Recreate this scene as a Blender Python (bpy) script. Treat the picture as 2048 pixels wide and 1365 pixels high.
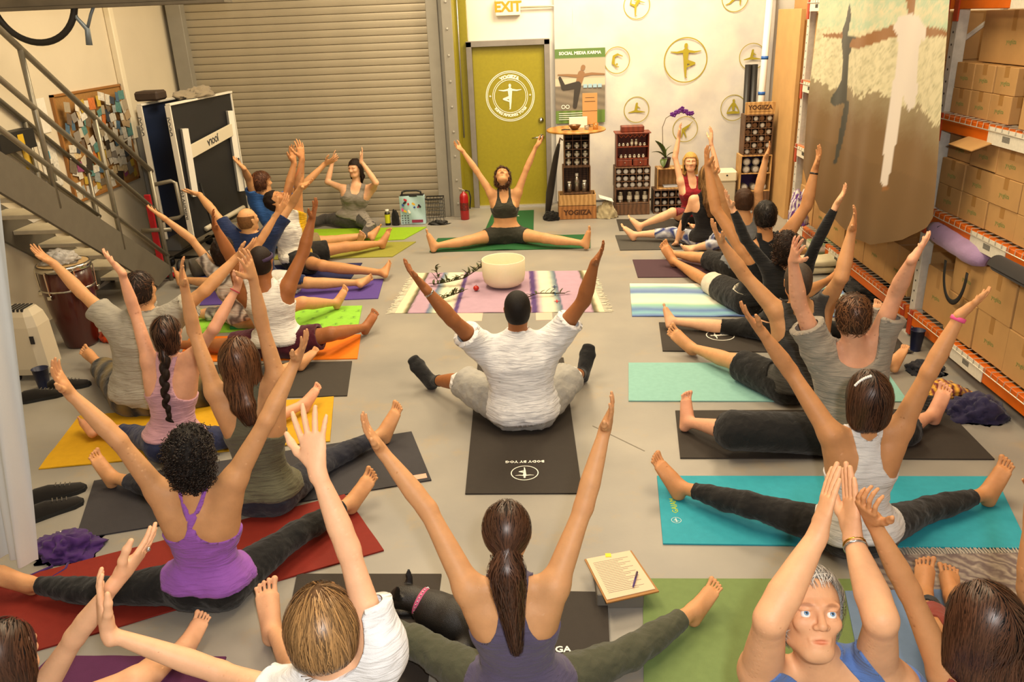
import bpy, math, random
import numpy as np
import openvdb as vdb
from mathutils import Vector, Matrix, Euler, noise as mnoise
from mathutils.bvhtree import BVHTree
for _o in list(bpy.data.objects): bpy.data.objects.remove(_o)
SC=bpy.context.scene; COL=SC.collection
PI=math.pi; V=Vector
rnd=random.Random(7); rng=np.random.default_rng(7)

# ---------------------------------------------------------------- camera, world, lights, exposure
cam=bpy.data.objects.new('camera',bpy.data.cameras.new('camera')); COL.objects.link(cam)
_p,_r,_y=.3781,-.0403,-.0354
_fw=V((math.sin(_y)*math.cos(_p),math.cos(_y)*math.cos(_p),-math.sin(_p)))
_rt=V((math.cos(_y),-math.sin(_y),0)); _up=_rt.cross(_fw)
_rt2=_rt*math.cos(_r)+_up*math.sin(_r); _up2=_up*math.cos(_r)-_rt*math.sin(_r)
_m=Matrix((_rt2,_up2,-_fw)).transposed().to_4x4(); _m.translation=V((0,0,2.393))
cam.matrix_world=_m
cam.data.sensor_width=36; cam.data.lens=36*1636/2048; cam.data.clip_start=.05
SC.camera=cam
w=bpy.data.worlds.new('world'); SC.world=w; w.use_nodes=True
w.node_tree.nodes['Background'].inputs[0].default_value=(1,.88,.72,1); w.node_tree.nodes['Background'].inputs[1].default_value=.35
SC.view_settings.view_transform='Standard'; SC.view_settings.look='None'; SC.view_settings.exposure=0.0; SC.view_settings.gamma=1
SC.view_settings.use_curve_mapping=False
def area(name,loc,rot,size,sizey,power,col):
    l=bpy.data.lights.new(name,'AREA'); l.shape='RECTANGLE'; l.size=size; l.size_y=sizey; l.energy=power; l.color=col
    o=bpy.data.objects.new(name,l); COL.objects.link(o); o.location=loc; o.rotation_euler=rot; return o
WARM=(1,.80,.52)
area('ceiling_light',(-1.2,4.2,4.3),(0,0,0),1.2,2.4,120,WARM)
area('ceiling_light',(1.4,4.2,4.3),(0,0,0),1.2,2.4,110,WARM)
area('ceiling_light',(-1.6,7.8,4.3),(0,0,0),1.2,2.2,165,WARM)
area('ceiling_light',(1.6,8.6,4.3),(0,0,0),1.2,2.2,165,WARM)
area('wall_washer_light',(1.0,9.7,4.1),(math.radians(28),0,0),2.2,.5,110,(1,.84,.58))
fl=bpy.data.lights.new('camera_flash','POINT'); fl.energy=310; fl.color=(1,.95,.90); fl.shadow_soft_size=.06
flo=bpy.data.objects.new('camera_flash',fl); COL.objects.link(flo); flo.location=(.16,-.12,2.62)

# ---------------------------------------------------------------- materials
def lin(c):
    if isinstance(c,str):
        c=c.lstrip('#'); c=[int(c[i:i+2],16)/255 for i in (0,2,4)]
    return tuple((x/12.92 if x<=.04045 else ((x+.055)/1.055)**2.4) for x in c)
_mats={}
def mat(name,col,rough=.6,metal=0.,var=.0,vs=20.,bump=0.,bs=200.,spec=.5,attr=None,sheen=0.,emit=0.,alpha=1.,coat=0.,trans=0.,wave=None,col2=None,sss=0.,folds=None):
    if name in _mats: return _mats[name]
    m=bpy.data.materials.new(name); m.use_nodes=True; nt=m.node_tree; N=nt.nodes; L=nt.links
    b=N['Principled BSDF']; c=lin(col)+(1,)
    b.inputs['Base Color'].default_value=c; b.inputs['Roughness'].default_value=rough; b.inputs['Metallic'].default_value=metal
    b.inputs['Specular IOR Level'].default_value=spec
    if sheen: b.inputs['Sheen Weight'].default_value=sheen
    if coat: b.inputs['Coat Weight'].default_value=coat
    if trans: b.inputs['Transmission Weight'].default_value=trans
    if alpha<1: b.inputs['Alpha'].default_value=alpha
    if sss:
        b.inputs['Subsurface Weight'].default_value=sss; b.inputs['Subsurface Scale'].default_value=.008; b.inputs['Subsurface Radius'].default_value=(1,.35,.2)
    if emit: b.inputs['Emission Color'].default_value=c; b.inputs['Emission Strength'].default_value=emit
    tc=N.new('ShaderNodeTexCoord'); out=None
    if attr:
        a=N.new('ShaderNodeAttribute'); a.attribute_name=attr; out=a.outputs['Color']
        mx=N.new('ShaderNodeMix'); mx.data_type='RGBA'; mx.blend_type='MULTIPLY'; mx.inputs[0].default_value=1
        L.new(out,mx.inputs[6]); mx.inputs[7].default_value=c; out=mx.outputs[2]
    if var:
        n=N.new('ShaderNodeTexNoise'); n.inputs['Scale'].default_value=vs; n.inputs['Detail'].default_value=5; L.new(tc.outputs['Object'],n.inputs['Vector'])
        r=N.new('ShaderNodeMapRange'); r.inputs[1].default_value=.3; r.inputs[2].default_value=.7; L.new(n.outputs[0],r.inputs[0])
        mx=N.new('ShaderNodeMix'); mx.data_type='RGBA'; L.new(r.outputs[0],mx.inputs[0])
        c2=lin(col2)+(1,) if col2 else tuple(x*(1-var) for x in c[:3])+(1,)
        if out is not None:
            mm=N.new('ShaderNodeMix'); mm.data_type='RGBA'; mm.blend_type='MULTIPLY'; mm.inputs[0].default_value=1; L.new(out,mm.inputs[6]); mm.inputs[7].default_value=(1-var,1-var,1-var,1)
            L.new(out,mx.inputs[6]); L.new(mm.outputs[2],mx.inputs[7])
        else: mx.inputs[6].default_value=c; mx.inputs[7].default_value=c2
        out=mx.outputs[2]
    if wave:  # (scale, axis, c2)
        wv=N.new('ShaderNodeTexWave'); wv.bands_direction=wave[1]; wv.inputs['Scale'].default_value=wave[0]; wv.inputs['Distortion'].default_value=wave[3] if len(wave)>3 else 2; wv.inputs['Detail'].default_value=3
        L.new(tc.outputs['Object'],wv.inputs['Vector'])
        mx=N.new('ShaderNodeMix'); mx.data_type='RGBA'; L.new(wv.outputs['Fac'],mx.inputs[0])
        if out is not None: L.new(out,mx.inputs[6])
        else: mx.inputs[6].default_value=c
        mx.inputs[7].default_value=lin(wave[2])+(1,); out=mx.outputs[2]
    if out is not None: L.new(out,b.inputs['Base Color'])
    if bump:
        n=N.new('ShaderNodeTexNoise'); n.inputs['Scale'].default_value=bs; n.inputs['Detail'].default_value=3; L.new(tc.outputs['Object'],n.inputs['Vector'])
        bp=N.new('ShaderNodeBump'); bp.inputs['Strength'].default_value=bump; bp.inputs['Distance'].default_value=.004; L.new(n.outputs[0],bp.inputs['Height']); L.new(bp.outputs[0],b.inputs['Normal'])
        if folds:
            mp=N.new('ShaderNodeMapping'); mp.inputs['Scale'].default_value=folds[:3]; mp.inputs['Rotation'].default_value=(.25,.3,0); L.new(tc.outputs['Object'],mp.inputs['Vector'])
            n2=N.new('ShaderNodeTexNoise'); n2.inputs['Scale'].default_value=1; n2.inputs['Detail'].default_value=2.5; n2.inputs['Distortion'].default_value=.6; L.new(mp.outputs[0],n2.inputs['Vector'])
            b2=N.new('ShaderNodeBump'); b2.inputs['Strength'].default_value=folds[3]; b2.inputs['Distance'].default_value=.02; L.new(n2.outputs[0],b2.inputs['Height']); L.new(b2.outputs[0],bp.inputs['Normal'])
    _mats[name]=m; return m
def fabric(name,col,bump=.35,bs=350,**k): return mat(name,col,rough=.85,bump=bump,bs=bs,var=k.pop('var',.12),vs=k.pop('vs',14),spec=.25,sheen=.15,**k)

# ---------------------------------------------------------------- mesh helpers
def mesh_np(name,v,f,m,smooth=True,cols=None):
    me=bpy.data.meshes.new(name); v=np.asarray(v,np.float32); f=np.asarray(f,np.int32)
    me.vertices.add(len(v)); me.vertices.foreach_set('co',v.ravel())
    k=f.shape[1]; me.loops.add(f.size); me.loops.foreach_set('vertex_index',f.ravel())
    me.polygons.add(len(f)); me.polygons.foreach_set('loop_start',np.arange(0,f.size,k,dtype=np.int32)); me.polygons.foreach_set('loop_total',np.full(len(f),k,np.int32))
    me.update(calc_edges=True); me.validate()
    if smooth: me.polygons.foreach_set('use_smooth',np.ones(len(me.polygons),bool))
    if cols is not None and len(me.vertices)==len(v):
        a=me.color_attributes.new('tint','FLOAT_COLOR','POINT'); c=np.ones((len(v),4),np.float32); c[:,:3]=cols; a.data.foreach_set('color',c.ravel())
    if m is not None: me.materials.append(m)
    return me
def link(name,me,parent=None,loc=(0,0,0)):
    o=bpy.data.objects.new(name,me); COL.objects.link(o); o.location=loc
    if parent is not None: put(o,parent)
    return o
def put(o,parent):
    o.parent=parent; w=Matrix.Identity(4); q=parent
    ms=[]
    while q is not None: ms.append(q); q=q.parent
    for q in reversed(ms): w=w@(q.matrix_parent_inverse if q.parent else Matrix.Identity(4))@Matrix.LocRotScale(q.location,q.rotation_euler,q.scale)
    o.matrix_parent_inverse=w.inverted()
def tag(o,label=None,cat=None,group=None,kind=None):
    if label: o['label']=label
    if cat: o['category']=cat
    if group: o['group']=group
    if kind: o['kind']=kind
    return o
def thing(name,label,cat,loc,group=None):
    o=bpy.data.objects.new(name,None); COL.objects.link(o); o.location=loc; o.empty_display_size=.1
    return tag(o,label,cat,group)
def dup(root,loc,label=None,rotz=None,group=None):
    def cp(o,par):
        c=o.copy(); COL.objects.link(c)
        if par is not None:
            mi=o.matrix_parent_inverse.copy(); c.parent=par; c.matrix_parent_inverse=mi
        for ch in kids.get(o,()): cp(ch,c)
        return c
    kids={}
    def walk(o):
        kids[o]=list(o.children)
        for c in o.children: walk(c)
    walk(root)
    r=cp(root,None); r.location=loc
    if rotz is not None: r.rotation_euler=(0,0,rotz)
    if label: r['label']=label
    if group: r['group']=group
    return r
def nrm(a):
    a=np.asarray(a,float); return a/(np.linalg.norm(a)+1e-12)
class MB:
    def __init__(s): s.v=[];s.f=[];s.c=[]
    def add(s,v,f,col=None):
        n=len(s.v); s.v+= [tuple(map(float,x)) for x in v]; s.f+=[tuple(i+n for i in q) for q in f]
        s.c+=[col or (1,1,1)]*len(v)
        return s
    def box(s,lo,hi,c=0.,R=None,o=None,col=None):
        lo=np.array(lo,float);hi=np.array(hi,float); 
        if c<=0:
            v=[(x,y,z) for x in (lo[0],hi[0]) for y in (lo[1],hi[1]) for z in (lo[2],hi[2])]
            f=[(0,1,3,2),(4,6,7,5),(0,4,5,1),(2,3,7,6),(0,2,6,4),(1,5,7,3)]
        else:
            v=[];idx={}
            for ix in (0,1):
                for iy in (0,1):
                    for iz in (0,1):
                        for ax in range(3):
                            p=[(hi if i else lo)[k] for k,i in enumerate((ix,iy,iz))]
                            for k in range(3):
                                if k!=ax: p[k]+= (-c if (ix,iy,iz)[k] else c)
                            idx[(ix,iy,iz,ax)]=len(v); v.append(tuple(p))
            f=[]
            for ax in range(3):
                a,b=[k for k in range(3) if k!=ax]
                for sd in (0,1):
                    q=[]
                    for (i,j) in ((0,0),(1,0),(1,1),(0,1)):
                        t=[0,0,0]; t[ax]=sd;t[a]=i;t[b]=j; q.append(idx[(*t,ax)])
                    f.append(tuple(q))
                for i in (0,1):      # edges along ax
                    for j in (0,1):
                        t0=[0,0,0];t1=[0,0,0]; t0[a]=t1[a]=i;t0[b]=t1[b]=j;t0[ax]=0;t1[ax]=1
                        f.append((idx[(*t0,a)],idx[(*t0,b)],idx[(*t1,b)],idx[(*t1,a)]))
            for ix in (0,1):
                for iy in (0,1):
                    for iz in (0,1): f.append(tuple(idx[(ix,iy,iz,k)] for k in range(3)))
        if R is not None or o is not None:
            R=np.eye(3) if R is None else np.array(R); o=np.zeros(3) if o is None else np.array(o)
            v=[tuple(R@np.array(p)+o) for p in v]
        return s.add(v,f,col)
    def tube(s,pts,r,n=8,caps=True,flat=1.,side=None,col=None):
        pts=[np.array(p,float) for p in pts]; rs=r if hasattr(r,'__len__') else [r]*len(pts)
        v=[];f=[]; pu=None
        for i,p in enumerate(pts):
            d=nrm(pts[min(i+1,len(pts)-1)]-pts[max(i-1,0)])
            if pu is None:
                a=np.array(side if side is not None else ((0,0,1) if abs(d[2])<.9 else (1,0,0)),float)
            else: a=pu
            u=nrm(a-d*(a@d)); pu=u; w=np.cross(d,u)
            for k in range(n):
                t=2*PI*k/n; v.append(p+(u*math.cos(t)+w*math.sin(t)*flat)*rs[i])
        for i in range(len(pts)-1):
            for k in range(n):
                a=i*n+k;b=i*n+(k+1)%n; f.append((a,b,b+n,a+n))
        if caps: f.append(tuple(range(n))[::-1]); f.append(tuple((len(pts)-1)*n+k for k in range(n)))
        return s.add(v,f,col)
    def lathe(s,prof,c=(0,0,0),n=24,axis=None,col=None,caps=True):
        c=np.array(c,float); z=nrm(axis) if axis is not None else np.array((0,0,1.)); x=nrm(np.cross(z,(0,1,0) if abs(z[1])<.9 else (1,0,0))); y=np.cross(z,x)
        v=[];f=[]
        for (r,h) in prof:
            for k in range(n):
                t=2*PI*k/n; v.append(c+z*h+(x*math.cos(t)+y*math.sin(t))*r)
        for i in range(len(prof)-1):
            for k in range(n):
                a=i*n+k;b=i*n+(k+1)%n; f.append((a,b,b+n,a+n))
        if caps: f.append(tuple(range(n))[::-1]); f.append(tuple((len(prof)-1)*n+k for k in range(n)))
        return s.add(v,f,col)
    def ball(s,c,r,n=12,m=8,R=None,col=None):
        r=np.array(r if hasattr(r,'__len__') else (r,r,r),float); c=np.array(c,float); R=np.eye(3) if R is None else np.array(R)
        v=[c+R@(r*(0,0,1))]; 
        for i in range(1,m):
            a=PI*i/m
            for k in range(n):
                t=2*PI*k/n; v.append(c+R@(r*np.array((math.sin(a)*math.cos(t),math.sin(a)*math.sin(t),math.cos(a)))))
        v.append(c-R@(r*(0,0,1))); f=[]
        for k in range(n): f.append((0,1+k,1+(k+1)%n))
        for i in range(m-2):
            for k in range(n):
                a=1+i*n+k;b=1+i*n+(k+1)%n; f.append((a,a+n,b+n,b))
        e=len(v)-1
        for k in range(n): f.append((e,1+(m-2)*n+(k+1)%n,1+(m-2)*n+k))
        return s.add(v,f,col)
    def grid(s,fn,nu,nv,thick=0.,col=None):
        v=[fn(i/nu,j/nv) for j in range(nv+1) for i in range(nu+1)]
        cs=[col(i/nu,j/nv) for j in range(nv+1) for i in range(nu+1)] if callable(col) else None
        f=[(j*(nu+1)+i,j*(nu+1)+i+1,(j+1)*(nu+1)+i+1,(j+1)*(nu+1)+i) for j in range(nv) for i in range(nu)]
        n0=len(s.v); s.add(v,f)
        if cs: s.c[n0:n0+len(v)]=cs
        if thick:
            n1=len(s.v); v2=[(x,y,z-thick) for x,y,z in v]; s.add(v2,[q[::-1] for q in f])
            if cs: s.c[n1:]=cs
            per=[i for i in range(nu+1)]+[j*(nu+1)+nu for j in range(1,nv+1)]+[nv*(nu+1)+i for i in range(nu-1,-1,-1)]+[j*(nu+1) for j in range(nv-1,0,-1)]
            m=len(per); s.f+=[(n0+per[i],n1+per[i],n1+per[(i+1)%m],n0+per[(i+1)%m]) for i in range(m)]
        return s
    def build(s,name,m,parent=None,smooth=False,origin=None,cols=False,angle=None):
        o0=np.array(origin if origin is not None else (0,0,0),float)
        me=bpy.data.meshes.new(name); me.from_pydata([tuple(np.array(p)-o0) for p in s.v],[],s.f); me.validate(); me.update()
        if m is not None: me.materials.append(m)
        if smooth or angle: me.polygons.foreach_set('use_smooth',[True]*len(me.polygons))
        if angle and hasattr(me,'set_sharp_from_angle'): me.set_sharp_from_angle(angle=angle)
        if cols:
            a=me.color_attributes.new('tint','FLOAT_COLOR','POINT'); a.data.foreach_set('color',np.array([(*c,1) for c in s.c],np.float32).ravel())
        o=bpy.data.objects.new(name,me); COL.objects.link(o); o.location=tuple(o0)
        if parent is not None: put(o,parent)
        return o
A30=math.radians(35)
def text_mesh(body,size,extrude=.0008,bold=0.,res=2):
    cu=bpy.data.curves.new('t','FONT'); cu.body=body; cu.size=size; cu.align_x='CENTER'; cu.align_y='CENTER'; cu.extrude=extrude; cu.offset=bold; cu.resolution_u=res if size>.045 else 1
    o=bpy.data.objects.new('t',cu); COL.objects.link(o); bpy.context.view_layer.update()
    me=o.to_mesh(); v=[tuple(x.co) for x in me.vertices]; f=[tuple(p.vertices) for p in me.polygons]; o.to_mesh_clear(); bpy.data.objects.remove(o); return v,f
def text(body,size,org,right,up,m,parent,name='lettering',bold=0.,extrude=.0008,bend=None):
    v,f=text_mesh(body,size,extrude,bold); right=nrm(right);up=nrm(up);n=np.cross(right,up);org=np.array(org,float)
    out=[]
    for x,y,z in v:
        if bend:  # bend=(radius, start angle); text runs along circle
            R,a0=bend; 
            if R>0: a=a0-x/R; rr=R+y
            else: a=a0+x/(-R); rr=-R-y
            out.append(org+right*rr*math.cos(a)+up*rr*math.sin(a)+n*z)
        else: out.append(org+right*x+up*y+n*z)
    b=MB().add(out,f); return b.build(name,m,parent)
# ---------------------------------------------------------------- signed distance body modelling
F32=np.float32
def P_tube(a,b,ts,rs,k=.03,rd=None,side=None):
    a=np.asarray(a,float);b=np.asarray(b,float);ab=b-a;L=np.linalg.norm(ab)+1e-9;d=ab/L
    rs=np.array(rs,float); rdd=rs if rd is None else np.array(rd,float)
    sv=np.array(side if side is not None else ((0,0,1) if abs(d[2])<.9 else (1,0,0)),float); sv=nrm(sv-d*(sv@d)); ov=np.cross(d,sv)
    ts=np.array(ts,float)
    def fn(X,Y,Z):
        X=X-a[0];Y=Y-a[1];Z=Z-a[2]
        l=X*d[0]+Y*d[1]+Z*d[2]; t=np.clip(l/L,ts[0],ts[-1])
        r=np.interp(t,ts,rs)
        l=l-t*L
        if rd is None:
            q=X*X+Y*Y+Z*Z; ax=t*L
            dd=q-2*ax*(X*d[0]+Y*d[1]+Z*d[2])+ax*ax
            return np.sqrt(np.maximum(dd,0))-r
        s=X*sv[0]+Y*sv[1]+Z*sv[2]; o=X*ov[0]+Y*ov[1]+Z*ov[2]
        r2=np.interp(t,ts,rdd); m=np.minimum(r,r2)
        k0=np.sqrt((s/r)**2+(o/r2)**2+(l/m)**2); k1=np.sqrt((s/r**2)**2+(o/r2**2)**2+(l/m**2)**2)+1e-6
        return k0*(k0-1)/k1
    R=max(rs.max(),rdd.max()); e0=a+d*L*ts[0]; e1=a+d*L*ts[-1]
    return (fn,np.minimum(e0,e1)-R,np.maximum(e0,e1)+R,k)
def P_ell(c,R,r,k=.02):
    c=np.asarray(c,float);R=np.asarray(R,float);r=np.asarray(r,float)  # R rows = axes
    def fn(X,Y,Z):
        X=X-c[0];Y=Y-c[1];Z=Z-c[2]
        q=[(X*R[i][0]+Y*R[i][1]+Z*R[i][2]) for i in range(3)]
        k0=np.sqrt(sum((q[i]/r[i])**2 for i in range(3))); k1=np.sqrt(sum((q[i]/r[i]**2)**2 for i in range(3)))+1e-6
        return k0*(k0-1)/k1
    m=r.max(); return (fn,c-m,c+m,k)
BG=.06
class Grid:
    def __init__(s,lo,hi,h):
        s.lo=np.array(lo,float)-.02; s.h=h; s.n=np.ceil((np.array(hi)+.02-s.lo)/h).astype(int)+2; s.a=np.full(s.n,BG,F32)
    def box(s,lo,hi):
        i0=np.clip(np.floor((lo-s.lo)/s.h).astype(int),0,s.n-1); i1=np.clip(np.ceil((hi-s.lo)/s.h).astype(int)+1,1,s.n)
        X=(s.lo[0]+np.arange(i0[0],i1[0])*s.h).astype(F32)[:,None,None];Y=(s.lo[1]+np.arange(i0[1],i1[1])*s.h).astype(F32)[None,:,None];Z=(s.lo[2]+np.arange(i0[2],i1[2])*s.h).astype(F32)[None,None,:]
        return (slice(i0[0],i1[0]),slice(i0[1],i1[1]),slice(i0[2],i1[2])),X,Y,Z
    def add(s,p,sub=False,off=0.):
        fn,lo,hi,k=p; sl,X,Y,Z=s.box(lo-.05-off,hi+.05+off)
        if min(x.stop-x.start for x in sl)<1: return
        d=(fn(X,Y,Z)-off).astype(F32); a=s.a[sl]
        if sub:
            d=-d; h=np.maximum(k-np.abs(a-d),0)/k; s.a[sl]=np.maximum(a,d)+h*h*k*.25
        else:
            h=np.maximum(k-np.abs(a-d),0)/k; s.a[sl]=np.minimum(np.minimum(a,d)-h*h*k*.25,BG)
    def floor(s,z):
        i1=int((z+.08-s.lo[2])/s.h); i1=max(0,min(i1,s.n[2]))
        if i1>0:
            Z=(s.lo[2]+np.arange(i1)*s.h).astype(F32)[None,None,:]; s.a[:,:,:i1]=np.minimum(np.maximum(s.a[:,:,:i1],z-Z),BG)
    def poly(s,iso=0.,adapt=0.):
        g=vdb.FloatGrid(BG); g.copyFromArray(np.ascontiguousarray(s.a)); g.gridClass=vdb.GridClass.LEVEL_SET
        p,t,q=g.convertToPolygons(isovalue=iso,adaptivity=adapt)
        v=p*s.h+s.lo
        T=[t] if len(t) else []
        if len(q): T+=[q[:,[0,1,2]],q[:,[0,2,3]]]
        T=np.concatenate(T).astype(np.int64)
        # orient outward
        e=v[T[:,1]]-v[T[:,0]]; f=v[T[:,2]]-v[T[:,0]]
        vol=(v[T[:,0]]*np.cross(e,f)).sum()
        if vol<0: T=T[:,::-1]
        return v,T
def vnormals(v,T):
    n=np.zeros_like(v); fn=np.cross(v[T[:,1]]-v[T[:,0]],v[T[:,2]]-v[T[:,0]])
    for i in range(3): 
        for c in range(3): n[:,c]+=np.bincount(T[:,i],fn[:,c],len(v))
    return n/(np.linalg.norm(n,axis=1,keepdims=True)+1e-12)
def clip_mesh(v,T,s,rim=.012):
    """keep s>0, exact cut; adds an inward rim at the cut"""
    n=vnormals(v,T); ins=s>0; cnt=ins[T].sum(1)
    full=T[cnt==3]; m1=T[cnt==1]; m2=T[cnt==2]
    def roll(M,want):
        k=np.argmax(ins[M]==want,axis=1); idx=(k[:,None]+np.arange(3))%3; return np.take_along_axis(M,idx,1)
    m1=roll(m1,True) if len(m1) else m1; m2=roll(m2,False) if len(m2) else m2
    E=[]
    if len(m1): E+=[m1[:,[0,1]],m1[:,[0,2]]]
    if len(m2): E+=[m2[:,[0,1]],m2[:,[0,2]]]
    if not E: return v,full,np.zeros(0,int)
    E=np.concatenate(E); Es=np.sort(E,1); key=Es[:,0]*len(v)+Es[:,1]; uk,inv=np.unique(key,return_inverse=True)
    a=uk//len(v);b=uk%len(v); t=s[a]/(s[a]-s[b]); t=np.clip(t,0.02,.98)[:,None]
    nv=v[a]*(1-t)+v[b]*t; nn=nrm_rows(n[a]*(1-t)+n[b]*t); base=len(v)
    k1,k2=len(m1),len(m2); i=0; out=[full]; rimE=[]
    if k1: A=inv[:k1]+base; B=inv[k1:2*k1]+base; i=2*k1; out.append(np.stack([m1[:,0],A,B],1)); rimE.append(np.stack([A,B],1))
    if k2:
        A=inv[i:i+k2]+base; B=inv[i+k2:i+2*k2]+base
        out+= [np.stack([A,m2[:,1],m2[:,2]],1),np.stack([A,m2[:,2],B],1)]; rimE.append(np.stack([B,A],1))
    V2=np.concatenate([v,nv,nv-nn*rim]); rimE=np.concatenate(rimE); off=len(nv)
    out+= [np.stack([rimE[:,1],rimE[:,0],rimE[:,0]+off],1),np.stack([rimE[:,1],rimE[:,0]+off,rimE[:,1]+off],1)]
    T2=np.concatenate(out); used=np.unique(T2); mp=np.full(len(V2),-1); mp[used]=np.arange(len(used))
    return V2[used],mp[T2],used
def nrm_rows(a): return a/(np.linalg.norm(a,axis=1,keepdims=True)+1e-12)
def poly_sdf(px,py,poly):
    """signed, positive inside"""
    poly=np.array(poly,float); d=np.full(px.shape,1e9); inside=np.zeros(px.shape,bool); n=len(poly)
    for i in range(n):
        a=poly[i];b=poly[(i+1)%n]; e=b-a; wx=px-a[0]; wy=py-a[1]
        t=np.clip((wx*e[0]+wy*e[1])/(e@e+1e-12),0,1); d=np.minimum(d,(wx-e[0]*t)**2+(wy-e[1]*t)**2)
        c=((a[1]>py)!=(b[1]>py))&(px<(b[0]-a[0])*(py-a[1])/(b[1]-a[1]+1e-12)+a[0]); inside^=c
    d=np.sqrt(d); return np.where(inside,d,-d)
def wnoise(v,seed,wl,amp):
    """cheap smooth pseudo noise from sines"""
    r=np.random.default_rng(seed); o=np.zeros(len(v))
    for i in range(7):
        k=nrm(r.normal(size=3))*2*PI/(wl*r.uniform(.7,1.6)); o+=np.sin(v@k+r.uniform(0,6.28)+1.5*np.sin(v@(k[[1,2,0]]*.5)))
    return o/7*amp*1.6

class Body:
    def __init__(s,j,q):
        s.q=q; s.j={k:(np.array(v) if not isinstance(v[0],(list,tuple)) else [np.array(x) for x in v]) for k,v in j.items()}
        s.sc=q.get('s',1.); s.fem=q['sex']=='f'; s.mass=q.get('mass',1.)
        j=s.j; P,N,Hd=j['P'],j['N'],j['H']; s.P,s.N,s.Hd=P,N,Hd
        yaw=math.radians(q.get('yaw',0)); s.fwd0=np.array([-math.sin(yaw),math.cos(yaw),0.])
        s.L=np.linalg.norm(N-P); s.v=(N-P)/s.L
        lh=j['LB'][0]-j['LA'][0]; ls=j['B'][0]-j['A'][0]
        s.latS=nrm(ls-s.v*(ls@s.v)); s.lat=nrm(nrm(lh)*.45+s.latS*.55); s.lat=nrm(s.lat-s.v*(s.lat@s.v)); s.w=np.cross(s.v,s.lat)
        if s.w@s.fwd0<0: s.w=-s.w
        # head frame
        f=nrm(q.get('look',tuple(s.fwd0+np.array([0,0,.12])))); u=np.array(q.get('hup',(0,0,1)),float); u=nrm(u-f*(u@f)); s.hf,s.hu,s.hr=f,u,np.cross(f,u)
        s.hs=s.sc*q.get('hs',1.)
        s.build()
    def build(s):
        q=s.q;j=s.j;sc=s.sc*s.mass;P,N,Hd=s.P,s.N,s.Hd; L=s.L
        pr=[]
        tt=[-.13,0,.12,.3,.5,.68,.82,.92,1.0]
        if s.fem: W=[.11,.168,.17,.128,.138,.148,.130,.085,.05]; D=[.085,.112,.11,.092,.098,.102,.088,.066,.05]
        else: W=[.11,.155,.158,.145,.155,.170,.155,.10,.058]; D=[.085,.112,.115,.106,.110,.116,.098,.075,.056]
        if q.get('belly'): D=[d*(1+q['belly']*x) for d,x in zip(D,(0,.6,1,1,.7,.2,0,0,0))]
        sw=np.clip(np.linalg.norm(j['B'][0]-j['A'][0])/.34,.8,1.25)
        W=[w*sc*(1 if t<.5 else (1+(sw-1)*.5)) for w,t in zip(W,tt)]; D=[d*sc for d in D]
        s.Wc=W[5]; s.Dc=D[5]
        s.torso=P_tube(P,N,tt,W,.03,rd=D,side=s.lat); pr.append(s.torso)
        for sg,k in ((-1,'A'),(1,'B')):
            S,E,Wr,T=j[k]; ua=s.q.get('arm',1.)*sc*(.84 if s.fem else 1.)
            side=nrm(S-P-s.v*((S-P)@s.v))
            pr.append(P_tube(P+s.v*L*.60+side*s.Wc*.62,S,[0,.6,1],[.062*sc,.056*sc,.046*ua],.05,))
            pr.append(P_tube(P+s.v*L*.66-s.w*.045*sc+side*s.Wc*.5,S,[0,1],[.05*sc,.044*ua],.04))
            pr.append(P_tube(N-s.v*.015,S,[0,.5,1],[.042*sc,.036*sc,.040*ua],.04))
            up=P_tube(S,E,[0,.12,.45,.75,1],[.050*ua,.053*ua,.047*ua,.040*ua,.037*ua],.03)
            LE=nrm(E-S); 
            fo=P_tube(E,Wr,[0,.1,.3,.65,.93,1],[.036*ua,.040*ua,.042*ua,.033*ua,.0245*ua,.024*ua],.02)
            pr+= [up,fo]; setattr(s,'arm'+k,(S,E,Wr,T))
            pr+=s.hand(k,Wr,T,E)
        for sg,k in ((-1,'LA'),(1,'LB')):
            H,K,A,T=j[k]; lg=s.q.get('leg',1.)*sc*(1.0 if s.fem else .98)
            pr.append(P_ell(H+(P-H)*.15-s.w*.035*sc+np.array([0,0,-.0]),np.array([s.lat,s.w,s.v]),np.array([.088,.1,.095])*sc,.05))
            pr.append(P_tube(H,K,[0,.15,.5,.8,1],[.088*lg,.088*lg,.074*lg,.060*lg,.054*lg],.04))
            sh=nrm(A-K); back=np.array([0,0,-1.]); back=nrm(back-sh*(back@sh)+1e-6)
            pr.append(P_tube(K,A,[0,.1,.35,.65,.92,1],[.051*lg,.052*lg,.050*lg,.040*lg,.031*lg,.031*lg],.03))
            pr.append(P_tube(K+(A-K)*.12+back*.014,K+(A-K)*.55+back*.008,[0,.4,1],[.030*lg,.044*lg,.028*lg],.03))
            pr+=s.foot(k,K,A,T)
        # neck and head
        hs=s.hs; nb=Hd-s.hu*.055*hs-s.hf*.022*hs
        nr=.048*sc if s.fem else .058*sc
        s.neck=P_tube(N-s.v*.02,nb,[0,.25,1],[nr*1.12,nr,nr*.96],.03); pr.append(s.neck)
        if s.fem and q.get('bust'):
            for sg in (-1,1): pr.append(P_ell(P+s.v*L*.66+s.lat*sg*.07*sc+s.w*.088*sc,np.array([s.lat,s.w,s.v]),np.array([.062,.052,.062])*sc,.03))
        pr+=s.head()
        s.pr=pr
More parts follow.
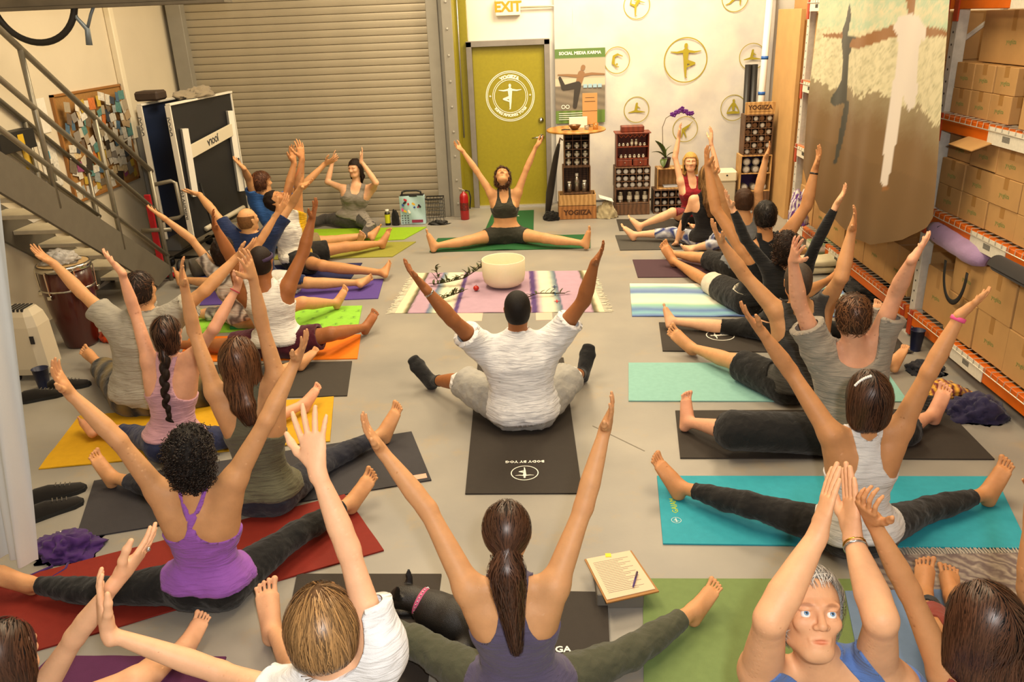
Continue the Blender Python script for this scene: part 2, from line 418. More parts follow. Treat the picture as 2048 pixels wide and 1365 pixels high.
    def hand(s,k,Wr,T,E):
        hn=s.q.get('hn'+k); d=nrm(T-Wr); Lh=float(np.clip(np.linalg.norm(T-Wr),.165*s.sc,.232*s.sc))
        sgn=-1 if k=='A' else 1
        inward=-s.lat*sgn
        if inward[0]*(-sgn)<0 and abs(s.lat[0])>.3: inward=inward
        n=np.array(hn,float) if hn is not None else inward*1.0+s.fwd0*.12+np.array([0,0,.3])
        n=nrm(n-d*(n@d))
        # anatomical side: facing forward=w ; right hand if  (w x v) points to this side
        rightdir=np.cross(s.w,s.v); isright=((Wr*0+j_side(s,k))@rightdir)>0
        t=np.cross(d,n) if isright else -np.cross(d,n)
        f=Lh/.19; pr=[]
        spread=s.q.get('spread',1.); curl=s.q.get('curl'+k,s.q.get('curl',.22))
        g=.0098*f if s.fem else .0108*f
        pr.append(P_tube(Wr-d*.02,Wr+d*.035*f,[0,1],[.024*f,.027*f],.015,rd=[.018*f,.017*f],side=t))
        pr.append(P_tube(Wr+d*.02*f,Wr+d*.088*f,[0,.5,1],[.026*f,.036*f,.039*f],.012,rd=[.017*f,.016*f,.0115*f],side=t))
        pr.append(P_ell(Wr+d*.04*f+t*.02*f+n*.008*f,np.array([t,d,n]),np.array([.017,.03,.014])*f,.012))
        offs=[.030,.0102,-.0102,-.029]; ln=[.074,.084,.078,.060]; base=[.086,.091,.088,.080]; sp=[.17,.05,-.08,-.22]
        for o,l,b,a in zip(offs,ln,base,sp):
            p=Wr+d*b*f+t*o*f; dd=nrm(d+t*a*spread); r=g*(1. if l>.065 else .86); cur=curl
            ax=nrm(np.cross(dd,n)); 
            for fr,rr in ((.46,(1,.93)),(.30,(.93,.85)),(.24,(.85,.7))):
                c,si=math.cos(cur*.5),math.sin(cur*.5)
                dd=nrm(dd*c+nrm(n-dd*(n@dd))*si); e=p+dd*l*fr*f
                pr.append(P_tube(p,e,[0,1],[r*rr[0]*.82,r*rr[1]*.82],.0025)); p=e; cur=curl*1.5
        p=Wr+d*.028*f+t*.022*f; dd=nrm(d*.62+t*.75*s.q.get('thumb',1.)+n*.25)
        for l,r0,r1 in ((.04,.0145,.0115),(.034,.0115,.0105),(.027,.0105,.0075)):
            e=p+dd*l*f; pr.append(P_tube(p,e,[0,1],[r0*f,r1*f],.008)); p=e; dd=nrm(dd+d*.45)
        return pr
    def foot(s,k,K,A,T):
        td=nrm(T-A); shin=nrm(A-K); sn=shin-td*(shin@td)
        if np.linalg.norm(sn)<.25: sn=np.array([0,0,-1.])-td*td[2]*-1
        sn=nrm(sn-td*(sn@td)); 
        oth=s.j['LB' if k=='LA' else 'LA'][0]-s.j[k][0]
        sv=np.cross(td,sn); sv=sv if sv@oth>0 else -sv     # big-toe side
        if s.q.get('flipfoot'): pass
        f=float(np.clip(np.linalg.norm(T-A)/.187,.88*s.sc,1.2*s.sc)); pr=[]
        heel=A+sn*.030*f-td*.030*f
        if heel[2]<.035: heel[2]=.035
        ball=A+td*.115*f+sn*.040*f
        if s.q.get('socks'): pass
        pr.append(P_tube(heel,ball,[0,.3,.7,1],[.031*f,.033*f,.040*f,.043*f],.02,rd=[.031*f,.028*f,.022*f,.017*f],side=sv))
        pr.append(P_tube(A-td*.002,ball-sn*.008*f+sv*.006*f,[0,.5,1],[.032*f,.029*f,.020*f],.025))
        offs=[.029,.0095,-.007,-.0225,-.0365]; rr=[.0122,.0080,.0078,.0074,.0070]; ln=[.052,.052,.046,.038,.028]
        if s.q.get('socks'):
            pr.append(P_tube(ball,ball+td*.045*f,[0,1],[.042*f,.034*f],.02,rd=[.018*f,.014*f],side=sv))
        else:
            for o,r,l in zip(offs,rr,ln):
                p=ball+sv*o*.93*f+td*.012*f; e=p+(td+sv*o*3.2)*(l-.006)*f+sn*.002*f
                pr.append(P_tube(p,e,[0,.55,1],[r*.85*f,r*.72*f,r*f],.003))
        s.j.setdefault('sn',{})[k]=sn
        return pr
    def head(s):
        h=s.hs;c=s.Hd;R=np.array([s.hr,s.hf,s.hu]); W=lambda r,f,u:c+(s.hr*r+s.hf*f+s.hu*u)*h
        fs=.94 if s.fem else 1.
        jw=.88 if s.q.get('slim') else 1.
        pr=[P_ell(W(0,-.008,.022),R,np.array([.074,.092,.088])*h*fs,.02),
            P_ell(W(0,.028,-.035),R,np.array([.056*jw,.060,.074])*h*fs,.035),
            P_ell(W(0,.052,-.088),R,np.array([.030,.028,.022])*h*fs,.03),
            P_tube(W(-.040*jw,.0,-.062),W(-.018*jw,.052,-.090),[0,1],[.018*h*jw,.016*h*jw],.028),P_tube(W(.040*jw,.0,-.062),W(.018*jw,.052,-.090),[0,1],[.018*h*jw,.016*h*jw],.028)]
        for sg in (-1,1):
            pr.append(P_ell(W(sg*.037,.066,-.022),R,np.array([.020,.016,.018])*h,.02))         # cheek
            pr.append(P_tube(W(sg*.012,.084,.022),W(sg*.046,.070,.020),[0,1],[.009*h,.008*h],.012))  # brow
            pr.append(P_tube(W(sg*.075,-.004,.012),W(sg*.071,.002,-.034),[0,.5,1],[.016*h,.014*h,.009*h],.006,rd=[.005*h,.005*h,.005*h],side=s.hf))  # ear
            pr.append(P_tube(W(sg*.078,-.014,.014),W(sg*.076,-.010,-.018),[0,1],[.006*h,.005*h],.006))
        pr.append(P_tube(W(0,.086,.012),W(0,.104,-.026),[0,.5,1],[.0075*h,.0085*h,.0115*h],.010))
        for sg in (-1,1): pr.append(P_ell(W(sg*.0125,.094,-.030),R,np.array([.008,.009,.007])*h,.008))
        pr.append(P_tube(W(-.023,.076,-.0585),W(.023,.076,-.0585),[0,.5,1],[.004*h,.0095*h,.004*h],.007))
        pr.append(P_tube(W(-.019,.076,-.068),W(.019,.076,-.068),[0,.5,1],[.004*h,.0098*h,.004*h],.008))
        s.headsub=[P_ell(W(sg*.031,.088,.000),R,np.array([.0165,.014,.0115])*h,.010) for sg in (-1,1)]
        s.headsub.append(P_tube(W(-.022,.0835,-.0632),W(.022,.0835,-.0632),[0,.5,1],[.002*h,.0045*h,.002*h],.003,rd=[.003*h,.0055*h,.003*h],side=s.hu))
        s.lids=[P_ell(W(sg*.031,.0735,du),R,np.array(rr_)*h,.0025) for sg in (-1,1) for du,rr_ in ((.0105,(.0165,.0135,.0062)),(-.0105,(.0155,.0125,.0052)))]
        s.hW=W; s.hR=R
        return pr
    def local(s,v):
        r=v-s.P; return r@s.lat,r@s.v/s.L,r@s.w
    def hlocal(s,v):
        r=(v-s.Hd)/s.hs; return r@s.hr,r@s.hf,r@s.hu
    def dcap(s,v,a,b,r):
        ab=b-a;t=np.clip((v-a)@ab/(ab@ab),0,1); return np.linalg.norm(v-a-t[:,None]*ab,axis=1)-r
    def dists(s,v):
        o={}
        for k in 'AB':
            S,E,W,T=s.j[k]; o[k]=np.minimum(s.dcap(v,S,E,.045),np.minimum(s.dcap(v,E,W,.035),s.dcap(v,W,T,.03)))
        o['LA'],o['LB']=[np.minimum(s.dcap(v,s.j[k][0],s.j[k][1],.075*s.sc),s.dcap(v,s.j[k][1],s.j[k][2],.045*s.sc)) for k in ('LA','LB')]
        o['T']=s.torso[0](v[:,0],v[:,1],v[:,2]); o['N']=s.dcap(v,s.N-s.v*.02,s.Hd,.055*s.sc); return o
    def grid(s,h,prims,floor=True,lo=None,hi=None,off=0.):
        lo=np.min([p[1] for p in prims],0) if lo is None else lo; hi=np.max([p[2] for p in prims],0) if hi is None else hi
        lo=np.array(lo,float); lo[2]=max(lo[2],0)
        g=Grid(lo-off,hi+off,h)
        for p in prims: g.add(p,off=off)
        return g
def j_side(s,k):
    return s.j[k][0]-s.N
def cut_arm(s,v,k,cut):
    S,E=s.j[k][0],s.j[k][1]; L=np.linalg.norm(E-S); al=(v-S)@((E-S)/L)
    far=np.linalg.norm(v-S,axis=1)
    return np.where(far<L*1.3,cut*L-al,np.where(s.dcap(v,E,s.j[k][3],.03)<.06,-.05,cut*L-al))
def leg_len(s,v,d):
    out=[]
    for k in ('LA','LB'):
        H,K,A,T=s.j[k]; L1=np.linalg.norm(K-H);L2=np.linalg.norm(A-K)
        a=(v-H)@((K-H)/L1); b=(v-K)@((A-K)/L2)
        dt=s.dcap(v,H,K,.07); ds=s.dcap(v,K,A,.045); out.append(np.where(ds<dt,1+b/L2,np.minimum(a/L1,1.02)))
    return np.where(d['LA']<d['LB'],out[0],out[1])
POLY={
 'tank':([(-.1,0),(2,0),(2,.60),(1.02,.62),(.80,.72),(.72,.86),(.74,1.2),(.44,1.2),(.40,.97),(.22,.91),(-.1,.90)],
         [(-.1,0),(2,0),(2,.60),(1.02,.62),(.80,.70),(.70,.84),(.74,1.2),(.44,1.2),(.38,.90),(.22,.80),(-.1,.78)]),
 'racer':([(-.1,0),(2,0),(2,.56),(.98,.58),(.62,.63),(.40,.73),(.33,.84),(.40,.95),(.58,1.2),(.40,1.2),(.26,1.02),(-.1,.97)],
         [(-.1,0),(2,0),(2,.58),(1.0,.60),(.74,.70),(.60,.84),(.58,1.2),(.40,1.2),(.36,.92),(.2,.80),(-.1,.78)]),
 'cami':([(-.1,0),(2,0),(2,.56),(1.0,.56),(.50,.585),(.22,.64),(.11,.72),(.10,.80),(.34,.97),(.52,1.2),(.42,1.2),(.26,.99),(.02,.84),(-.1,.83)],
         [(-.1,0),(2,0),(2,.58),(1.0,.60),(.7,.72),(.56,.88),(.50,1.2),(.42,1.2),(.46,.86),(.2,.72),(-.1,.70)]),
 'bra':([(-.1,0),(2,0),(2,.56),(1.0,.6),(.70,.72),(.55,.86),(.52,1.2),(.40,1.2),(.40,.9),(.2,.74),(-.1,.72)],
        [(-.1,0),(2,0),(2,.58),(1.0,.62),(.72,.74),(.56,.88),(.52,1.2),(.40,1.2),(.40,.90),(.2,.77),(-.1,.75)]),
}
def body_mesh(s,nm,skinmat,h,adapt,root_loc):
    g=s.grid(h,s.pr); 
    for p in s.headsub: g.add(p,sub=True)
    for p in s.lids: g.add(p)
    g.floor(.013)
    s.g=g; v,T=g.poly(0.,adapt)
    r,f,u=s.hlocal(v); cols=np.ones((len(v),3))
    # lips, brows, scalp warmth (colour that belongs to the skin)
    lip=np.clip(1.8-np.sqrt((r/.024)**2+((u+.063)/.010)**2)*1.8,0,1)*(f>.072)
    cols=cols*(1-lip[:,None])+lip[:,None]*np.array([.90,.62,.60])
    if s.q.get('brow'):
        br=np.clip(2.2-np.sqrt(((np.abs(r)-.031)/.019)**2+((u-.0225+.25*(np.abs(r)-.031)**2/.02)/.0055)**2)*2.,0,1)*(f>.05)
        cols=cols*(1-br[:,None]*.7)+br[:,None]*.7*np.array(s.q['brow'])
    if s.q.get('beard'):
        b=np.clip((-.038-u)/.02,0,1)*np.clip((f-.0)/.03,0,1)*(u>-.12)*(1-lip); cols=cols*(1-b[:,None]*.45)+b[:,None]*.45*np.array([.25,.2,.17])
    red=np.zeros(len(v)); red=np.clip((f-.05)/.04,0,1)*(np.abs(u+.02)<.06)*(np.abs(r)<.06)*.45*(1-lip)
    for k in 'AB':
        red=np.maximum(red,np.exp(-(np.linalg.norm(v-s.j[k][1],axis=1)/.035)**2)*.5)
        red=np.maximum(red,np.clip(1-s.dcap(v,s.j[k][2],s.j[k][3],0.)/.06,0,1)*.35)
    for k in ('LA','LB'): red=np.maximum(red,np.clip(1-s.dcap(v,s.j[k][2],s.j[k][3],0.)/.09,0,1)*.5)
    cols*=1-red[:,None]*np.array([.02,.14,.16])
    base=np.array(root_loc)
    me=mesh_np(nm,v-base,T,skinmat,cols=cols); return link(nm,me,None,root_loc)
def garment(s,body,kind,m,name,h,spec):
    """kind: tank/racer/cami/bra/tee/long | pants ; spec: dict(hem,cut,off,loose,waist)"""
    off=spec.get('off',.010 if spec.get('loose') else .006); adapt=spec.get('adapt',.0)
    loose=spec.get('loose',0.)
    if loose:
        pr=[]; sc=s.sc
        if kind in('tee','long','tank','racer'):
            fn,lo,hi,k=s.torso
            tt=[-.1,0,.12,.3,.5,.68,.82,.9]; f=1.0
            Wm=s.Wc; W=[Wm*.98,Wm*1.03,Wm*1.02,Wm*.97,Wm*.99,Wm,Wm*.92,Wm*.75]; D=[s.Dc*1.1,s.Dc*1.14,s.Dc*1.1,s.Dc*1.02,s.Dc*1.0,s.Dc,s.Dc*.86,s.Dc*.72]
            pr.append(P_tube(s.P,s.N,tt,np.array(W)+loose*.5,.03,rd=np.array(D)+loose*.5,side=s.lat))
            if kind in('tee','long'):
                for k2 in 'AB':
                    S,E=s.j[k2][:2]; c=spec.get('cut',.5); dr=np.array([0,0,-1.])
                    pr.append(P_tube(S-(E-S)*.15+dr*loose*.2,S+(E-S)*(c+.1)+dr*loose*.5,[0,.5,1],[.060*sc+loose*.4,.058*sc+loose*.6,.056*sc+loose],.04))
                    side=nrm(S-s.P-s.v*((S-s.P)@s.v)); pr.append(P_tube(s.P+s.v*s.L*.62+side*s.Wc*.55,S,[0,1],[.075*sc+loose*.4,.062*sc+loose*.4],.05))
        if kind=='pants':
            c=spec.get('cut',.9)
            for k2 in ('LA','LB'):
                H,K,A,T=s.j[k2]; t1=min(c+.1,1.)
                e=H+(K-H)*t1
                pr.append(P_tube(H,e,[0,.5,1],[.098*sc+loose*.5,.088*sc+loose*.8,.074*sc+loose],.04))
                if c>1:
                    pr.append(P_tube(K,K+(A-K)*(c-1+.08),[0,1],[.066*sc+loose,.058*sc+loose],.04))
        g=Grid(s.g.lo+.02,s.g.lo+s.g.n*s.g.h-.04,max(h,.007)) if False else None
        lo=np.min([p[1] for p in pr],0); hi=np.max([p[2] for p in pr],0)
        for p in s.pr:
            pass
        lo[2]=max(lo[2],0); g=Grid(lo-.03,hi+.03,h)
        for p in s.pr:
            if np.all(p[1]-.03<hi) and np.all(p[2]+.03>lo): g.add(p,off=off)
        for p in pr: g.add(p)
        g.floor(.0135); v,T=g.poly(0.,spec.get('adapt',.01))
    else:
        v,T=s.g.poly(off,spec.get('adapt',.01))
        if kind!='pants':
            keep=((v[T[:,0]]-s.P)@s.v>-.1)&(np.linalg.norm(v[T[:,0]]-(s.P+s.v*s.L*.5),axis=1)<.75); T=T[keep]
    d=s.dists(v); u,vv,w=s.local(v); L=s.L; Wc=s.Wc
    if kind in POLY:
        hem=spec.get('hem',.05); bk,fr=POLY[kind]
        def fix(pl): return [(x*Wc,(hem if y==0 else (y-1)*.95*1.0+1.0 if y>.5 else y)*L) for x,y in pl]
        drop=spec.get('drop',0.)
        au=np.abs(u); sb=poly_sdf(au,vv*L+drop*L*(w<0),fix(bk)); sf=poly_sdf(au,vv*L,fix(fr)); t=np.clip(w/.03+.5,0,1); sd=sb*(1-t)+sf*t
        legs=np.minimum(d['LA'],d['LB']); sd=np.where(vv<.35,np.minimum(sd,np.maximum(legs-d['T'],vv*L-.12+0*legs)+.014),sd)
    elif kind in('tee','long'):
        hem=spec.get('hem',.02)*L; sd=vv*L-hem
        nk=d['N']-spec.get('neck',.016)-spec.get('scoop',0.)*np.clip(-w/.08,0,1)-spec.get('vneck',0.)*np.clip(w/.08,0,1)
        sd=np.minimum(sd,nk)
        if kind=='tee':
            for k2 in 'AB': sd=np.minimum(sd,cut_arm(s,v,k2,spec.get('cut',.5)))
        else:
            for k2 in 'AB':
                W=s.j[k2][2]; T_=s.j[k2][3]; dd=nrm(T_-W); sd=np.minimum(sd,-((v-W)@dd)-.02+np.where(np.linalg.norm(v-W,axis=1)>.25,1,0))
    else:
        cut=spec.get('cut',1.85); ll=leg_len(s,v,d); leg=np.minimum(d['LA'],d['LB'])
        waist=spec.get('waist',.15)*L
        sw=np.maximum(waist-vv*L,np.minimum(d['T']-leg,.5*L-vv*L+.0)-.01)
        sw=np.where((vv>.5)&(leg>.03),-.1,sw)
        sd=np.minimum(sw,(cut-ll)*.4)
        for k2 in 'AB': sd=np.minimum(sd,np.minimum(s.dcap(v,s.j[k2][1],s.j[k2][2],.05),s.dcap(v,s.j[k2][2],s.j[k2][3],.05))+(0.0))
        if spec.get('only'): o_='LB' if spec['only']=='LA' else 'LA'; sd=np.minimum(sd,d[o_]-d[spec['only']])
        sk=spec.get('from')
        if sk: sd=np.minimum(sd,(ll-sk)*.4)
    if kind!='pants': sd=np.minimum(sd,np.linalg.norm(v-s.Hd,axis=1)-.142*s.hs)
    v2,T2,_=clip_mesh(v,T,sd,rim=off+.004+loose*.5)
    if len(T2)==0: return None
    n=vnormals(v2,T2)
    amp=spec.get('wr',.0022)
    if amp:
        r=(v2-s.P); vl=r@s.v; ul=r@s.lat
        if kind!='pants':
            ws=spec.get('ws',95.); ph=vl*ws+2.6*np.sin(ul*11+hash_seed(name)+vl*4)+1.6*np.sin(ul*29+vl*13); fold=((1-np.abs(np.sin(ph*.5)))*1.9-.9)*np.clip(1.15-vl/L*.9,0.22,1)*(.55+.45*np.sin(ul*17+vl*23+1.))
            fl=spec.get('flare',.014 if loose else .008)*np.clip((.32-vl/L)/.2,0,1)
            v2=v2+n*(np.maximum(fold*amp+wnoise(v2,3,.07,amp*.9),-off*.6)+fl)[:,None]
        else:
            v2=v2+n*np.maximum(wnoise(v2,5,.055,amp*1.3)+wnoise(v2,8,.11,amp)+(1-np.abs(np.sin(wnoise(v2,9,.09,4.))))*amp*.8,-off*.6)[:,None]
    v2[:,2]=np.maximum(v2[:,2],.0132)
    cols=None
    if spec.get('paint') is not None: u2,vv2,w2=s.local(v2); cols=spec['paint'](u2/Wc,vv2,w2,v2)
    base=np.array(body.location); me=mesh_np(name,v2-base,T2,m,cols=cols); o=link(name,me,None,tuple(base)); put(o,body)
    o['_']=0; del o['_']
    s.last=(v2,T2); return o
def hash_seed(n): return (sum(ord(c)*(i+1) for i,c in enumerate(n))%628)/100.
def strands(s,sdf,pts,flow,n,steps,dl,lift,width,rs=0,jit=.15,curl=0.):
    """ribbons following the hair surface; pts (m,3) candidate roots, flow(p)->dir"""
    r=np.random.default_rng(rs); idx=r.integers(0,len(pts),n); p=pts[idx].copy(); path=[]
    jv=r.normal(size=p.shape)*jit; ph=r.uniform(0,6.28,(n,1))
    e=.003
    def grad(p):
        return nrm_rows(np.stack([sdf(p+np.array(x))-sdf(p-np.array(x)) for x in ((e,0,0),(0,e,0),(0,0,e))],1))
    lf=lift*(.4+r.uniform(0,1.,n))
    for i in range(steps+1):
        for _ in range(2):
            g=grad(p); p=p-g*(sdf(p)-lf)[:,None]
        path.append((p.copy(),g))
        d=flow(p)+jv; d=d-g*(d*g).sum(1,keepdims=True); d=nrm_rows(d)
        if curl: 
            sd=np.cross(d,g); d=nrm_rows(d+sd*np.sin(i*1.3+ph)*curl)
        p=p+d*dl
    V=[];F=[]
    m=steps+1
    for i,(p,g) in enumerate(path):
        q=path[min(i+1,steps)][0]-path[max(i-1,0)][0]; sd=nrm_rows(np.cross(q,g)); w=width*(1.-.75*(i/steps)**2)
        V+= [p-sd*w,p+sd*w]
    V=np.stack(V,1).reshape(-1,3)  # n, 2m,3
    base=(np.arange(n)*2*m)[:,None]; k=np.arange(steps)[None,:]*2
    F=np.stack([base+k,base+k+1,base+k+3,base+k+2],2).reshape(-1,4)
    return V,F
J={
 'instructor':dict(P=(-0.339, 9.027, 0.11),N=(-0.341, 9.027, 0.592),H=(-0.351, 9.027, 0.763),A=[(-0.481,9.027,0.569),(-0.636,9.06,0.822),(-0.78,9.08,1.041),(-0.885,8.98,1.145)],B=[(-0.193,9.027,0.57),(-0.085,9.053,0.826),(0.026,9.086,1.056),(0.131,9.005,1.175)],LA=[(-0.427,9.027,0.11),(-0.761,8.82,0.097),(-1.109,8.731,0.075),(-1.159,8.772,0.274)],LB=[(-0.25,9.027,0.11),(0.097,8.778,0.109),(0.517,8.642,0.075),(0.542,8.687,0.267)]),
 'grey_tank_woman':dict(P=(-2.289, 10.031, 0.11),N=(-2.2, 10.031, 0.52),H=(-2.188, 10.031, 0.74),A=[(-2.353,10.031,0.488),(-2.583,10.173,0.556),(-2.505,10.228,0.785),(-2.459,10.194,0.954)],B=[(-1.999,10.031,0.489),(-1.902,9.79,0.593),(-2.057,9.799,0.858),(-2.012,9.812,1.031)],LA=[(-2.376,10.015,0.11),(-2.686,10.228,0.077),(-2.92,9.892,0.075),(-2.93,9.753,0.184)],LB=[(-2.202,10.046,0.11),(-1.98,9.613,0.113),(-2.014,9.146,0.075),(-1.948,9.057,0.212)]),
 'blue_tee_man':dict(P=(-2.787, 8.973, 0.11),N=(-2.949, 8.973, 0.567),H=(-3.005, 8.973, 0.786),A=[(-3.103,8.973,0.589),(-3.104,8.848,0.862),(-3.065,8.636,1.01),(-3.194,8.734,1.114)],B=[(-2.764,8.973,0.6),(-2.527,8.875,0.756),(-2.281,8.971,0.969),(-2.104,8.954,1.041)],LA=[(-2.87,9.02,0.11),(-3.187,9.433,0.086),(-3.571,9.773,0.075),(-3.663,9.909,0.171)],LB=[(-2.705,8.925,0.11),(-2.372,9.177,0.06),(-1.93,9.32,0.075),(-1.848,9.428,0.207)]),
 'white_yellow_tee_man':dict(P=(-2.54, 8.307, 0.11),N=(-2.594, 8.307, 0.557),H=(-2.665, 8.307, 0.716),A=[(-2.654,8.307,0.506),(-2.546,8.398,0.818),(-2.471,8.459,1.067),(-2.48,8.484,1.276)],B=[(-2.466,8.307,0.574),(-2.405,8.283,0.866),(-2.349,8.339,1.128),(-2.361,8.362,1.343)],LA=[(-2.556,8.4,0.11),(-2.072,8.618,0.125),(-1.743,8.913,0.075),(-1.673,8.97,0.259)],LB=[(-2.523,8.213,0.11),(-2.146,7.852,0.139),(-1.531,7.758,0.075),(-1.516,7.928,0.159)]),
 'navy_tee_bald_man':dict(P=(-2.699, 7.499, 0.11),N=(-2.711, 7.499, 0.555),H=(-2.696, 7.499, 0.709),A=[(-2.881,7.499,0.571),(-3.057,7.591,0.795),(-3.223,7.756,0.914),(-3.41,7.794,0.937)],B=[(-2.481,7.499,0.596),(-2.296,7.602,0.825),(-2.144,7.497,1.01),(-1.991,7.397,1.07)],LA=[(-2.79,7.524,0.11),(-3.136,7.603,0.06),(-3.53,7.725,0.075),(-3.609,7.874,0.163)],LB=[(-2.607,7.475,0.11),(-2.178,7.369,0.115),(-1.706,7.449,0.075),(-1.639,7.626,0.099)]),
 'dark_hair_printed_tee_woman':dict(P=(-2.455, 6.514, 0.11),N=(-2.585, 6.514, 0.492),H=(-2.583, 6.514, 0.677),A=[(-2.687,6.514,0.517),(-2.837,6.515,0.783),(-3.018,6.474,0.982),(-3.166,6.539,1.067)],B=[(-2.45,6.514,0.518),(-2.292,6.603,0.738),(-2.15,6.691,0.937),(-2.028,6.758,1.091)],LA=[(-2.544,6.53,0.11),(-2.808,6.753,0.058),(-3.037,6.659,0.075),(-3.131,6.776,0.176)],LB=[(-2.366,6.499,0.11),(-2.0,6.546,0.193),(-1.799,6.871,0.075),(-1.724,6.938,0.229)]),
 'white_tank_man':dict(P=(-2.006, 5.85, 0.11),N=(-2.052, 5.85, 0.587),H=(-2.052, 5.85, 0.763),A=[(-2.224,5.85,0.513),(-2.257,5.809,0.808),(-2.307,5.736,1.054),(-2.279,5.638,1.217)],B=[(-1.891,5.85,0.542),(-1.759,5.957,0.793),(-1.675,6.003,1.037),(-1.597,5.974,1.21)],LA=[(-2.101,5.859,0.11),(-2.5,5.899,0.075),(-2.879,5.948,0.075),(-2.968,6.1,0.147)],LB=[(-1.911,5.842,0.11),(-1.591,5.814,0.182),(-1.417,6.225,0.075),(-1.345,6.336,0.211)]),
 'grey_tee_man':dict(P=(-2.667, 4.906, 0.11),N=(-2.526, 4.906, 0.711),H=(-2.524, 4.906, 0.863),A=[(-2.742,4.906,0.649),(-2.965,5.007,0.823),(-3.141,5.072,1.006),(-3.267,5.045,1.148)],B=[(-2.364,4.906,0.672),(-2.116,4.916,0.841),(-1.925,5.037,1.017),(-1.774,5.114,1.118)],LA=[(-2.762,4.906,0.11),(-3.065,5.297,0.092),(-3.378,5.659,0.075),(-3.518,5.731,0.181)],LB=[(-2.572,4.906,0.11),(-2.054,5.133,0.061),(-1.767,5.532,0.075),(-1.682,5.675,0.167)]),
 'pink_top_woman':dict(P=(-2.182, 4.26, 0.11),N=(-2.115, 4.26, 0.636),H=(-2.092, 4.26, 0.801),A=[(-2.227,4.26,0.63),(-2.286,4.327,0.92),(-2.299,4.301,1.162),(-2.424,4.369,1.27)],B=[(-1.976,4.26,0.653),(-1.791,4.188,0.85),(-1.667,4.298,1.05),(-1.597,4.333,1.211)],LA=[(-2.27,4.26,0.11),(-2.531,4.47,0.057),(-2.81,4.529,0.075),(-2.933,4.649,0.116)],LB=[(-2.093,4.26,0.11),(-1.854,4.425,0.056),(-1.555,4.816,0.075),(-1.486,4.922,0.198)]),
 'olive_top_woman':dict(P=(-1.464, 3.683, 0.11),N=(-1.46, 3.683, 0.692),H=(-1.473, 3.683, 0.875),A=[(-1.629,3.683,0.697),(-1.71,3.758,1.0),(-1.7,3.727,1.249),(-1.665,3.658,1.417)],B=[(-1.307,3.683,0.77),(-1.335,3.677,1.057),(-1.325,3.629,1.303),(-1.317,3.552,1.471)],LA=[(-1.555,3.683,0.11),(-1.992,3.771,0.058),(-2.409,3.93,0.075),(-2.486,3.973,0.244)],LB=[(-1.373,3.683,0.11),(-1.226,4.071,0.075),(-0.961,4.372,0.075),(-0.883,4.484,0.28)]),
 'curly_purple_woman':dict(P=(-1.487, 2.947, 0.11),N=(-1.463, 2.947, 0.573),H=(-1.449, 2.947, 0.765),A=[(-1.623,2.947,0.577),(-1.722,2.912,0.846),(-1.875,2.914,1.067),(-1.897,2.866,1.243)],B=[(-1.293,2.947,0.63),(-1.143,3.023,0.864),(-1.025,3.15,1.078),(-0.93,3.116,1.233)],LA=[(-1.578,2.947,0.11),(-1.978,2.924,0.084),(-2.356,3.004,0.075),(-2.508,2.973,0.207)],LB=[(-1.396,2.947,0.11),(-1.202,3.3,0.106),(-0.999,3.624,0.075),(-0.902,3.735,0.225)]),
 'left_corner_woman':dict(P=(-2.2, 2.0, 0.1),N=(-1.754, 2.0, 0.394),H=(-1.712, 2.0, 0.579),A=[(-1.927,2.0,0.397),(-1.976,2.006,0.678),(-1.944,2.004,0.925),(-1.868,1.993,1.09)],B=[(-1.652,2.0,0.403),(-1.482,2.015,0.631),(-1.321,2.039,0.82),(-1.2,2.182,0.934)],LA=[(-2.29,2.0,0.1),(-2.394,2.113,0.059),(-2.75,2.331,0.075),(-2.791,2.425,0.232)],LB=[(-2.11,2.0,0.1),(-1.508,2.286,0.183),(-1.465,2.591,0.075),(-1.448,2.758,0.142)]),
 'teen_boy':dict(P=(-0.84, 1.84, 0.12),N=(-0.603, 1.84, 0.642),H=(-0.635, 1.84, 0.8),A=[(-0.734,1.84,0.54),(-1.003,1.932,0.56),(-1.291,1.897,0.745),(-1.347,1.99,0.922)],B=[(-0.488,1.84,0.74),(-0.556,1.928,1.003),(-0.63,1.98,1.235),(-0.657,2.058,1.418)],LA=[(-0.929,1.824,0.12),(-0.903,2.312,0.207),(-1.13,2.671,0.075),(-1.163,2.806,0.272)],LB=[(-0.751,1.856,0.12),(-0.376,1.903,0.265),(-0.357,2.246,0.075),(-0.358,2.411,0.004)]),
 'white_tee_man':dict(P=(-0.108, 4.579, 0.11),N=(-0.128, 4.579, 0.596),H=(-0.122, 4.579, 0.778),A=[(-0.356,4.579,0.554),(-0.496,4.43,0.774),(-0.631,4.368,0.99),(-0.767,4.392,1.159)],B=[(0.103,4.579,0.59),(0.266,4.523,0.835),(0.325,4.453,1.081),(0.391,4.358,1.234)],LA=[(-0.203,4.579,0.11),(-0.504,4.843,0.199),(-0.752,5.131,0.075),(-0.882,5.191,0.278)],LB=[(-0.013,4.579,0.11),(0.195,4.857,0.209),(0.295,5.183,0.075),(0.346,5.269,0.3)]),
 'ponytail_woman':dict(P=(-0.1, 2.3, 0.11),N=(-0.122, 2.3, 0.589),H=(-0.124, 2.3, 0.792),A=[(-0.264,2.3,0.56),(-0.404,2.433,0.799),(-0.563,2.509,1.0),(-0.632,2.481,1.166)],B=[(0.029,2.3,0.565),(0.14,2.442,0.791),(0.224,2.563,1.033),(0.262,2.512,1.203)],LA=[(-0.19,2.3,0.11),(-0.516,2.527,0.133),(-0.824,2.745,0.075),(-0.919,2.85,0.187)],LB=[(-0.01,2.3,0.11),(0.324,2.509,0.084),(0.612,2.751,0.075),(0.715,2.859,0.175)]),
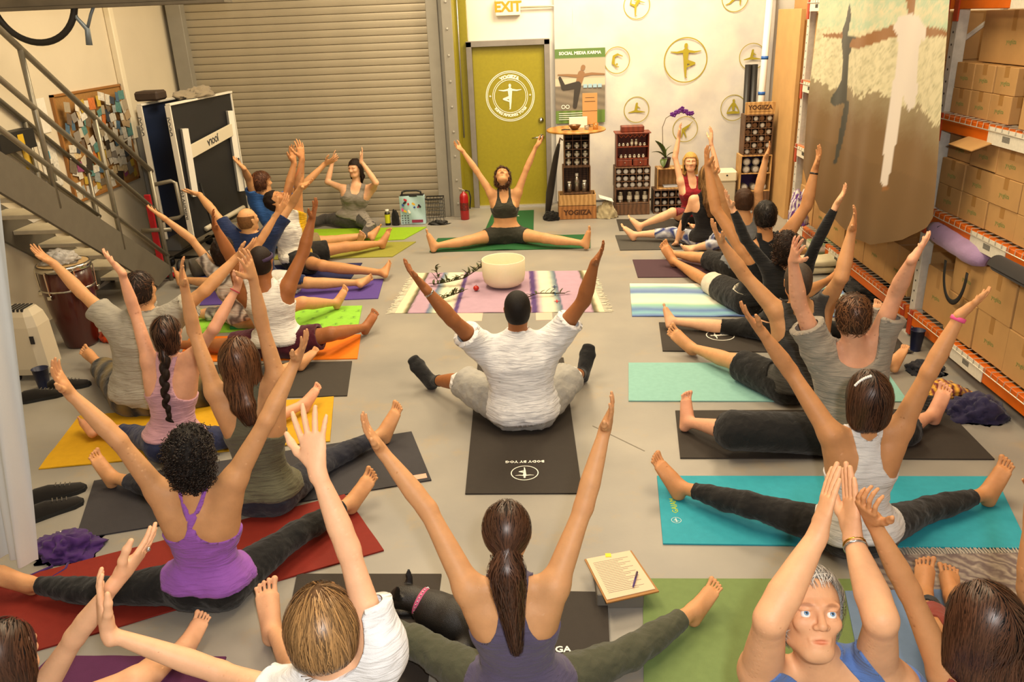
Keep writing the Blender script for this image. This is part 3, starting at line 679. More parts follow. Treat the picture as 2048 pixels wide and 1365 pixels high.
 'blonde_woman':dict(P=(1.861, 9.608, 0.11),N=(1.831, 9.608, 0.538),H=(1.81, 9.608, 0.746),A=[(1.709,9.608,0.518),(1.639,9.666,0.795),(1.681,9.692,1.034),(1.682,9.636,1.204)],B=[(1.941,9.608,0.522),(2.16,9.76,0.604),(2.081,9.826,0.928),(2.087,9.85,1.131)],LA=[(1.773,9.6,0.11),(1.568,9.284,0.235),(1.208,9.342,0.075),(1.101,9.389,0.221)],LB=[(1.949,9.616,0.11),(2.07,9.336,0.09),(1.842,9.187,0.075),(1.758,9.06,0.166)]),
 'black_tank_woman':dict(P=(1.823, 8.538, 0.11),N=(1.789, 8.538, 0.593),H=(1.789, 8.538, 0.79),A=[(1.657,8.538,0.534),(1.57,8.612,0.279),(1.508,8.635,0.045),(1.481,8.784,-0.05)],B=[(1.932,8.538,0.525),(2.045,8.63,0.287),(2.046,8.693,0.051),(2.109,8.83,-0.043)],LA=[(1.738,8.515,0.11),(1.502,8.844,0.114),(1.091,8.938,0.075),(0.978,8.986,0.221)],LB=[(1.909,8.561,0.11),(1.866,8.138,0.176),(1.624,8.307,0.075),(1.577,8.477,0.058)]),
 'grey_tank_man':dict(P=(1.935, 7.516, 0.11),N=(1.933, 7.516, 0.563),H=(1.917, 7.516, 0.732),A=[(1.806,7.516,0.52),(1.703,7.432,0.789),(1.604,7.385,1.027),(1.543,7.3,1.188)],B=[(2.062,7.516,0.55),(2.026,7.437,0.837),(2.08,7.472,1.13),(2.097,7.371,1.293)],LA=[(1.84,7.508,0.11),(1.637,7.851,0.102),(1.387,8.123,0.075),(1.338,8.259,0.198)],LB=[(2.029,7.524,0.11),(2.393,7.845,0.111),(2.774,8.116,0.075),(2.831,8.252,0.194)]),
 'black_tank_man':dict(P=(1.837, 6.527, 0.11),N=(1.859, 6.527, 0.633),H=(1.844, 6.527, 0.823),A=[(1.696,6.527,0.537),(1.477,6.649,0.857),(1.406,6.725,1.2),(1.372,6.684,1.39)],B=[(2.012,6.527,0.628),(2.163,6.511,0.897),(2.211,6.546,1.167),(2.257,6.563,1.384)],LA=[(1.74,6.513,0.11),(1.544,7.2,0.073),(1.356,7.87,0.075),(1.243,7.948,0.303)],LB=[(1.933,6.54,0.11),(2.263,6.76,0.063),(2.638,7.116,0.075),(2.741,7.251,0.173)]),
 'long_sleeve_woman':dict(P=(1.84, 5.877, 0.11),N=(1.856, 5.877, 0.585),H=(1.831, 5.877, 0.75),A=[(1.721,5.877,0.57),(1.555,5.978,0.786),(1.458,6.055,1.02),(1.37,5.975,1.159)],B=[(1.987,5.877,0.562),(2.005,5.736,0.809),(2.123,5.754,1.079),(2.173,5.693,1.243)],LA=[(1.75,5.877,0.11),(1.502,6.041,0.058),(1.072,6.165,0.075),(1.055,6.287,0.207)],LB=[(1.931,5.877,0.11),(2.295,5.875,0.077),(2.605,6.075,0.075),(2.649,6.14,0.238)]),
 'grizzled_tank_man':dict(P=(1.677, 4.842, 0.11),N=(1.635, 4.842, 0.642),H=(1.598, 4.842, 0.815),A=[(1.485,4.842,0.623),(1.284,4.9,0.846),(1.13,4.872,1.062),(1.028,4.843,1.227)],B=[(1.781,4.842,0.654),(1.789,4.65,0.892),(1.838,4.702,1.163),(1.819,4.611,1.336)],LA=[(1.581,4.842,0.11),(1.345,5.236,0.113),(1.119,5.61,0.075),(0.973,5.695,0.233)],LB=[(1.774,4.842,0.11),(2.09,5.093,0.075),(2.433,5.242,0.075),(2.534,5.358,0.193)]),
 'grey_scoop_tee_man':dict(P=(1.728, 4.173, 0.11),N=(1.717, 4.173, 0.652),H=(1.686, 4.173, 0.827),A=[(1.53,4.173,0.634),(1.398,4.176,0.903),(1.333,4.14,1.154),(1.315,4.036,1.315)],B=[(1.833,4.173,0.669),(1.893,4.148,0.962),(1.889,4.013,1.186),(2.015,4.125,1.28)],LA=[(1.633,4.173,0.11),(1.097,4.146,0.161),(0.892,4.426,0.075),(0.919,4.505,0.253)],LB=[(1.823,4.173,0.11),(2.089,4.283,0.061),(2.348,4.448,0.075),(2.408,4.508,0.27)]),
 'hair_clip_woman':dict(P=(1.452, 3.246, 0.11),N=(1.427, 3.246, 0.622),H=(1.421, 3.246, 0.801),A=[(1.284,3.246,0.614),(1.129,3.407,0.857),(0.981,3.395,1.06),(0.859,3.406,1.198)],B=[(1.582,3.246,0.636),(1.661,3.233,0.912),(1.771,3.267,1.162),(1.923,3.329,1.247)],LA=[(1.36,3.246,0.11),(1.013,3.455,0.121),(0.715,3.701,0.075),(0.608,3.825,0.267)],LB=[(1.543,3.246,0.11),(1.877,3.453,0.073),(2.222,3.58,0.075),(2.303,3.641,0.267)]),
 'grey_haired_man':dict(P=(1.22, 1.9, 0.12),N=(0.799, 1.9, 0.591),H=(0.751, 1.9, 0.778),A=[(0.63,1.9,0.562),(0.606,1.793,0.848),(0.756,1.919,1.03),(0.822,2.004,1.222)],B=[(0.962,1.9,0.566),(0.901,1.79,0.844),(0.91,2.046,0.919),(0.918,2.166,1.13)],LA=[(1.123,1.9,0.12),(0.557,1.715,0.063),(0.422,1.309,0.075),(0.399,1.309,0.267)],LB=[(1.317,1.9,0.12),(0.996,1.664,0.128),(0.918,1.308,0.075),(0.878,1.309,0.265)]),
 'red_top_woman':dict(P=(1.9, 1.9, 0.12),N=(1.306, 1.9, 0.541),H=(1.244, 1.9, 0.734),A=[(1.178,1.9,0.524),(1.072,1.994,0.771),(0.956,2.04,0.987),(0.872,1.969,1.132)],B=[(1.451,1.9,0.538),(1.385,1.941,0.812),(1.344,1.941,1.058),(1.29,1.89,1.224)],LA=[(1.81,1.9,0.12),(1.444,2.426,0.221),(1.584,2.826,0.075),(1.635,2.946,0.2)],LB=[(1.99,1.9,0.12),(1.545,2.416,0.182),(1.697,2.817,0.075),(1.74,2.975,0.15)]),
}
BN_DARK= [(7.248, 2.393), (7.151, 2.298), (7.203, 2.146), (6.969, 2.132), (7.058, 2.073), (7.122, 1.995), (7.128, 1.799), (7.124, 1.64), (7.04, 1.628), (7.075, 1.484), (7.219, 1.096), (7.27, 1.096), (7.212, 1.468), (7.163, 1.617), (7.403, 1.564), (7.537, 1.581), (7.493, 1.648), (7.289, 1.788), (7.291, 1.948), (7.448, 2.141), (7.319, 2.26)]
BN_WHITE= [(6.383, 2.18), (6.312, 2.281), (6.13, 2.307), (5.944, 2.288), (5.788, 2.2), (5.804, 2.138), (5.88, 2.142), (5.889, 1.983), (5.846, 1.808), (5.876, 1.706), (5.946, 1.676), (6.02, 1.726), (6.077, 1.772), (6.061, 1.461), (6.073, 1.117), (6.183, 1.114), (6.238, 1.4), (6.274, 1.789), (6.243, 1.964), (6.28, 2.132)]
BN_SKIN= [[(6.256, 2.444), (6.094, 2.44), (6.073, 2.304), (6.185, 2.304)], [(6.382, 2.231), (6.289, 2.158), (6.9, 2.049), (7.143, 2.063), (7.094, 2.118), (6.848, 2.146)], [(5.82, 2.23), (5.451, 2.212), (5.439, 2.177), (5.798, 2.163)], [(7.883, 2.14), (7.405, 2.157), (7.366, 2.111), (7.835, 2.116)], [(6.145, 1.114), (6.068, 1.129), (6.056, 1.094), (6.134, 1.078)]]
BN_EDGE= [(7.921, 1.722), (6.423, 1.741), (5.344, 1.7)]
BN_SEA= [(7.92, 2.173), (6.57, 2.194), (5.481, 2.205)]
BN_HEM= [(8.133, 0.934), (7.448, 0.641), (6.681, 0.603), (6.214, 0.643), (5.759, 0.802), (5.419, 0.977), (5.318, 1.068)]
# right edge [(5.508, 2.383), (5.4, 1.709), (5.31, 1.086)] left [(7.93, 2.422), (7.921, 1.722), (7.984, 0.959)]
# ---------------------------------------------------------------- the setting
def struct(o): o['kind']='structure'; return o
# concrete floor with soft stains
m=mat('concrete','#85827c',.42,var=.16,vs=1.3,col2='#9c968b',bump=.08,bs=60,spec=.4)
nt=m.node_tree; N_=nt.nodes; bs_=N_['Principled BSDF']; old=bs_.inputs['Base Color'].links[0].from_socket
n_=N_.new('ShaderNodeTexNoise'); n_.inputs['Scale'].default_value=2.3; n_.inputs['Detail'].default_value=9; n_.inputs['Roughness'].default_value=.7; tc_=N_.new('ShaderNodeTexCoord'); nt.links.new(tc_.outputs['Object'],n_.inputs['Vector'])
mr=N_.new('ShaderNodeMapRange'); mr.inputs[1].default_value=.55; mr.inputs[2].default_value=.72; mr.inputs[4].default_value=.55; nt.links.new(n_.outputs[0],mr.inputs[0])
mx_=N_.new('ShaderNodeMix'); mx_.data_type='RGBA'; nt.links.new(mr.outputs[0],mx_.inputs[0]); nt.links.new(old,mx_.inputs[6]); mx_.inputs[7].default_value=lin('#a88f68')+(1,); nt.links.new(mx_.outputs[2],bs_.inputs['Base Color'])
fo=MB().box((-6,-1.5,-.1),(5.5,11.2,0)).build('floor',m); struct(fo)
st=mat('floor_stain','#a8906a',.5,var=.4,vs=9)
fj=MB()
for a,b in (((.32,4.55),(.60,4.22)),):
    fj.box((0,-.004,0.0002),(math.dist(a,b),.004,.0012),R=[[ (b[0]-a[0])/math.dist(a,b),-(b[1]-a[1])/math.dist(a,b),0],[(b[1]-a[1])/math.dist(a,b),(b[0]-a[0])/math.dist(a,b),0],[0,0,1]],o=(a[0],a[1],0))
j=fj.build('floor_joint',mat('joint','#7a7368',.8),fo)
cream=mat('wall_cream','#d9cdb4',.8,var=.06,vs=2,bump=.15,bs=40)
struct(MB().box((-4.55,-1.2,0),(-4.4,11.1,4.6)).build('wall_left',cream))
struct(MB().box((-4.55,11.1,0),(4.4,11.25,4.6)).build('wall_back',mat('wall_white','#e9e4da',.75,var=.10,vs=1.6,bump=.25,bs=18)))
struct(MB().box((4.2,-1.2,0),(4.4,11.1,4.6)).build('wall_right',cream))
struct(MB().box((-4.55,-1.2,4.6),(4.4,11.25,4.7)).build('ceiling',mat('ceiling_grey','#a59c8c',.9)))
# roll-up door
sg=mat('shutter_metal','#aba089',.42,metal=.25,var=.10,vs=3,spec=.5)
sh=tag(MB().box((-4.18,10.56,0),(-1.18,10.60,3.4)).build('door_1',mat('shutter_back','#3d352c',.8)),'grey steel roll-up door with horizontal slats',None); struct(sh)
b=MB(); n=7
pts=[(0,.010),(.004,-.001),(.02,-.0035),(.045,-.0045),(.065,-.0035),(.0805,-.001),(.0845,.010)]
for z,y in pts: b.add([(-4.17,10.55+y,z),(-1.19,10.55+y,z)],[])
b.f=[(2*i,2*i+1,2*i+3,2*i+2) for i in range(len(pts)-1)]
sl=b.build('slat',sg,sh)
for i in range(1,40):
    o=sl.copy(); COL.objects.link(o); o.location.z=.086*i
struct(MB().box((-4.34,10.42,0),(-4.16,10.62,3.4),.006).build('trim_1',mat('jamb_grey','#8f8a7e',.55,var=.1,vs=8)))
t2=struct(MB().box((-1.24,10.46,0),(-1.10,10.62,3.4),.004).box((-1.05,10.40,0),(-.93,10.46,3.4),.004).box((-1.10,10.50,0),(-1.0,10.62,3.4)).build('trim_2',mat('jamb_grey','#8f8a7e',.55)))
bm=MB()
for i in range(11): bm.lathe([(.016,0),(.013,.008),(.0,.010)],(-.99,10.40,.18+i*.30),10,axis=(0,-1,0))
bm.build('bolt',mat('zinc','#b0aca0',.4,metal=.6),t2)
green=mat('green_paint','#978c14',.5,var=.10,vs=30,bump=.1,bs=90)
struct(MB().box((-.99,10.46,0),(-.93,11.1,3.4)).box((-.93,10.98,0),(-.80,11.1,3.4)).build('wall_return',green))
struct(MB().box((-4.4,10.62,0),(-4.3,11.1,3.4)).build('wall_corner',cream))
p=tag(MB().tube([(-.905,10.9,.94),(-.90,10.9,3.)],.012,8).build('steel_rod',mat('steel','#a7a49c',.35,metal=.7),smooth=True),'thin steel rod fixed upright on the green strip beside the door','rod')
# green exit door with white seal
dr=struct(MB().box((-.75,10.99,.01),(.165,11.03,2.045),.003).build('door_2',green))
fr=mat('door_frame','#86807a',.5,var=.15,vs=10)
MB().box((-.82,10.93,0),(-.75,11.1,2.11),.004).box((.165,10.93,0),(.235,11.1,2.11),.004).box((-.82,10.93,2.045),(.235,11.1,2.115),.004).build('door_frame',fr,dr)
MB().box((-.75,10.93,0),(.165,11.0,.02)).build('threshold',mat('alu','#c9c4b8',.3,metal=.6),dr)
mt=mat('chrome','#c5c2bb',.18,metal=1)
MB().lathe([(.034,0),(.034,.012),(.022,.018),(.018,.03),(0,.031)],(.105,10.99,1.12),18,axis=(0,-1,0)).build('deadbolt',mt,dr,smooth=True)
MB().lathe([(.036,0),(.036,.014),(.016,.02),(.013,.05),(0,.052)],(.105,10.99,.905),18,axis=(0,-1,0)).tube([(.105,10.94,.905),(.06,10.935,.905),(-.02,10.94,.895)],[.013,.012,.009],10).build('lever_handle',mt,dr,smooth=True)
wp=mat('white_paint','#efeee2',.6)
def ring2d(c,R0,R1,z,right,up,n=72,t=.0015):
    c=np.array(c,float);right=np.array(right,float);up=np.array(up,float);nn=np.cross(right,up);v=[];f=[]
    for k in range(n):
        a=2*PI*k/n;d=right*math.cos(a)+up*math.sin(a); v+=[c+d*R0+nn*z,c+d*R1+nn*z]
    for k in range(n): f.append((2*k,2*k+1,(2*k+3)%(2*n),(2*k+2)%(2*n)))
    return v,f
def strokes(c,sc,S,z,right=(1,0,0),up=(0,0,1)):
    c=np.array(c,float);right=np.array(right,float);up=np.array(up,float);nn=np.cross(right,up);V_=[];F_=[]
    for i,(x0,y0,x1,y1,w0,w1) in enumerate(S):
        d=np.array([x1-x0,y1-y0]);L=np.linalg.norm(d); a=math.atan2(d[1],d[0]) if L>0 else 0; b0=len(V_); ps=[]
        for k in range(9):
            t=a+PI/2+PI*k/8; ps.append((x0+math.cos(t)*w0,y0+math.sin(t)*w0))
        for k in range(9):
            t=a-PI/2+PI*k/8; ps.append((x1+math.cos(t)*w1,y1+math.sin(t)*w1))
        for x,y in ps: V_.append(c+right*x*sc+up*y*sc+nn*(z+i*.00012))
        F_.append(tuple(range(b0,b0+18)))
    return V_,F_
TREE=[(0,.64,0,.70,.085,.08),(0,.55,0,.3,.05,.10),(0,.40,0,.0,.15,.10),(0,.42,.42,.36,.07,.045),(.42,.36,.72,.40,.045,.02),(0,.42,-.42,.36,.07,.045),(-.42,.36,-.72,.40,.045,.02),(0,-.02,0,-.4,.10,.07),(0,-.4,.02,-.78,.065,.035),(.02,-.78,.08,-.80,.03,.02),(0,-.05,.42,-.16,.10,.06),(.42,-.16,.10,-.30,.06,.04)]
TREEL=[(-x0,a,-x1,b_,w0,w1) for x0,a,x1,b_,w0,w1 in TREE]
DANCER=[(.18,.42,.2,.46,.09,.08),(.12,.30,-.12,-.05,.12,.10),(.14,.28,.62,.18,.05,.02),(.1,.28,-.3,.42,.05,.02),(-.12,-.05,-.5,.1,.09,.06),(-.5,.1,-.42,.5,.055,.03),(-.1,-.08,-.1,-.75,.09,.035),(-.1,-.75,.02,-.77,.03,.02)]
PIGEON=[(.0,.45,.03,.5,.09,.08),(.0,.34,-.06,-.05,.10,.12),(-.06,-.10,-.65,-.22,.10,.03),(0,-.12,.68,-.2,.10,.03),(.0,.3,.28,.12,.05,.03)]
LOTUS=[(0,.54,0,.60,.10,.10),(0,.34,0,-.10,.13,.11),(.1,.32,.34,-.02,.07,.05),(.34,-.02,.48,-.3,.05,.03),(-.1,.32,-.34,-.02,.07,.05),(-.34,-.02,-.48,-.3,.05,.03),(0,-.36,.46,-.40,.12,.08),(0,-.36,-.46,-.40,.12,.08)]
SCORP=[(-.25,.3,-.3,-.2,.10,.12),(-.3,-.2,-.05,-.5,.08,.05),(-.25,.3,.05,.45,.10,.08),(.05,.45,.45,.30,.07,.03),(-.05,-.5,.15,-.5,.04,.03),(0,-.32,0,-.3,.08,.08)]
CRESC=[(.1,.5,.12,.56,.09,.08),(.08,.42,-.02,.0,.12,.12),(.05,.45,.1,.8,.06,.03),(0,-.05,.42,-.1,.10,.06),(.42,-.1,.42,-.5,.06,.04),(-.02,-.05,-.4,-.4,.10,.06),(-.4,-.4,-.7,-.5,.05,.03)]
SIDE=[(.3,.3,.35,.33,.08,.07),(.22,.22,-.2,-.02,.11,.10),(.2,.22,.62,.62,.05,.02),(-.2,-.05,-.3,-.65,.09,.04),(-.15,-.05,.1,-.65,.08,.04),(.18,.2,-.1,-.35,.04,.02)]
c=(-.285,10.989,1.43)
v1=[];f1=[]
for R0,R1 in ((.305,.315),(.288,.296),(.222,.229),(.200,.208)):
    v,f=ring2d(c,R0,R1,.002,(1,0,0),(0,0,1)); f1+=[tuple(i+len(v1) for i in q) for q in f]; v1+=v
MB().add(v1,f1).build('seal_ring',wp,dr)
v,f=strokes(c,.20,TREEL,.002); MB().add(v,f).build('seal_figure',wp,dr)
text('YOGIIZA',.062,c,(1,0,0),(0,0,1),wp,dr,'seal_lettering',bold=.004,bend=(.241,PI/2))
text('KING AMONG YOGI',.050,c,(1,0,0),(0,0,1),wp,dr,'seal_lettering',bold=.003,bend=(-.241,-PI/2))
dm=MB()
for a in (PI*.99,PI*.01): 
    for k in range(4): dm.ball(np.array(c)+np.array([math.cos(a)*.258+math.cos(k*PI/2)*.008,-.002,math.sin(a)*.258+math.sin(k*PI/2)*.008]),.006,6,4)
dm.build('seal_ornament',wp,dr)
# exit sign
ex=thing('exit_sign','white EXIT sign box with orange letters above the green door','sign',(-.275,11.08,2.4))
MB().box((-.43,11.03,2.40),(-.12,11.10,2.60),.006).build('housing',mat('sign_white','#e9e3cf',.5),ex)
text('EXIT',.165,(-.275,11.027,2.50),(1,0,0),(0,0,1),mat('exit_orange','#ef8a12',.5,emit=.25),ex,'lettering',bold=.006)
cd=mat('conduit','#c9c0a8',.45,metal=.3)
tag(MB().tube([(-.12,11.06,2.49),(.36,11.06,2.49),(.42,11.06,2.47),(.455,11.06,2.42),(.46,11.06,2.35),(.465,11.06,1.9)],.012,8).tube([(.53,11.06,3.2),(.53,11.06,1.9)],.014,8).build('conduit',cd,smooth=True),'painted electrical conduit running from the EXIT sign behind the poster','pipe')
# canvas sheet with ochre yoga emblems
sheet=MB().grid(lambda u,v:(.30+2.75*u,11.045+.006*math.sin(u*26+3*math.sin(v*7))+.006*math.sin(v*19+u*11),.03+3.3*v),70,56).build('canvas_sheet',mat('canvas','#ded8cb',.85,var=.10,vs=3,col2='#c4bfbd',bump=.5,bs=14),smooth=True)
tag(sheet,'white canvas sheet printed with ochre circled yoga figures on the back wall','sheet')
oc=mat('ochre_print','#a1921e',.7)
for (x,z,R,S,th) in ((1.33,2.46,.165,DANCER,.009),(2.54,2.50,.165,CRESC,.009),(1.09,1.82,.165,SCORP,.009),(1.96,1.79,.275,TREE,.013),(2.80,1.80,.165,PIGEON,.009),(1.35,1.20,.165,PIGEON,.009),(1.99,.93,.165,SIDE,.009),(2.60,1.18,.165,LOTUS,.009),(1.93,2.72,.165,TREE,.009)):
    cc=(x,11.028,z); v,f=ring2d(cc,R-th,R,.0,(1,0,0),(0,0,1)); b=MB().add(v,f); v,f=strokes(cc,R*.95,S,.001); b.add(v,f); b.build('printed_emblem',oc,sheet)
# poster
po=thing('poster','tall poster with green header and man in dancer pose above the round table','poster',(.62,11.02,1.0))
def pcol(u,v):
    if v>.87: return lin('#5f7d3c')
    if v<.17: return tuple(a*(.8+.2*math.sin(u*40)) for a in lin('#6d8a3c'))
    if v>.60: return tuple(a*(1-.2*(v-.6)) for a in lin('#b9ad96'))
    if v>.5: return lin('#cfc3a8')
    return tuple(a*(.85+.15*math.sin(v*60+u*9)) for a in lin('#8c8170'))
MB().grid(lambda u,v:(.30+.64*u,11.018,1.06+.92*v),24,60,col=pcol).build('print',mat('poster_print','#ffffff',.35,attr='tint'),po,cols=True)
text('SOCIAL MEDIA KARMA',.052,(.62,11.016,1.925),(1,0,0),(0,0,1),wp,po,'headline',bold=.002)
text('change the world through yoga',.030,(.62,11.016,1.862),(1,0,0),(0,0,1),mat('pale_green','#b8c79a',.6),po,'subheading') if False else None
MAN_P=[(.03,.30,-.03,.10,.09,.08),(-.0,.26,.30,.30,.04,.03),(.30,.30,.62,.28,.03,.018),(-.02,.25,-.30,.28,.04,.03),(-.30,.28,-.56,.30,.03,.015),(.07,.44,.08,.47,.055,.055)]
MAN_L=[(-.06,.04,-.42,-.02,.085,.065),(-.42,-.02,-.52,.22,.06,.035),(-.06,.02,-.14,-.50,.085,.05)]
v,f=strokes((.62,11.012,1.52),.50,MAN_P,.0); MB().add(v,f).build('printed_torso',mat('print_skin','#94704e',.6),po)
v,f=strokes((.62,11.012,1.52),.50,MAN_L,.001); MB().add(v,f).build('printed_trousers',mat('print_dark','#3b3630',.6),po)
b=MB()
for k in range(4): b.box((.66+k*.062,11.009,1.50),(.71+k*.062,11.0095,1.545))
b.build('printed_icon',mat('icon_blue','#9fc0d0',.6),po)
b=MB()
for k,wd in enumerate((.42,.36,.40,.30)): b.box((.34,11.009,1.185-k*.026),(.34+wd,11.0095,1.193-k*.026))
for k in range(2): 
    v,f=ring2d((.40+k*.055,11.0095,1.27),.018,.026,0,(1,0,0),(0,0,1),20); b.add(v,f)
b.build('printed_small_text',wp,po)
# ---------------------------------------------------------------- stairs on the left
stl=mat('stair_steel','#625c50',.55,var=.12,vs=12,bump=.1,bs=80); rl=mat('rail_steel','#8d8778',.38,metal=.55,var=.12,vs=30)
sz=lambda y:1.64-.672*(y-5.76)
stt=thing('staircase','open steel staircase climbing towards the camera on the left','staircase',(-4.05,7.9,0))
for x in (-3.77,-4.385):
    b=MB(); y0,y1=8.05,4.35
    v=[(x+dx,y,sz(y)+dz) for dx in (0,.03) for (y,dz) in ((y0,.0),(y1,.0),(y1,-.34),(y0-.42,-.34+.0))]
    v=[(a,bb,max(0,cz)) for a,bb,cz in v]; b.add(v,[(0,1,2,3),(7,6,5,4),(0,4,5,1),(1,5,6,2),(2,6,7,3),(3,7,4,0)]); b.build('stringer',stl,stt)
for k in range(12):
    y=7.86-k*.285; z=.19*(k+1)-.12+.02
    MB().box((-4.355,y-.14,z),(-3.77,y+.14,z+.035),.004).build('tread',mat('tread_top','#cfc3a6',.6,var=.1,vs=20),stt)
for x in (-3.755,-4.37):
    py=[7.97,7.15,6.31,5.45,4.6]
    for y in py: MB().tube([(x,y,sz(y)-.15 if y<7.9 else 0),(x,y,2.31-.71*(y-6.31))],.021,10).build('post',rl,stt,smooth=True)
    for dz,r in ((0,.024),(-.43,.022),(-.86,.021)):
        MB().tube([(x,8.0,2.31-.71*1.69+dz),(x,4.3,2.31+.71*2.01+dz)],r,10).build('handrail' if dz==0 else 'rail',rl,stt,smooth=True)
MB().tube([(-3.755,7.98,.98),(-3.60,8.05,1.0),(-3.56,8.05,.98),(-3.55,8.05,.66),(-3.60,8.05,.63),(-3.755,7.98,.62)],.02,10).build('return_rail',rl,stt,smooth=True)
# overhead beam, tyre and hose
struct(MB().box((-4.4,6.36,2.585),(-2.2,6.5,2.66),.004).box((-4.4,6.34,2.565),(-2.2,6.52,2.585)).build('trim_3',mat('beam','#6b6150',.7,var=.3,vs=6)))
bi=thing('bicycle','bicycle hung from the overhead beam, black tyre and blue-grey fork showing','bicycle',(-3.5,6.4,2.3)); MB().tube([(-3.63+.31*math.cos(a),6.4,2.65+.31*math.sin(a)) for a in np.linspace(0,2*PI,49)],.024,10).build('tyre',mat('rubber','#1f1c18',.6,bump=.2,bs=90),bi,smooth=True)
MB().tube([(-3.36,6.4,2.62),(-3.33,6.4,2.5),(-3.27,6.4,2.42),(-3.28,6.4,2.31)],[.012,.014,.02,.024],8).tube([(-3.17,6.4,2.60),(-3.22,6.4,2.52),(-3.27,6.4,2.42)],.012,8).build('fork',mat('blue_grey','#76818a',.4,metal=.3),bi,smooth=True)
struct(MB().box((-4.4,9.0,1.30),(-4.33,9.09,4.0),.01).build('trim_4',mat('pipe_cream','#e6dbc0',.6)))
# notice board
nb=thing('notice_board','cork notice board crowded with pinned photos and clippings','notice board',(-4.4,8.4,.9))
MB().box((-4.40,7.68,.90),(-4.385,9.0,1.86)).build('cork',mat('cork','#a5793f',.9,var=.2,vs=50),nb)
b=MB(); wd=mat('oak','#9c6a34',.5)
b.box((-4.40,7.66,.88),(-4.37,9.02,.90)).box((-4.40,7.66,1.86),(-4.37,9.02,1.88)).box((-4.40,7.66,.88),(-4.37,7.69,1.88)).box((-4.40,8.99,.88),(-4.37,9.02,1.88)); b.build('board_frame',wd,nb)
pc=['#e8e2d4','#e3dccb','#cfc5b0','#a89a82','#7a6c58','#e8e2d4','#d4cab4','#d9d0bd','#f2ecdf','#3c4450','#b59a76','#e0c89a','#6b5a4a','#c2a23a','#5e8f8a','#9a4a78','#c8c2b8','#a8b0ae','#3a3026','#d97a3a','#e5ddcc','#8b8378','#50708a']
pr_=random.Random(3)
def paper(par,x,y,z,w_,h_,col,tilt,k): 
    ca,sa=math.cos(tilt),math.sin(tilt); R=[[1,0,0],[0,ca,-sa],[0,sa,ca]]
    b=MB().box((0,-w_/2,-h_/2),(.0012,w_/2,h_/2),R=R,o=(x+k*.0006,y,z)); return b.build('paper',mat('paper_'+col.strip('#'),col,.7,var=.35 if k%2 else .1,vs=40),par)
k=0
for iz in range(10):
    for iy in range(13):
        if pr_.random()<.93:
            paper(nb,-4.384,7.75+iy*.098+pr_.uniform(-.03,.03),.96+iz*.090+pr_.uniform(-.03,.03),pr_.uniform(.06,.13),pr_.uniform(.06,.13),pr_.choice(pc),pr_.uniform(-.35,.35),k); k+=1
pb=thing('wall_papers','white printed sheets taped to the cream wall left of the cork board','papers',(-4.4,7.3,1.2))
for y,z,w_,h_,c_ in ((7.45,1.72,.22,.30,'#ece6d8'),(7.42,1.30,.26,.42,'#e8e2d4'),(7.12,1.42,.14,.22,'#d8b23a'),(7.40,1.38,.08,.07,'#3f96b4'),(7.0,1.05,.30,.36,'#ded8cc'),(7.42,1.22,.08,.16,'#6f6a5c')):
    k+=1; o=MB().box((-4.398+k*.00002,y-w_/2,z-h_/2),(-4.396+k*.00004,y+w_/2,z+h_/2)).build('paper',mat('paper_'+c_.strip('#'),c_,.7,var=.1,vs=40),pb)
bx=thing('parts_rack','black wall rack with a yellow label behind the railing','rack',(-4.4,6.85,1.55))
MB().box((-4.40,6.6,1.50),(-4.28,7.1,1.66),.004).build('body',mat('black_plastic','#1c1a18',.5),bx); MB().box((-4.279,6.85,1.53),(-4.277,6.93,1.63)).build('tag',mat('yellow_tag','#d8b020',.6),bx)
# ---------------------------------------------------------------- folded table-tennis table
tt=thing('table_tennis_table','folded table tennis table on wheels, black underside with white leg frame','table',(-3.7,8.9,0))
def slab(A,B,z0,z1,t,name,m,par,c=.002):
    A=np.array(A);B=np.array(B);d=nrm(np.array([B[0]-A[0],B[1]-A[1],0]));n_=np.array([d[1],-d[0],0]); L=math.dist(A,B)
    R=np.stack([d,n_,(0,0,1)],1); return MB().box((0,0,z0),(L,t,z1),c,R=R,o=(A[0],A[1],0)).build(name,m,par)
wht=mat('white_enamel','#ded9cc',.4); blk=mat('table_black','#17171a',.6,var=.2,vs=20); blu=mat('table_blue','#16233f',.5)
A2,B2=(-3.60,8.26),(-3.46,9.62); A1,B1=(-3.93,8.36),(-3.79,9.72)
slab(A2,B2,.34,1.70,.025,'tabletop',blk,tt); slab(A1,B1,.34,1.70,.025,'tabletop',blu,tt)
for A,B in ((A2,B2),(A1,B1)):
    slab((A[0]-.01,A[1]-.02),(A[0]-.008,A[1]-.0),.34,1.70,.055,'edge_strip',wht,tt); slab((B[0]-.012,B[1]),(B[0]-.010,B[1]+.02),.34,1.70,.05,'edge_strip',wht,tt); slab((A[0],A[1]-.02),(B[0],B[1]+.02),1.70,1.72,.05,'edge_strip',wht,tt)
    text('JOOLA',.06,(A[0]+.018,A[1]-.0225,1.50),(0,0,-1),(1,0,0),mat('dark_print','#3a3a3a',.6),tt,'lettering',bold=.001)
    text('INFINITY 525',.055,(A[0]+.018,A[1]-.0225,.72),(0,0,1),(-1,0,0),mat('dark_print','#3a3a3a',.6),tt,'lettering',bold=.001)
dA=nrm(np.array([.14,1.36,0])); nA=np.array([dA[1],-dA[0],0])
def tp(s_,z,o_=.05): return np.array([A2[0],A2[1],0])+dA*s_+nA*o_+np.array([0,0,z])
for s_,z0,z1 in ((.12,.78,1.46),(1.18,.62,1.52)):
    q=[tp(s_,z0,.06),tp(s_+.03,z1,.06)]; MB().tube(q,[.045,.045],4,side=(0,0,0.0001+1) if False else None).build('leg',wht,tt)
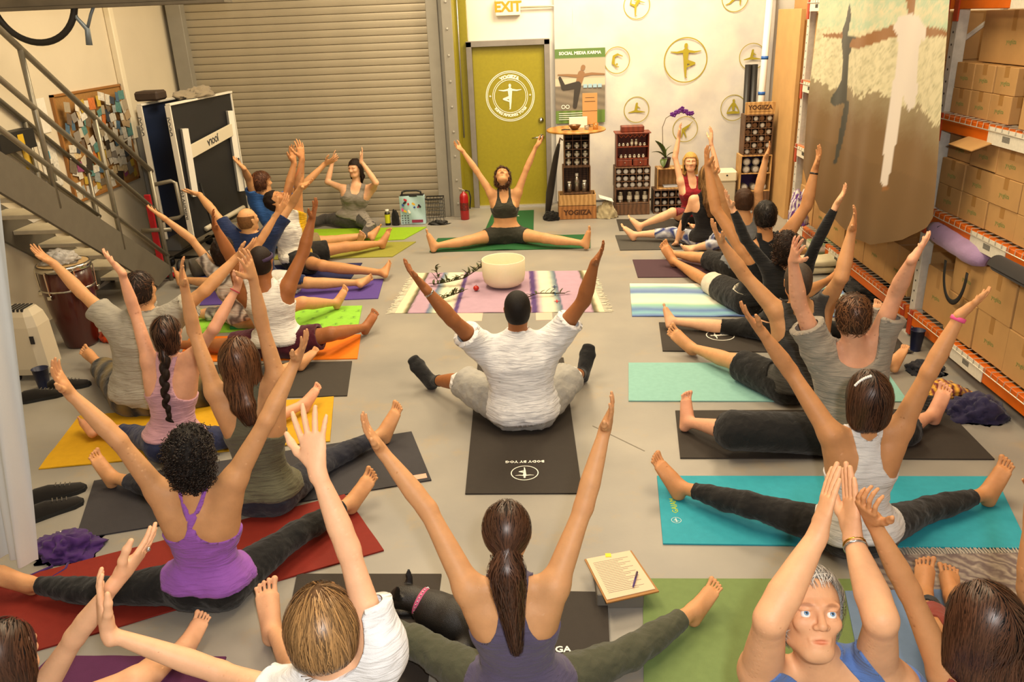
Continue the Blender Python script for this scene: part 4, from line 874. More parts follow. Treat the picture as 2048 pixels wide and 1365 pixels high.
q0,q1=tp(.15,1.22,.07),tp(1.2,1.32,.07); d=nrm(q1-q0); MB().box((0,-.065,-.01),(np.linalg.norm(q1-q0),.065,.01),.002,R=np.stack([d,nrm(np.cross(nA,d)),nA],1),o=q0).build('cross_brace',mat('brace_cream','#cfc5ae',.5),tt)
text('JOOLA',.085,(q0+q1)/2+nA*.012,-d,-nrm(np.cross(nA,d))*(1 if np.cross(nA,d)[2]>0 else -1),mat('dark_print','#3a3a3a',.6),tt,'lettering',bold=.003)
fr_=mat('black_frame','#161616',.4,metal=.3)
MB().tube([tp(.2,.9,.10),tp(.05,.05,.30)],.016,8).tube([tp(1.15,1.0,.10),tp(1.30,.05,.30)],.016,8).tube([tp(.05,.10,.3),tp(1.30,.10,.3)],.018,8).tube([tp(.05,.10,-.35),tp(1.30,.10,-.35)],.018,8).tube([tp(.2,.10,-.4),tp(.2,.10,.4)],.018,8).tube([tp(1.1,.10,-.4),tp(1.1,.10,.4)],.018,8).build('undercarriage',fr_,tt,smooth=True)
MB().tube([tp(.25,.40,.05),tp(1.2,.42,.05)],.028,8).build('support_bar',mat('brace_cream','#cfc5ae',.5),tt,smooth=True)
for s_ in (.2,1.1):
    for o_ in (-.4,.4): MB().lathe([(.0,-.014),(.05,-.014),(.055,0),(.05,.014),(0,.014)],tp(s_,.055,o_),16,axis=dA).build('castor',fr_,tt,smooth=True)
# things on top of it
MB_=MB().box((-3.98,8.32,1.722),(-3.72,8.62,1.735),.004); 
tag(MB().box((-3.98,8.42,1.735),(-3.74,8.66,1.83),.02).build('dark_box',mat('dark_brown','#3a2a1e',.7,var=.3,vs=40)),'small dark brown box lying on top of the folded table tennis table','box')
def heap(name,label,cat,c,r,m,seed=1,fold=.25,sq=.55,h=None,n=(60,34)):
    b=MB(); r=np.array(r,float); c=np.array(c,float); b.ball((0,0,0),1,n[0],n[1]); P=np.array(b.v); q=wnoise(P,seed,1.1,fold)+wnoise(P,seed+1,.45,fold*.45)+fold*.7*(np.abs(np.sin(wnoise(P,seed+2,.8,5.)))-.6); rad=1+q; P=P*rad[:,None]; P=P*r; P[:,2]=np.where(P[:,2]<0,P[:,2]*.0,P[:,2])+.003
    b.v=[tuple(x+c) for x in P]; o=b.build(name,m,smooth=True,origin=c); return tag(o,label,cat)
heap('folded_sacks','pile of wrinkled grey sacks on top of the folded table tennis table','sacks',(-3.6,9.05,1.722),(.14,.36,.09),fabric('sackcloth','#8d806a'),4)
MB().box((-4.39,9.14,0),(-4.12,9.55,1.42),.01).build('grey_cabinet',mat('cabinet_grey','#8f8d87',.5,var=.1,vs=5)); tag(bpy.data.objects['grey_cabinet'],'plain grey metal cabinet against the left wall','cabinet')
MB().box((-4.36,9.25,1.422),(-4.24,9.38,1.60),.004).build('brown_carton',mat('wood_small','#9c8a4a',.7)); tag(bpy.data.objects['brown_carton'],'small tan carton standing on the grey cabinet','box')
ht=thing('hand_truck','red hand truck standing behind the stair post','hand truck',(-3.9,8.15,0)); rd=mat('red_enamel','#b01522',.4)
MB().box((-3.93,8.10,.12),(-3.87,8.13,.86),.004).build('upright',rd,ht); MB().box((-3.99,8.02,.02),(-3.72,8.14,.035)).build('toe_plate',rd,ht)
for x in (-4.0,-3.72): MB().lathe([(0,-.02),(.075,-.02),(.08,0),(.075,.02),(0,.02)],(x,8.17,.08),18,axis=(1,0,0)).build('wheel',blk,ht,smooth=True)
MB().tube([(-4.02,8.1,.50),(-3.72,8.1,.50)],.022,10).build('handle',rl,ht,smooth=True)
mr=thing('rolled_carpet','thick grey rolled carpet on the floor beside the folded table','carpet roll',(-3.3,8.6,0))
MB().tube([(-3.55,8.05,.1),(-3.0,8.55,.1)],.10,20).build('roll',fabric('carpet_grey','#5f594e'),mr,smooth=True)
# drum, purifier, crates under the stairs
dm=thing('conga_drum','dark red conga drum with chrome rim beside the stairs','drum',(-3.78,6.22,0)); dc=np.array((-3.78,6.22,0))
MB().lathe([(.115,0),(.125,.02),(.175,.30),(.198,.50),(.185,.70)],dc,36).build('shell',mat('drum_red','#43120d',.28,coat=.4,var=.2,vs=8),dm,smooth=True)
MB().lathe([(.186,.655),(.205,.66),(.205,.69),(.192,.705),(.186,.70)],dc,36,caps=False).build('rim',mt,dm,smooth=True)
MB().lathe([(.1985,.50),(.206,.505),(.1985,.515)],dc,36,caps=False).build('hoop',mt,dm,smooth=True)
MB().lathe([(.19,.70),(.12,.706),(0,.708)],dc,36,caps=False).build('drumhead',mat('drumhead','#b89a6c',.5),dm,smooth=True)
for k in range(6):
    a=k*PI/3+.3; p0=dc+np.array((math.cos(a)*.212,math.sin(a)*.212,.67)); p1=dc+np.array((math.cos(a)*.205,math.sin(a)*.205,.47)); MB().tube([p0,p1],.006,6).box(tuple(p1-.018),tuple(p1+.018),.004).build('lug',mt,dm)
heap('clear_plastic_bag','crumpled clear plastic bag on the conga drum','bag',(-3.78,6.2,.71),(.14,.12,.09),mat('clear_plastic','#c9c6c2',.15,spec=.7,alpha=.55),9,.3)
heap('orange_cloth','crumpled orange cloth on the floor beside the conga drum','cloth',(-3.50,6.35,0),(.17,.13,.19),fabric('orange_cloth','#d8480c'),12,.25)
ap=thing('air_purifier','beige air purifier with dark grille beside the white curtain','air purifier',(-3.8,5.6,0))
b=MB()
for z,w_,d_ in ((.05,.15,.11),(.10,.165,.12),(.42,.15,.115),(.50,.13,.10),(.55,.10,.07)): 
    n0=len(b.v); b.v+=[(-3.80+w_*sx*(1 if abs(sy)<.9 else .8),5.58+d_*sy,z) for sx,sy in ((-1,-.7),(-.8,-1),(.8,-1),(1,-.7),(1,.7),(.8,1),(-.8,1),(-1,.7))]
b.c=[(1,1,1)]*len(b.v); b.f=[(i*8+k,i*8+(k+1)%8,i*8+8+(k+1)%8,i*8+8+k) for i in range(4) for k in range(8)]+[tuple(range(8))[::-1],tuple(range(32,40))]
b.build('housing',mat('beige_plastic','#c2b7a0',.5,var=.05,vs=5),ap,smooth=False)
b=MB()
for k in range(5): b.box((-3.86+k*.03,5.50,.535),(-3.845+k*.03,5.64,.556))
b.build('grille',blk,ap); MB().box((-3.70,5.455,.30),(-3.67,5.462,.36)).build('control_panel',blk,ap)
for x in (-3.9,-3.7): MB().lathe([(.0,-.02),(.03,-.02),(.03,.02),(0,.02)],(x,5.5,.03),12,axis=(1,0,0)).build('castor',blk,ap)
def cup(label,c,m,r=.05,h=.12):
    o=MB().lathe([(r*.72,0),(r*.72,.002),(r,h),(r*1.06,h),(r*.98,h-.003),(r*.7,.006),(0,.006)],c,24,caps=False).build('cup',m,smooth=True,origin=c); return tag(o,label,'cup')
navy=mat('navy_plastic','#141c3c',.4)
cup('navy blue plastic cup on the floor in front of the air purifier',(-3.62,5.36,0),navy,.055,.15)
cup('navy blue plastic cup on the floor by the rack upright',(2.76,5.62,0),navy,.05,.16)
def shoe(label,c,rot,m,sole='#0e0e0e'):
    t=thing('shoe',label,'shoe',(c[0],c[1],0)); R=np.array([[math.cos(rot),-math.sin(rot),0],[math.sin(rot),math.cos(rot),0],[0,0,1]])
    b=MB(); secs=[(-.13,.032,.07),(-.10,.038,.085),(-.03,.038,.085),(.03,.042,.065),(.09,.045,.05),(.125,.036,.042),(.14,.012,.03)]
    for x,w_,h_ in secs:
        for k in range(10):
            a=PI*k/9; b.v.append(tuple(R@np.array((x,-w_*math.cos(a),.018+(h_-.018)*max(0,math.sin(a))**.8))+np.array(c)))
    b.c=[(1,1,1)]*len(b.v); b.f=[(i*10+k,i*10+k+1,i*10+11+k,i*10+10+k) for i in range(6) for k in range(9)]; b.build('upper',m,t,smooth=True)
    b=MB(); out=[(-.135,.03),(-.10,.042),(0,.042),(.09,.05),(.135,.036),(.15,0)]; ring=[(x,-w_) for x,w_ in out]+[(x,w_) for x,w_ in out[-2::-1]]
    v=[tuple(R@np.array((x,y,z))+np.array(c)) for z in (0,.022) for x,y in ring]; n_=len(ring); b.add(v,[tuple(range(n_))[::-1],tuple(range(n_,2*n_))]+[(i,(i+1)%n_,n_+(i+1)%n_,n_+i) for i in range(n_)]); b.build('sole',mat('sole_black',sole,.7),t)
    b=MB(); 
    for k in range(4): b.tube([R@np.array((.0+k*.022,-.018,.078-k*.007))+np.array(c),R@np.array((.008+k*.022,.018,.078-k*.007))+np.array(c)],.003,5)
    b.build('laces',mat('lace_grey','#555048',.8),t); return t
sb=fabric('shoe_black','#1b1714')
shoe('black sneaker on its own side nearer the air purifier',(-3.52,5.16,0),.5,sb); shoe('black sneaker behind the other one by the air purifier',(-3.42,5.33,0),.35,sb)
shoe('dark sneaker by the curtain hem, nearer of the pair',(-2.63,3.70,0),.75,sb); shoe('dark sneaker by the curtain hem, farther of the pair',(-2.70,3.86,0),.6,sb)
tag(heap('purple_scarf','crumpled purple scarf on the floor beside the white curtain','scarf',(-2.38,3.36,0),(.15,.12,.075),fabric('purple_scarf','#452468',var=.4,vs=30),21,.35),None)
tag(MB().tube([(-2.4,3.3,.006),(-2.38,3.22,.006),(-2.45,3.15,.006),(-2.42,3.08,.006)],.007,6).tube([(-2.33,3.3,.006),(-2.3,3.2,.006),(-2.34,3.12,.006)],.007,6).build('scarf_cord',fabric('purple_scarf','#452468'),bpy.data.objects['purple_scarf'],smooth=True))
tag(MB().box((-2.5,3.42,0),(-2.38,3.52,.004)).build('paper_scrap',mat('paper_w','#e8e4da',.7)),'scrap of white paper at the hem of the curtain','paper')
# white hanging curtain, nearest left
def cf(u,v):
    x1=-2.41+.50*v; x=-3.5+(x1+3.5)*u; y=3.16+.035*math.sin(u*38+1.3*math.sin(v*3))*(1-.3*v)+.02*math.sin(u*90+v*5); z=.06+2.9*v+.03*math.sin(u*9); return (x,y,z)
tag(MB().grid(cf,150,30,.0).build('curtain',fabric('curtain_white','#d9dad4',var=.05,vs=3,bump=.15),smooth=True),'white cotton curtain hanging at the left edge','curtain')
# ---------------------------------------------------------------- pallet racks and cartons on the right
rackm=mat('rack_orange','#d2640e',.45,var=.10,vs=18); postm=mat('rack_post','#cfcbc0',.55,var=.18,vs=25); redm=mat('rack_red','#a83a14',.5); wire=mat('deck_wire','#c9c3b4',.4,metal=.5); lab=mat('label_white','#ddd7c6',.6,var=.12,vs=60)
rk=thing('pallet_rack','pallet rack with orange beams and white perforated uprights','rack',(3.3,6,0))
LV=(.21,1.0,1.66,2.44)
for Yp in (3.05,5.98,9.10):
    for x in (2.86,3.78):
        MB().box((x,Yp-.04,0),(x+.075,Yp+.04,3.3),.004).build('upright',postm,rk)
    b=MB(); 
    for k in range(40): b.lathe([(.008,0),(.008,.001)],(2.8595,Yp,.1+k*.08),8,axis=(-1,0,0))
    b.build('holes',blk,rk); tag(bpy.context.scene.collection.objects[-1],kind='stuff')
    for z in (.3,1.2,2.1): MB().tube([(2.9,Yp,z),(3.8,Yp,z+.7)],.016,6).build('brace',postm,rk)
    MB().box((2.83,Yp-.05,0),(2.96,Yp+.05,.012)).build('foot_plate',postm,rk)
for y0,y1 in ((3.09,5.94),(6.02,9.06)):
    for z in LV:
        MB().box((2.83,y0,z-.115),(2.88,y1,z-.01),.004).build('beam',rackm,rk); MB().box((3.76,y0,z-.115),(3.81,y1,z-.01),.004).build('beam',rackm,rk)
        for yy in (y0,y1-.06): MB().box((2.822,yy,z-.19),(2.835,yy+.06,z),.002).build('beam_connector',redm,rk)
        b=MB(); ny=int((y1-y0)/.075)
        for k in range(ny+1):
            y=y0+.02+k*(y1-y0-.04)/ny; b.tube([(3.78,y,z+.002),(2.88,y,z+.002),(2.822,y,z+.002),(2.820,y,z-.035)],.0032,4)
        b.tube([(2.82,y0,z-.036),(2.82,y1,z-.036)],.004,4); 
        for x in (2.95,3.2,3.5): b.tube([(x,y0,z),(x,y1,z)],.004,4)
        o=b.build('wire_deck',wire,rk); tag(o,kind='stuff')
        for yy in ((y1-1.1,) if y0<4 else (y1-.5,y0+1.3)):
            bl_=MB().box((2.824,yy,z-.115),(2.829,yy+.42,z-.012)).build('beam_label',lab,rk)
            b=MB()
            for q in range(14): b.box((2.8232,yy+.17+q*.006,z-.085),(2.8236,yy+.173+q*.006,z-.05))
            b.build('barcode',blk,bl_)
card=mat('cardboard','#b98f58',.8,var=.10,vs=9,bump=.08,bs=60); tape=mat('tape','#a57b45',.35); logo=mat('carton_print','#7c8a4a',.8)
def carton(c,sz_,label,group,cols=1,flap=False):
    """c = front-bottom-near corner (x front, y0, z0)"""
    x,y,z=c; d,w_,h_=sz_; g=.002
    t=thing('carton',label,'cardboard box',(x+d/2,y+w_/2,z),group)
    bd_=MB().box((x,y+g,z),(x+d,y+w_-g,z+h_-g),.003).build('body',card,t)
    MB().box((x-.0006,y+w_/2-.025,z+h_*.62),(x+.001,y+w_/2+.025,z+h_-.001)).box((x-.0006,y+w_/2-.025,z+h_-g-.0006),(x+d,y+w_/2+.025,z+h_-g+.0008)).box((x+.1*d,y+g-.0008,z+h_*.6),(x+.22*d,y+g+.001,z+h_)).build('tape',tape,bd_)
    text('yogiiza',min(.042,w_*.16),(x-.0012,y+w_/2,z+h_*.42),(0,-1,0),(0,0,1),logo,bd_,'printed_logo',extrude=.0003)
    return t
def rowboxes(x,y1,z,n,sz_,rows,label,group,skip=()):
    t0=None; ORD=['far end','second from the far end','third from the far end','fourth from the far end','fifth from the far end','third from the near end','second from the near end','near end']; RW={1:[''],2:[', lower row',', upper row'],3:[', bottom row',', middle row',', top row']}[rows]
    for r in range(rows):
        for k in range(n):
            if (r,k) in skip: continue
            y=y1-(k+1)*sz_[1]-k*.006; loc=(x+sz_[0]/2+rnd.uniform(0,.012),y+sz_[1]/2,z+.006+r*sz_[2])
            lb=label if n==1 else label+RW[r]+', '+ORD[k]
            if t0 is None: t0=carton((x,y,z+.006+r*sz_[2]),sz_,lb,group)
            else: dup(t0,loc,lb)
rowboxes(2.87,5.88,1.0,8,(.40,.33,.178),3,'box on the middle shelf of near rack','cartons on the middle shelf of the near rack',skip=((2,1),(2,0)))
carton((2.90,5.55,1.364),(.36,.33,.165),'cardboard box at the far end of the middle shelf, top row','')
bpy.data.objects[-1] if False else None
o=carton((2.87,5.19,1.37),(.38,.32,.185),'cardboard box with a raised flap on the middle shelf, top row',None); MB().box((2.86,5.20,1.556),(3.05,5.50,1.562),R=[[.94,0,-.34],[0,1,0],[.34,0,.94]],o=(.55,0,-.93)).build('flap',card,o)
rowboxes(2.87,5.88,1.66,3,(.34,.24,.165),2,'small box on near rack upper shelf','small cartons on the upper shelf of the near rack')
rowboxes(2.84,4.98,1.66,5,(.38,.30,.185),2,'medium box on near rack upper shelf','nearer cartons on the upper shelf of the near rack')
carton((2.95,5.05,2.0),(.62,.78,.36) if False else (.60,.72,.315),'very large cardboard box on the upper shelf above the small ones',None)
rowboxes(3.05,4.9,2.05,3,(.40,.42,.26),1,'topmost box right of the very large box on upper shelf','top cartons on the upper shelf')
rowboxes(2.90,5.90,.21,1,(.36,.36,.36),1,'cardboard box at the far end of the bottom shelf beside the rack upright',None)
rowboxes(2.87,5.50,.21,6,(.42,.38,.29),2,'large box on near rack bottom shelf','large cartons on the bottom shelf of the near rack')
rowboxes(2.90,8.98,.21,6,(.42,.46,.36),1,'large box on bottom shelf below the banner','cartons below the printed banner')
rowboxes(2.90,8.98,1.0,6,(.42,.46,.27),2,'box on middle shelf behind the banner','cartons on the middle shelf behind the banner')
rowboxes(2.90,8.98,1.66,6,(.42,.46,.32),2,'box on upper shelf behind the banner','cartons on the upper shelf behind the banner')
# flattened cardboard stacked at the end of the racks
fc=thing('flattened_cartons','tall bundles of flattened cardboard leaning at the end of the racks','cardboard',(3.3,10,0))
for k,(x,y,w_,d_,h_) in enumerate(((2.98,9.75,.16,.9,2.35),(3.15,9.5,.14,1.1,2.9),(3.30,9.3,.14,1.2,2.7),(3.45,9.22,.35,1.3,3.2))):
    for q in range(3): MB().box((x+q*w_/3,y+q*.03,0),(x+(q+1)*w_/3-.006,y+d_,h_-q*.12),.002).build('sheet_stack',card if (k+q)%2 else mat('cardboard2','#c79c62',.8,var=.12,vs=5),fc)
# printed banner
def pinp(px,py,poly):
    return poly_sdf(px,py,poly)>0
hy=[5.318,5.419,5.759,6.214,6.681,7.448,8.05]; hz=[1.068,.977,.802,.643,.603,.641,.934]
nu,nv=110,140; U,Vv=np.meshgrid(np.linspace(0,1,nu+1),np.linspace(0,1,nv+1)); yr=5.32+.19*Vv*1.35; yl_=8.02-.05*Vv; Yb=yl_+(yr-yl_)*U
hem=np.interp(yl_[0,0]+(5.32-yl_[0,0])*U,hy,hz); Zb=hem+(3.05-hem)*Vv
Xb=2.60+.022*np.sin(Yb*4.5+1.2*np.sin(Zb*2))+.006*np.sin(Yb*15+Zb*1.5)*(1-.4*Vv)
pts=np.stack([Xb,Yb,Zb],-1).reshape(-1,3); y_=pts[:,1];z_=pts[:,2]
nz=wnoise(np.stack([y_,z_*2.2,z_*0],1),31,.12,1.)+wnoise(np.stack([y_,z_*1.5,z_*0],1),33,.04,.8)
edge=np.interp(y_,[5.3,6.4,7.9],[1.66,1.74,1.72])+.03*np.sin(y_*9)+.03*nz; sea=2.17+.03*np.sin(y_*5)
col=np.empty((len(pts),3)); sand=np.array(lin('#745b3d'));wet=np.array(lin('#8c7f63'));foam=np.array(lin('#cfc8a8'));se=np.array(lin('#a9bfa4')); fd=np.array(lin('#9a9878'))
tmix=np.clip((edge-z_)/.25,0,1)[:,None]; col=wet*(1-tmix)+sand*tmix
col=np.where((z_<1.25)[:,None],col*.9,col)
fm=foam*(1-np.clip(nz*.5+.15,0,1)[:,None])+fd*np.clip(nz*.5+.15,0,1)[:,None]; col=np.where((z_>edge)[:,None],fm,col)
g2=np.clip(.5+.6*nz+.3*np.sin(z_*40+nz),0,1)[:,None]; col=np.where((z_>sea)[:,None],se*(g2)+foam*(1-g2),col)
for pl,cc in [(BN_DARK,'#3a3c38'),(BN_WHITE,'#d3cbc4')]+[(q,'#8c6038') for q in BN_SKIN]: col=np.where(pinp(y_,z_,pl)[:,None],np.array(lin(cc)),col)
ff=[(j_*(nu+1)+i,j_*(nu+1)+i+1,(j_+1)*(nu+1)+i+1,(j_+1)*(nu+1)+i) for j_ in range(nv) for i in range(nu)]
bo=np.array((2.6,6.6,.6)); bn=link('banner',mesh_np('banner',pts-bo,ff,mat('banner_print','#ffffff',.45,attr='tint'),cols=col),None,tuple(bo)); tag(bn,'sheer hanging banner printed with two people balancing on a beach','banner')
# stuff on and under the rack
pr2=thing('lilac_rolled_mat','lilac padded roll lying on the cartons of the bottom shelf','roll',(2.95,5.3,.80))
q=[np.array((2.845,5.80-k*.09,.868-.004*k)) for k in range(9)]; MB().tube(q,[.05,.075,.078,.076,.078,.074,.078,.07,.04],18).build('roll',fabric('lilac','#a68ab0',bump=.6,bs=60),pr2,smooth=True); MB().tube([q[2]+np.array((-.075,0,-.02)),q[2]+np.array((-.05,.02,.06)),q[2]+np.array((0,.02,.08))],.004,5).build('tie',blk,pr2)
for k,(y,z,r,dy) in enumerate(((4.86,.85,.062,.75),(4.66,.84,.05,.6))):
    o=thing('rolled_yoga_mat',['dark grey rolled yoga mat on the bottom shelf, farther one','dark grey rolled yoga mat on the bottom shelf, nearer one'][k],'yoga mat',(2.9,y,z),None)
    b=MB(); n_=70; v=[];
    for q in range(n_+1):
        a=q/n_*5*PI; rr=.012+(r-.012)*q/n_; v.append((math.cos(a)*rr,math.sin(a)*rr))
    dx,dyy=(.05,-1) ; L=dy
    vv=[(2.80+a_*.3+bx_,y-t_*L+a_,z+.03+bz_-0*t_) for t_ in (0,1) for a_,(bx_,bz_) in ((0,p_) for p_ in v)]
    b.add(vv,[(i,i+1,n_+2+i,n_+1+i) for i in range(n_)]); b.build('mat_sheet',fabric('mat_char','#2e2a28'),o,smooth=True)
tag(MB().grid(lambda u,v:(2.80-.02*math.sin(u*PI),5.52-.30*u+.02*math.cos(u*PI*2),.70-.27*math.sin(u*PI)**.7+.035*(v-.5)*0+.0),30,1).build('black_strap_loop_a',blk) if False else MB().tube([(2.83,5.53-.30*(.5-.5*math.cos(a)),.72-.26*math.sin(a)**.8) for a in np.linspace(0.02,PI-.02,24)],.018,6,flat=.25,side=(0,1,0)).build('strap',mat('strap_black','#1a1816',.7),smooth=True),'black webbing strap hanging in a loop over the cartons','strap')
cr=thing('cardboard_roll','brown cardboard roll lying on the floor under the bottom beam','cardboard tube',(3.0,4.7,0))
MB().lathe([(.05,0),(.062,0),(.062,1.7),(.05,1.7),(.05,0)],(3.0,3.9,.062),22,axis=(0,1,0),caps=False).build('tube',card,cr,smooth=True)
heap('purple_bag','slouched dark purple cloth bag on the floor by the rack','bag',(2.66,4.56,0),(.17,.13,.13),fabric('purple_bag','#2c2748',var=.3),41,.28)
heap('striped_cloth','maroon and yellow crumpled cloth on the floor by the rack','cloth',(2.62,4.92,0),(.15,.12,.06),fabric('maroon_cloth','#6e2630',wave=(7,'X','#d8a23a',4)),43,.3)
heap('black_pouch','black patterned pouch between the purple bag and maroon cloth','pouch',(2.48,4.70,0),(.10,.09,.06),fabric('black_pouch','#1b191b',var=.4,vs=60),45,.25)
heap('dark_jacket','dark crumpled jacket under the bottom beam by the rack foot','jacket',(2.66,5.24,0),(.12,.10,.06),fabric('dark_jacket','#20222c'),47,.3)
heap('black_bag','black bag under the rack behind the farther students','bag',(2.95,6.95,0),(.22,.28,.085),fabric('black_bag','#15130f',var=.4),49,.25)
heap('black_bag','second black bag under the rack beside the greying man','bag',(2.75,6.35,0),(.16,.2,.085),fabric('black_bag','#15130f'),51,.25)
tw=thing('folded_towels','cream folded towels stacked on the floor by the rack','towels',(2.68,7.62,0))
for k in range(2): 
    b=MB().ball((0,0,0),1,30,14); P=np.array(b.v); P=np.sign(P)*np.abs(P)**.55*np.array((.20,.14,.035)); P+= wnoise(P,60+k,.1,.006)[:,None]; b.v=[tuple(p+np.array((2.66+.02*k,7.62,.04+k*.068))) for p in P]; b.build('towel',fabric('towel_cream','#c8bd9c'),tw,smooth=True)
tag(MB().box((2.72,7.85,0),(2.98,8.1,.20),.01).build('green_white_box',mat('green_box','#5f7448',.6,wave=(3,'Z','#d8d4c4',0))),'green and white box behind the folded cream towels','box')
heap('colourful_bag','white, purple and orange shoulder bag hanging at the far rack','bag',(2.70,8.35,.30),(.09,.14,.32),fabric('colour_bag','#d8d0c8',wave=(6,'Y','#5a2c7a',8)),55,.2)
# ---------------------------------------------------------------- display stands along the back wall
wd1=mat('crate_orange','#a9713a',.6,wave=(6,'X','#8a5a2c',5)); wd2=mat('crate_pale','#c79c62',.6,wave=(6,'X','#a67d48',5)); wd3=mat('crate_dark','#6b4a30',.6,wave=(6,'X','#523823',5)); wd4=mat('hutch_red','#7c3216',.5,wave=(5,'X','#642710',4))
tinm=mat('tin','#b9b4aa',.25,metal=.9); tind=mat('tin_lid','#a9a6a2',.3,metal=.7,var=.2,vs=60)
def tin(c,r,h,label,group):
    t=thing('tin',label,'tin',c,group); MB().lathe([(r,0),(r*1.03,.003),(r,.006),(r,h-.012),(r*1.05,h-.010),(r*1.05,h),(0,h)],c,16).build('can',tinm,t,smooth=True); MB().lathe([(r*1.012,h*.25),(r*1.012,h*.62)],c,16,caps=False).build('label',mat('tin_label','#d2cbb8',.6,var=.2,vs=80),t,smooth=True); return t
WD=['first','second','third','fourth','fifth','sixth','seventh']
def tins(pts,r,h,label,group,nx=None):
    t=None; nx=nx or len(pts); nr=len(pts)//nx
    for i,p in enumerate(pts):
        lb=label+(', '+{0:'bottom',nr-1:'top'}.get(i//nx,'middle')+' row' if nr>1 else '')+', '+WD[i%nx]+' from left'
        if t is None: t=tin(p,r,h,lb,group)
        else: dup(t,p,lb)
def crate(name,label,lo,hi,m,parent=None,slats=2,open_=False):
    t=thing(name,label,'crate',((lo[0]+hi[0])/2,(lo[1]+hi[1])/2,lo[2])); h=(hi[2]-lo[2])/slats
    for k in range(slats):
        z0=lo[2]+k*h+.003; z1=z0+h-.006
        if not open_: MB().box((lo[0],lo[1],z0),(hi[0],lo[1]+.012,z1),.002).build('board',m,t)
        MB().box((lo[0],hi[1]-.012,z0),(hi[0],hi[1],z1),.002).build('board',m,t)
    for x in (lo[0],hi[0]-.014): MB().box((x,lo[1]+.012,lo[2]),(x+.014,hi[1]-.012,hi[2]),.002).build('end_board',m,t)
    MB().box((lo[0]+.014,lo[1]+.012,lo[2]),(hi[0]-.014,hi[1]-.012,lo[2]+.012)).build('bottom_board',m,t)
    return t
def cubby(name,label,lo,hi,nx,nz,m,cat='shelf',t=.012,back=True):
    o=thing(name,label,cat,((lo[0]+hi[0])/2,(lo[1]+hi[1])/2,lo[2]))
    for x in (lo[0],hi[0]-t): MB().box((x,lo[1],lo[2]),(x+t,hi[1],hi[2]),.002).build('side_panel',m,o)
    for z in (lo[2],hi[2]-t): MB().box((lo[0]+t,lo[1],z),(hi[0]-t,hi[1],z+t),.002).build('panel',m,o)
    if back: MB().box((lo[0]+t,hi[1]-.006,lo[2]+t),(hi[0]-t,hi[1],hi[2]-t)).build('back_panel',m,o)
    for i in range(1,nx): x=lo[0]+(hi[0]-lo[0])*i/nx; MB().box((x-.003,lo[1]+.004,lo[2]+t),(x+.003,hi[1]-.006,hi[2]-t)).build('divider',m,o)
    for i in range(1,nz): z=lo[2]+(hi[2]-lo[2])*i/nz; MB().box((lo[0]+t,lo[1]+.002,z-.004),(hi[0]-t,hi[1]-.006,z+.004)).build('shelf_board',m,o)
    return o
y0,y1=10.08,10.36
c1=crate('wooden_crate','orange-brown wooden crate with stencilled name, bottom of the round table tower',(.29,y0,0),(.76,y1+.02,.17),wd1,slats=1); text('YOGIIZA',.085,(.525,y0-.001,.085),(1,0,0),(0,0,1),mat('stencil','#4a2a12',.8),c1,'stencil',bold=.004)
crate('wooden_crate','paler wooden crate on top of the stencilled crate',(.295,y0,.172),(.755,y1,.31),wd2,slats=1)
cubby('bottle_box','dark wooden box with wire back holding three steel bottles',(.35,y0+.03,.312),(.69,y1,.65),1,1,wd3)
b=MB(); 
for k in range(12): b.tube([(.37,y1-.03,.34+k*.024),(.67,y1-.03,.34+k*.024)],.0015,4)
for k in range(7): b.tube([(.38+k*.045,y1-.028,.33),(.38+k*.045,y1-.028,.63)],.0015,4)
o=b.build('wire_mesh',blk,bpy.data.objects['bottle_box']); tag(o,kind='stuff')
def bottle(c,r,h,label,m=tinm):
    t=thing('steel_bottle',label,'bottle',c); MB().lathe([(r,0),(r,h*.72),(r*.75,h*.80),(r*.6,h*.84)],c,18).build('body',m,t,smooth=True); MB().lathe([(r*.66,h*.84),(r*.66,h),(0,h)],c,16).build('cap',wht,t,smooth=True)
bottle((.43,y0+.12,.324),.034,.13,'short steel bottle, left one in the dark wire-backed box'); bottle((.525,y0+.12,.324),.030,.23,'tall steel bottle in the middle of the wire-backed box'); bottle((.62,y0+.12,.324),.036,.14,'short steel bottle, right one in the dark wire-backed box')
cubby('tin_shelf','dark wooden cubby shelf of tins under the round tabletop',(.37,y0+.03,.652),(.68,y1,1.065),3,4,wd3)
tins([(.424+.102*i,y0+.09,(.6645,.7600,.8632)[k]) for k in range(3) for i in range(3)],.034,.075,'steel tin under the round tabletop','tins under the round tabletop',3)
rt_=thing('round_table','round wooden tabletop resting on the tin shelf','table',(.52,10.2,1.066)); MB().lathe([(0,0),(.345,0),(.36,.008),(.36,.02),(.35,.028),(0,.028)],(.52,10.2,1.066),48,caps=False).build('tabletop',mat('table_wood','#c08a44',.4,wave=(3,'X','#9c6a2e',3)),rt_,smooth=False)
tz=1.0945
tag(MB().lathe([(.03,0),(.045,.01),(.075,.05),(.078,.055),(.072,.05),(.04,.012),(0,.010)],(.50,10.1,tz),22,caps=False).build('bowl',mat('bronze','#7a5a3c',.3,metal=.6),smooth=True,origin=(.50,10.1,tz)),'small brown bowl on the round table','bowl')
tag(MB().box((.44,10.25,tz),(.66,10.27,tz+.13),.002).build('white_card',mat('card_white','#ece6d6',.6)),'white card standing behind the bowl on the round table','card')
tag(MB().lathe([(.028,0),(.030,.05),(.027,.05),(.026,.004),(0,.004)],(.64,10.05,tz),16,caps=False).build('clear_glass',mat('glass_clear','#e8ecec',.05,trans=.9,spec=.5),smooth=True),'small clear glass on the round table','glass')
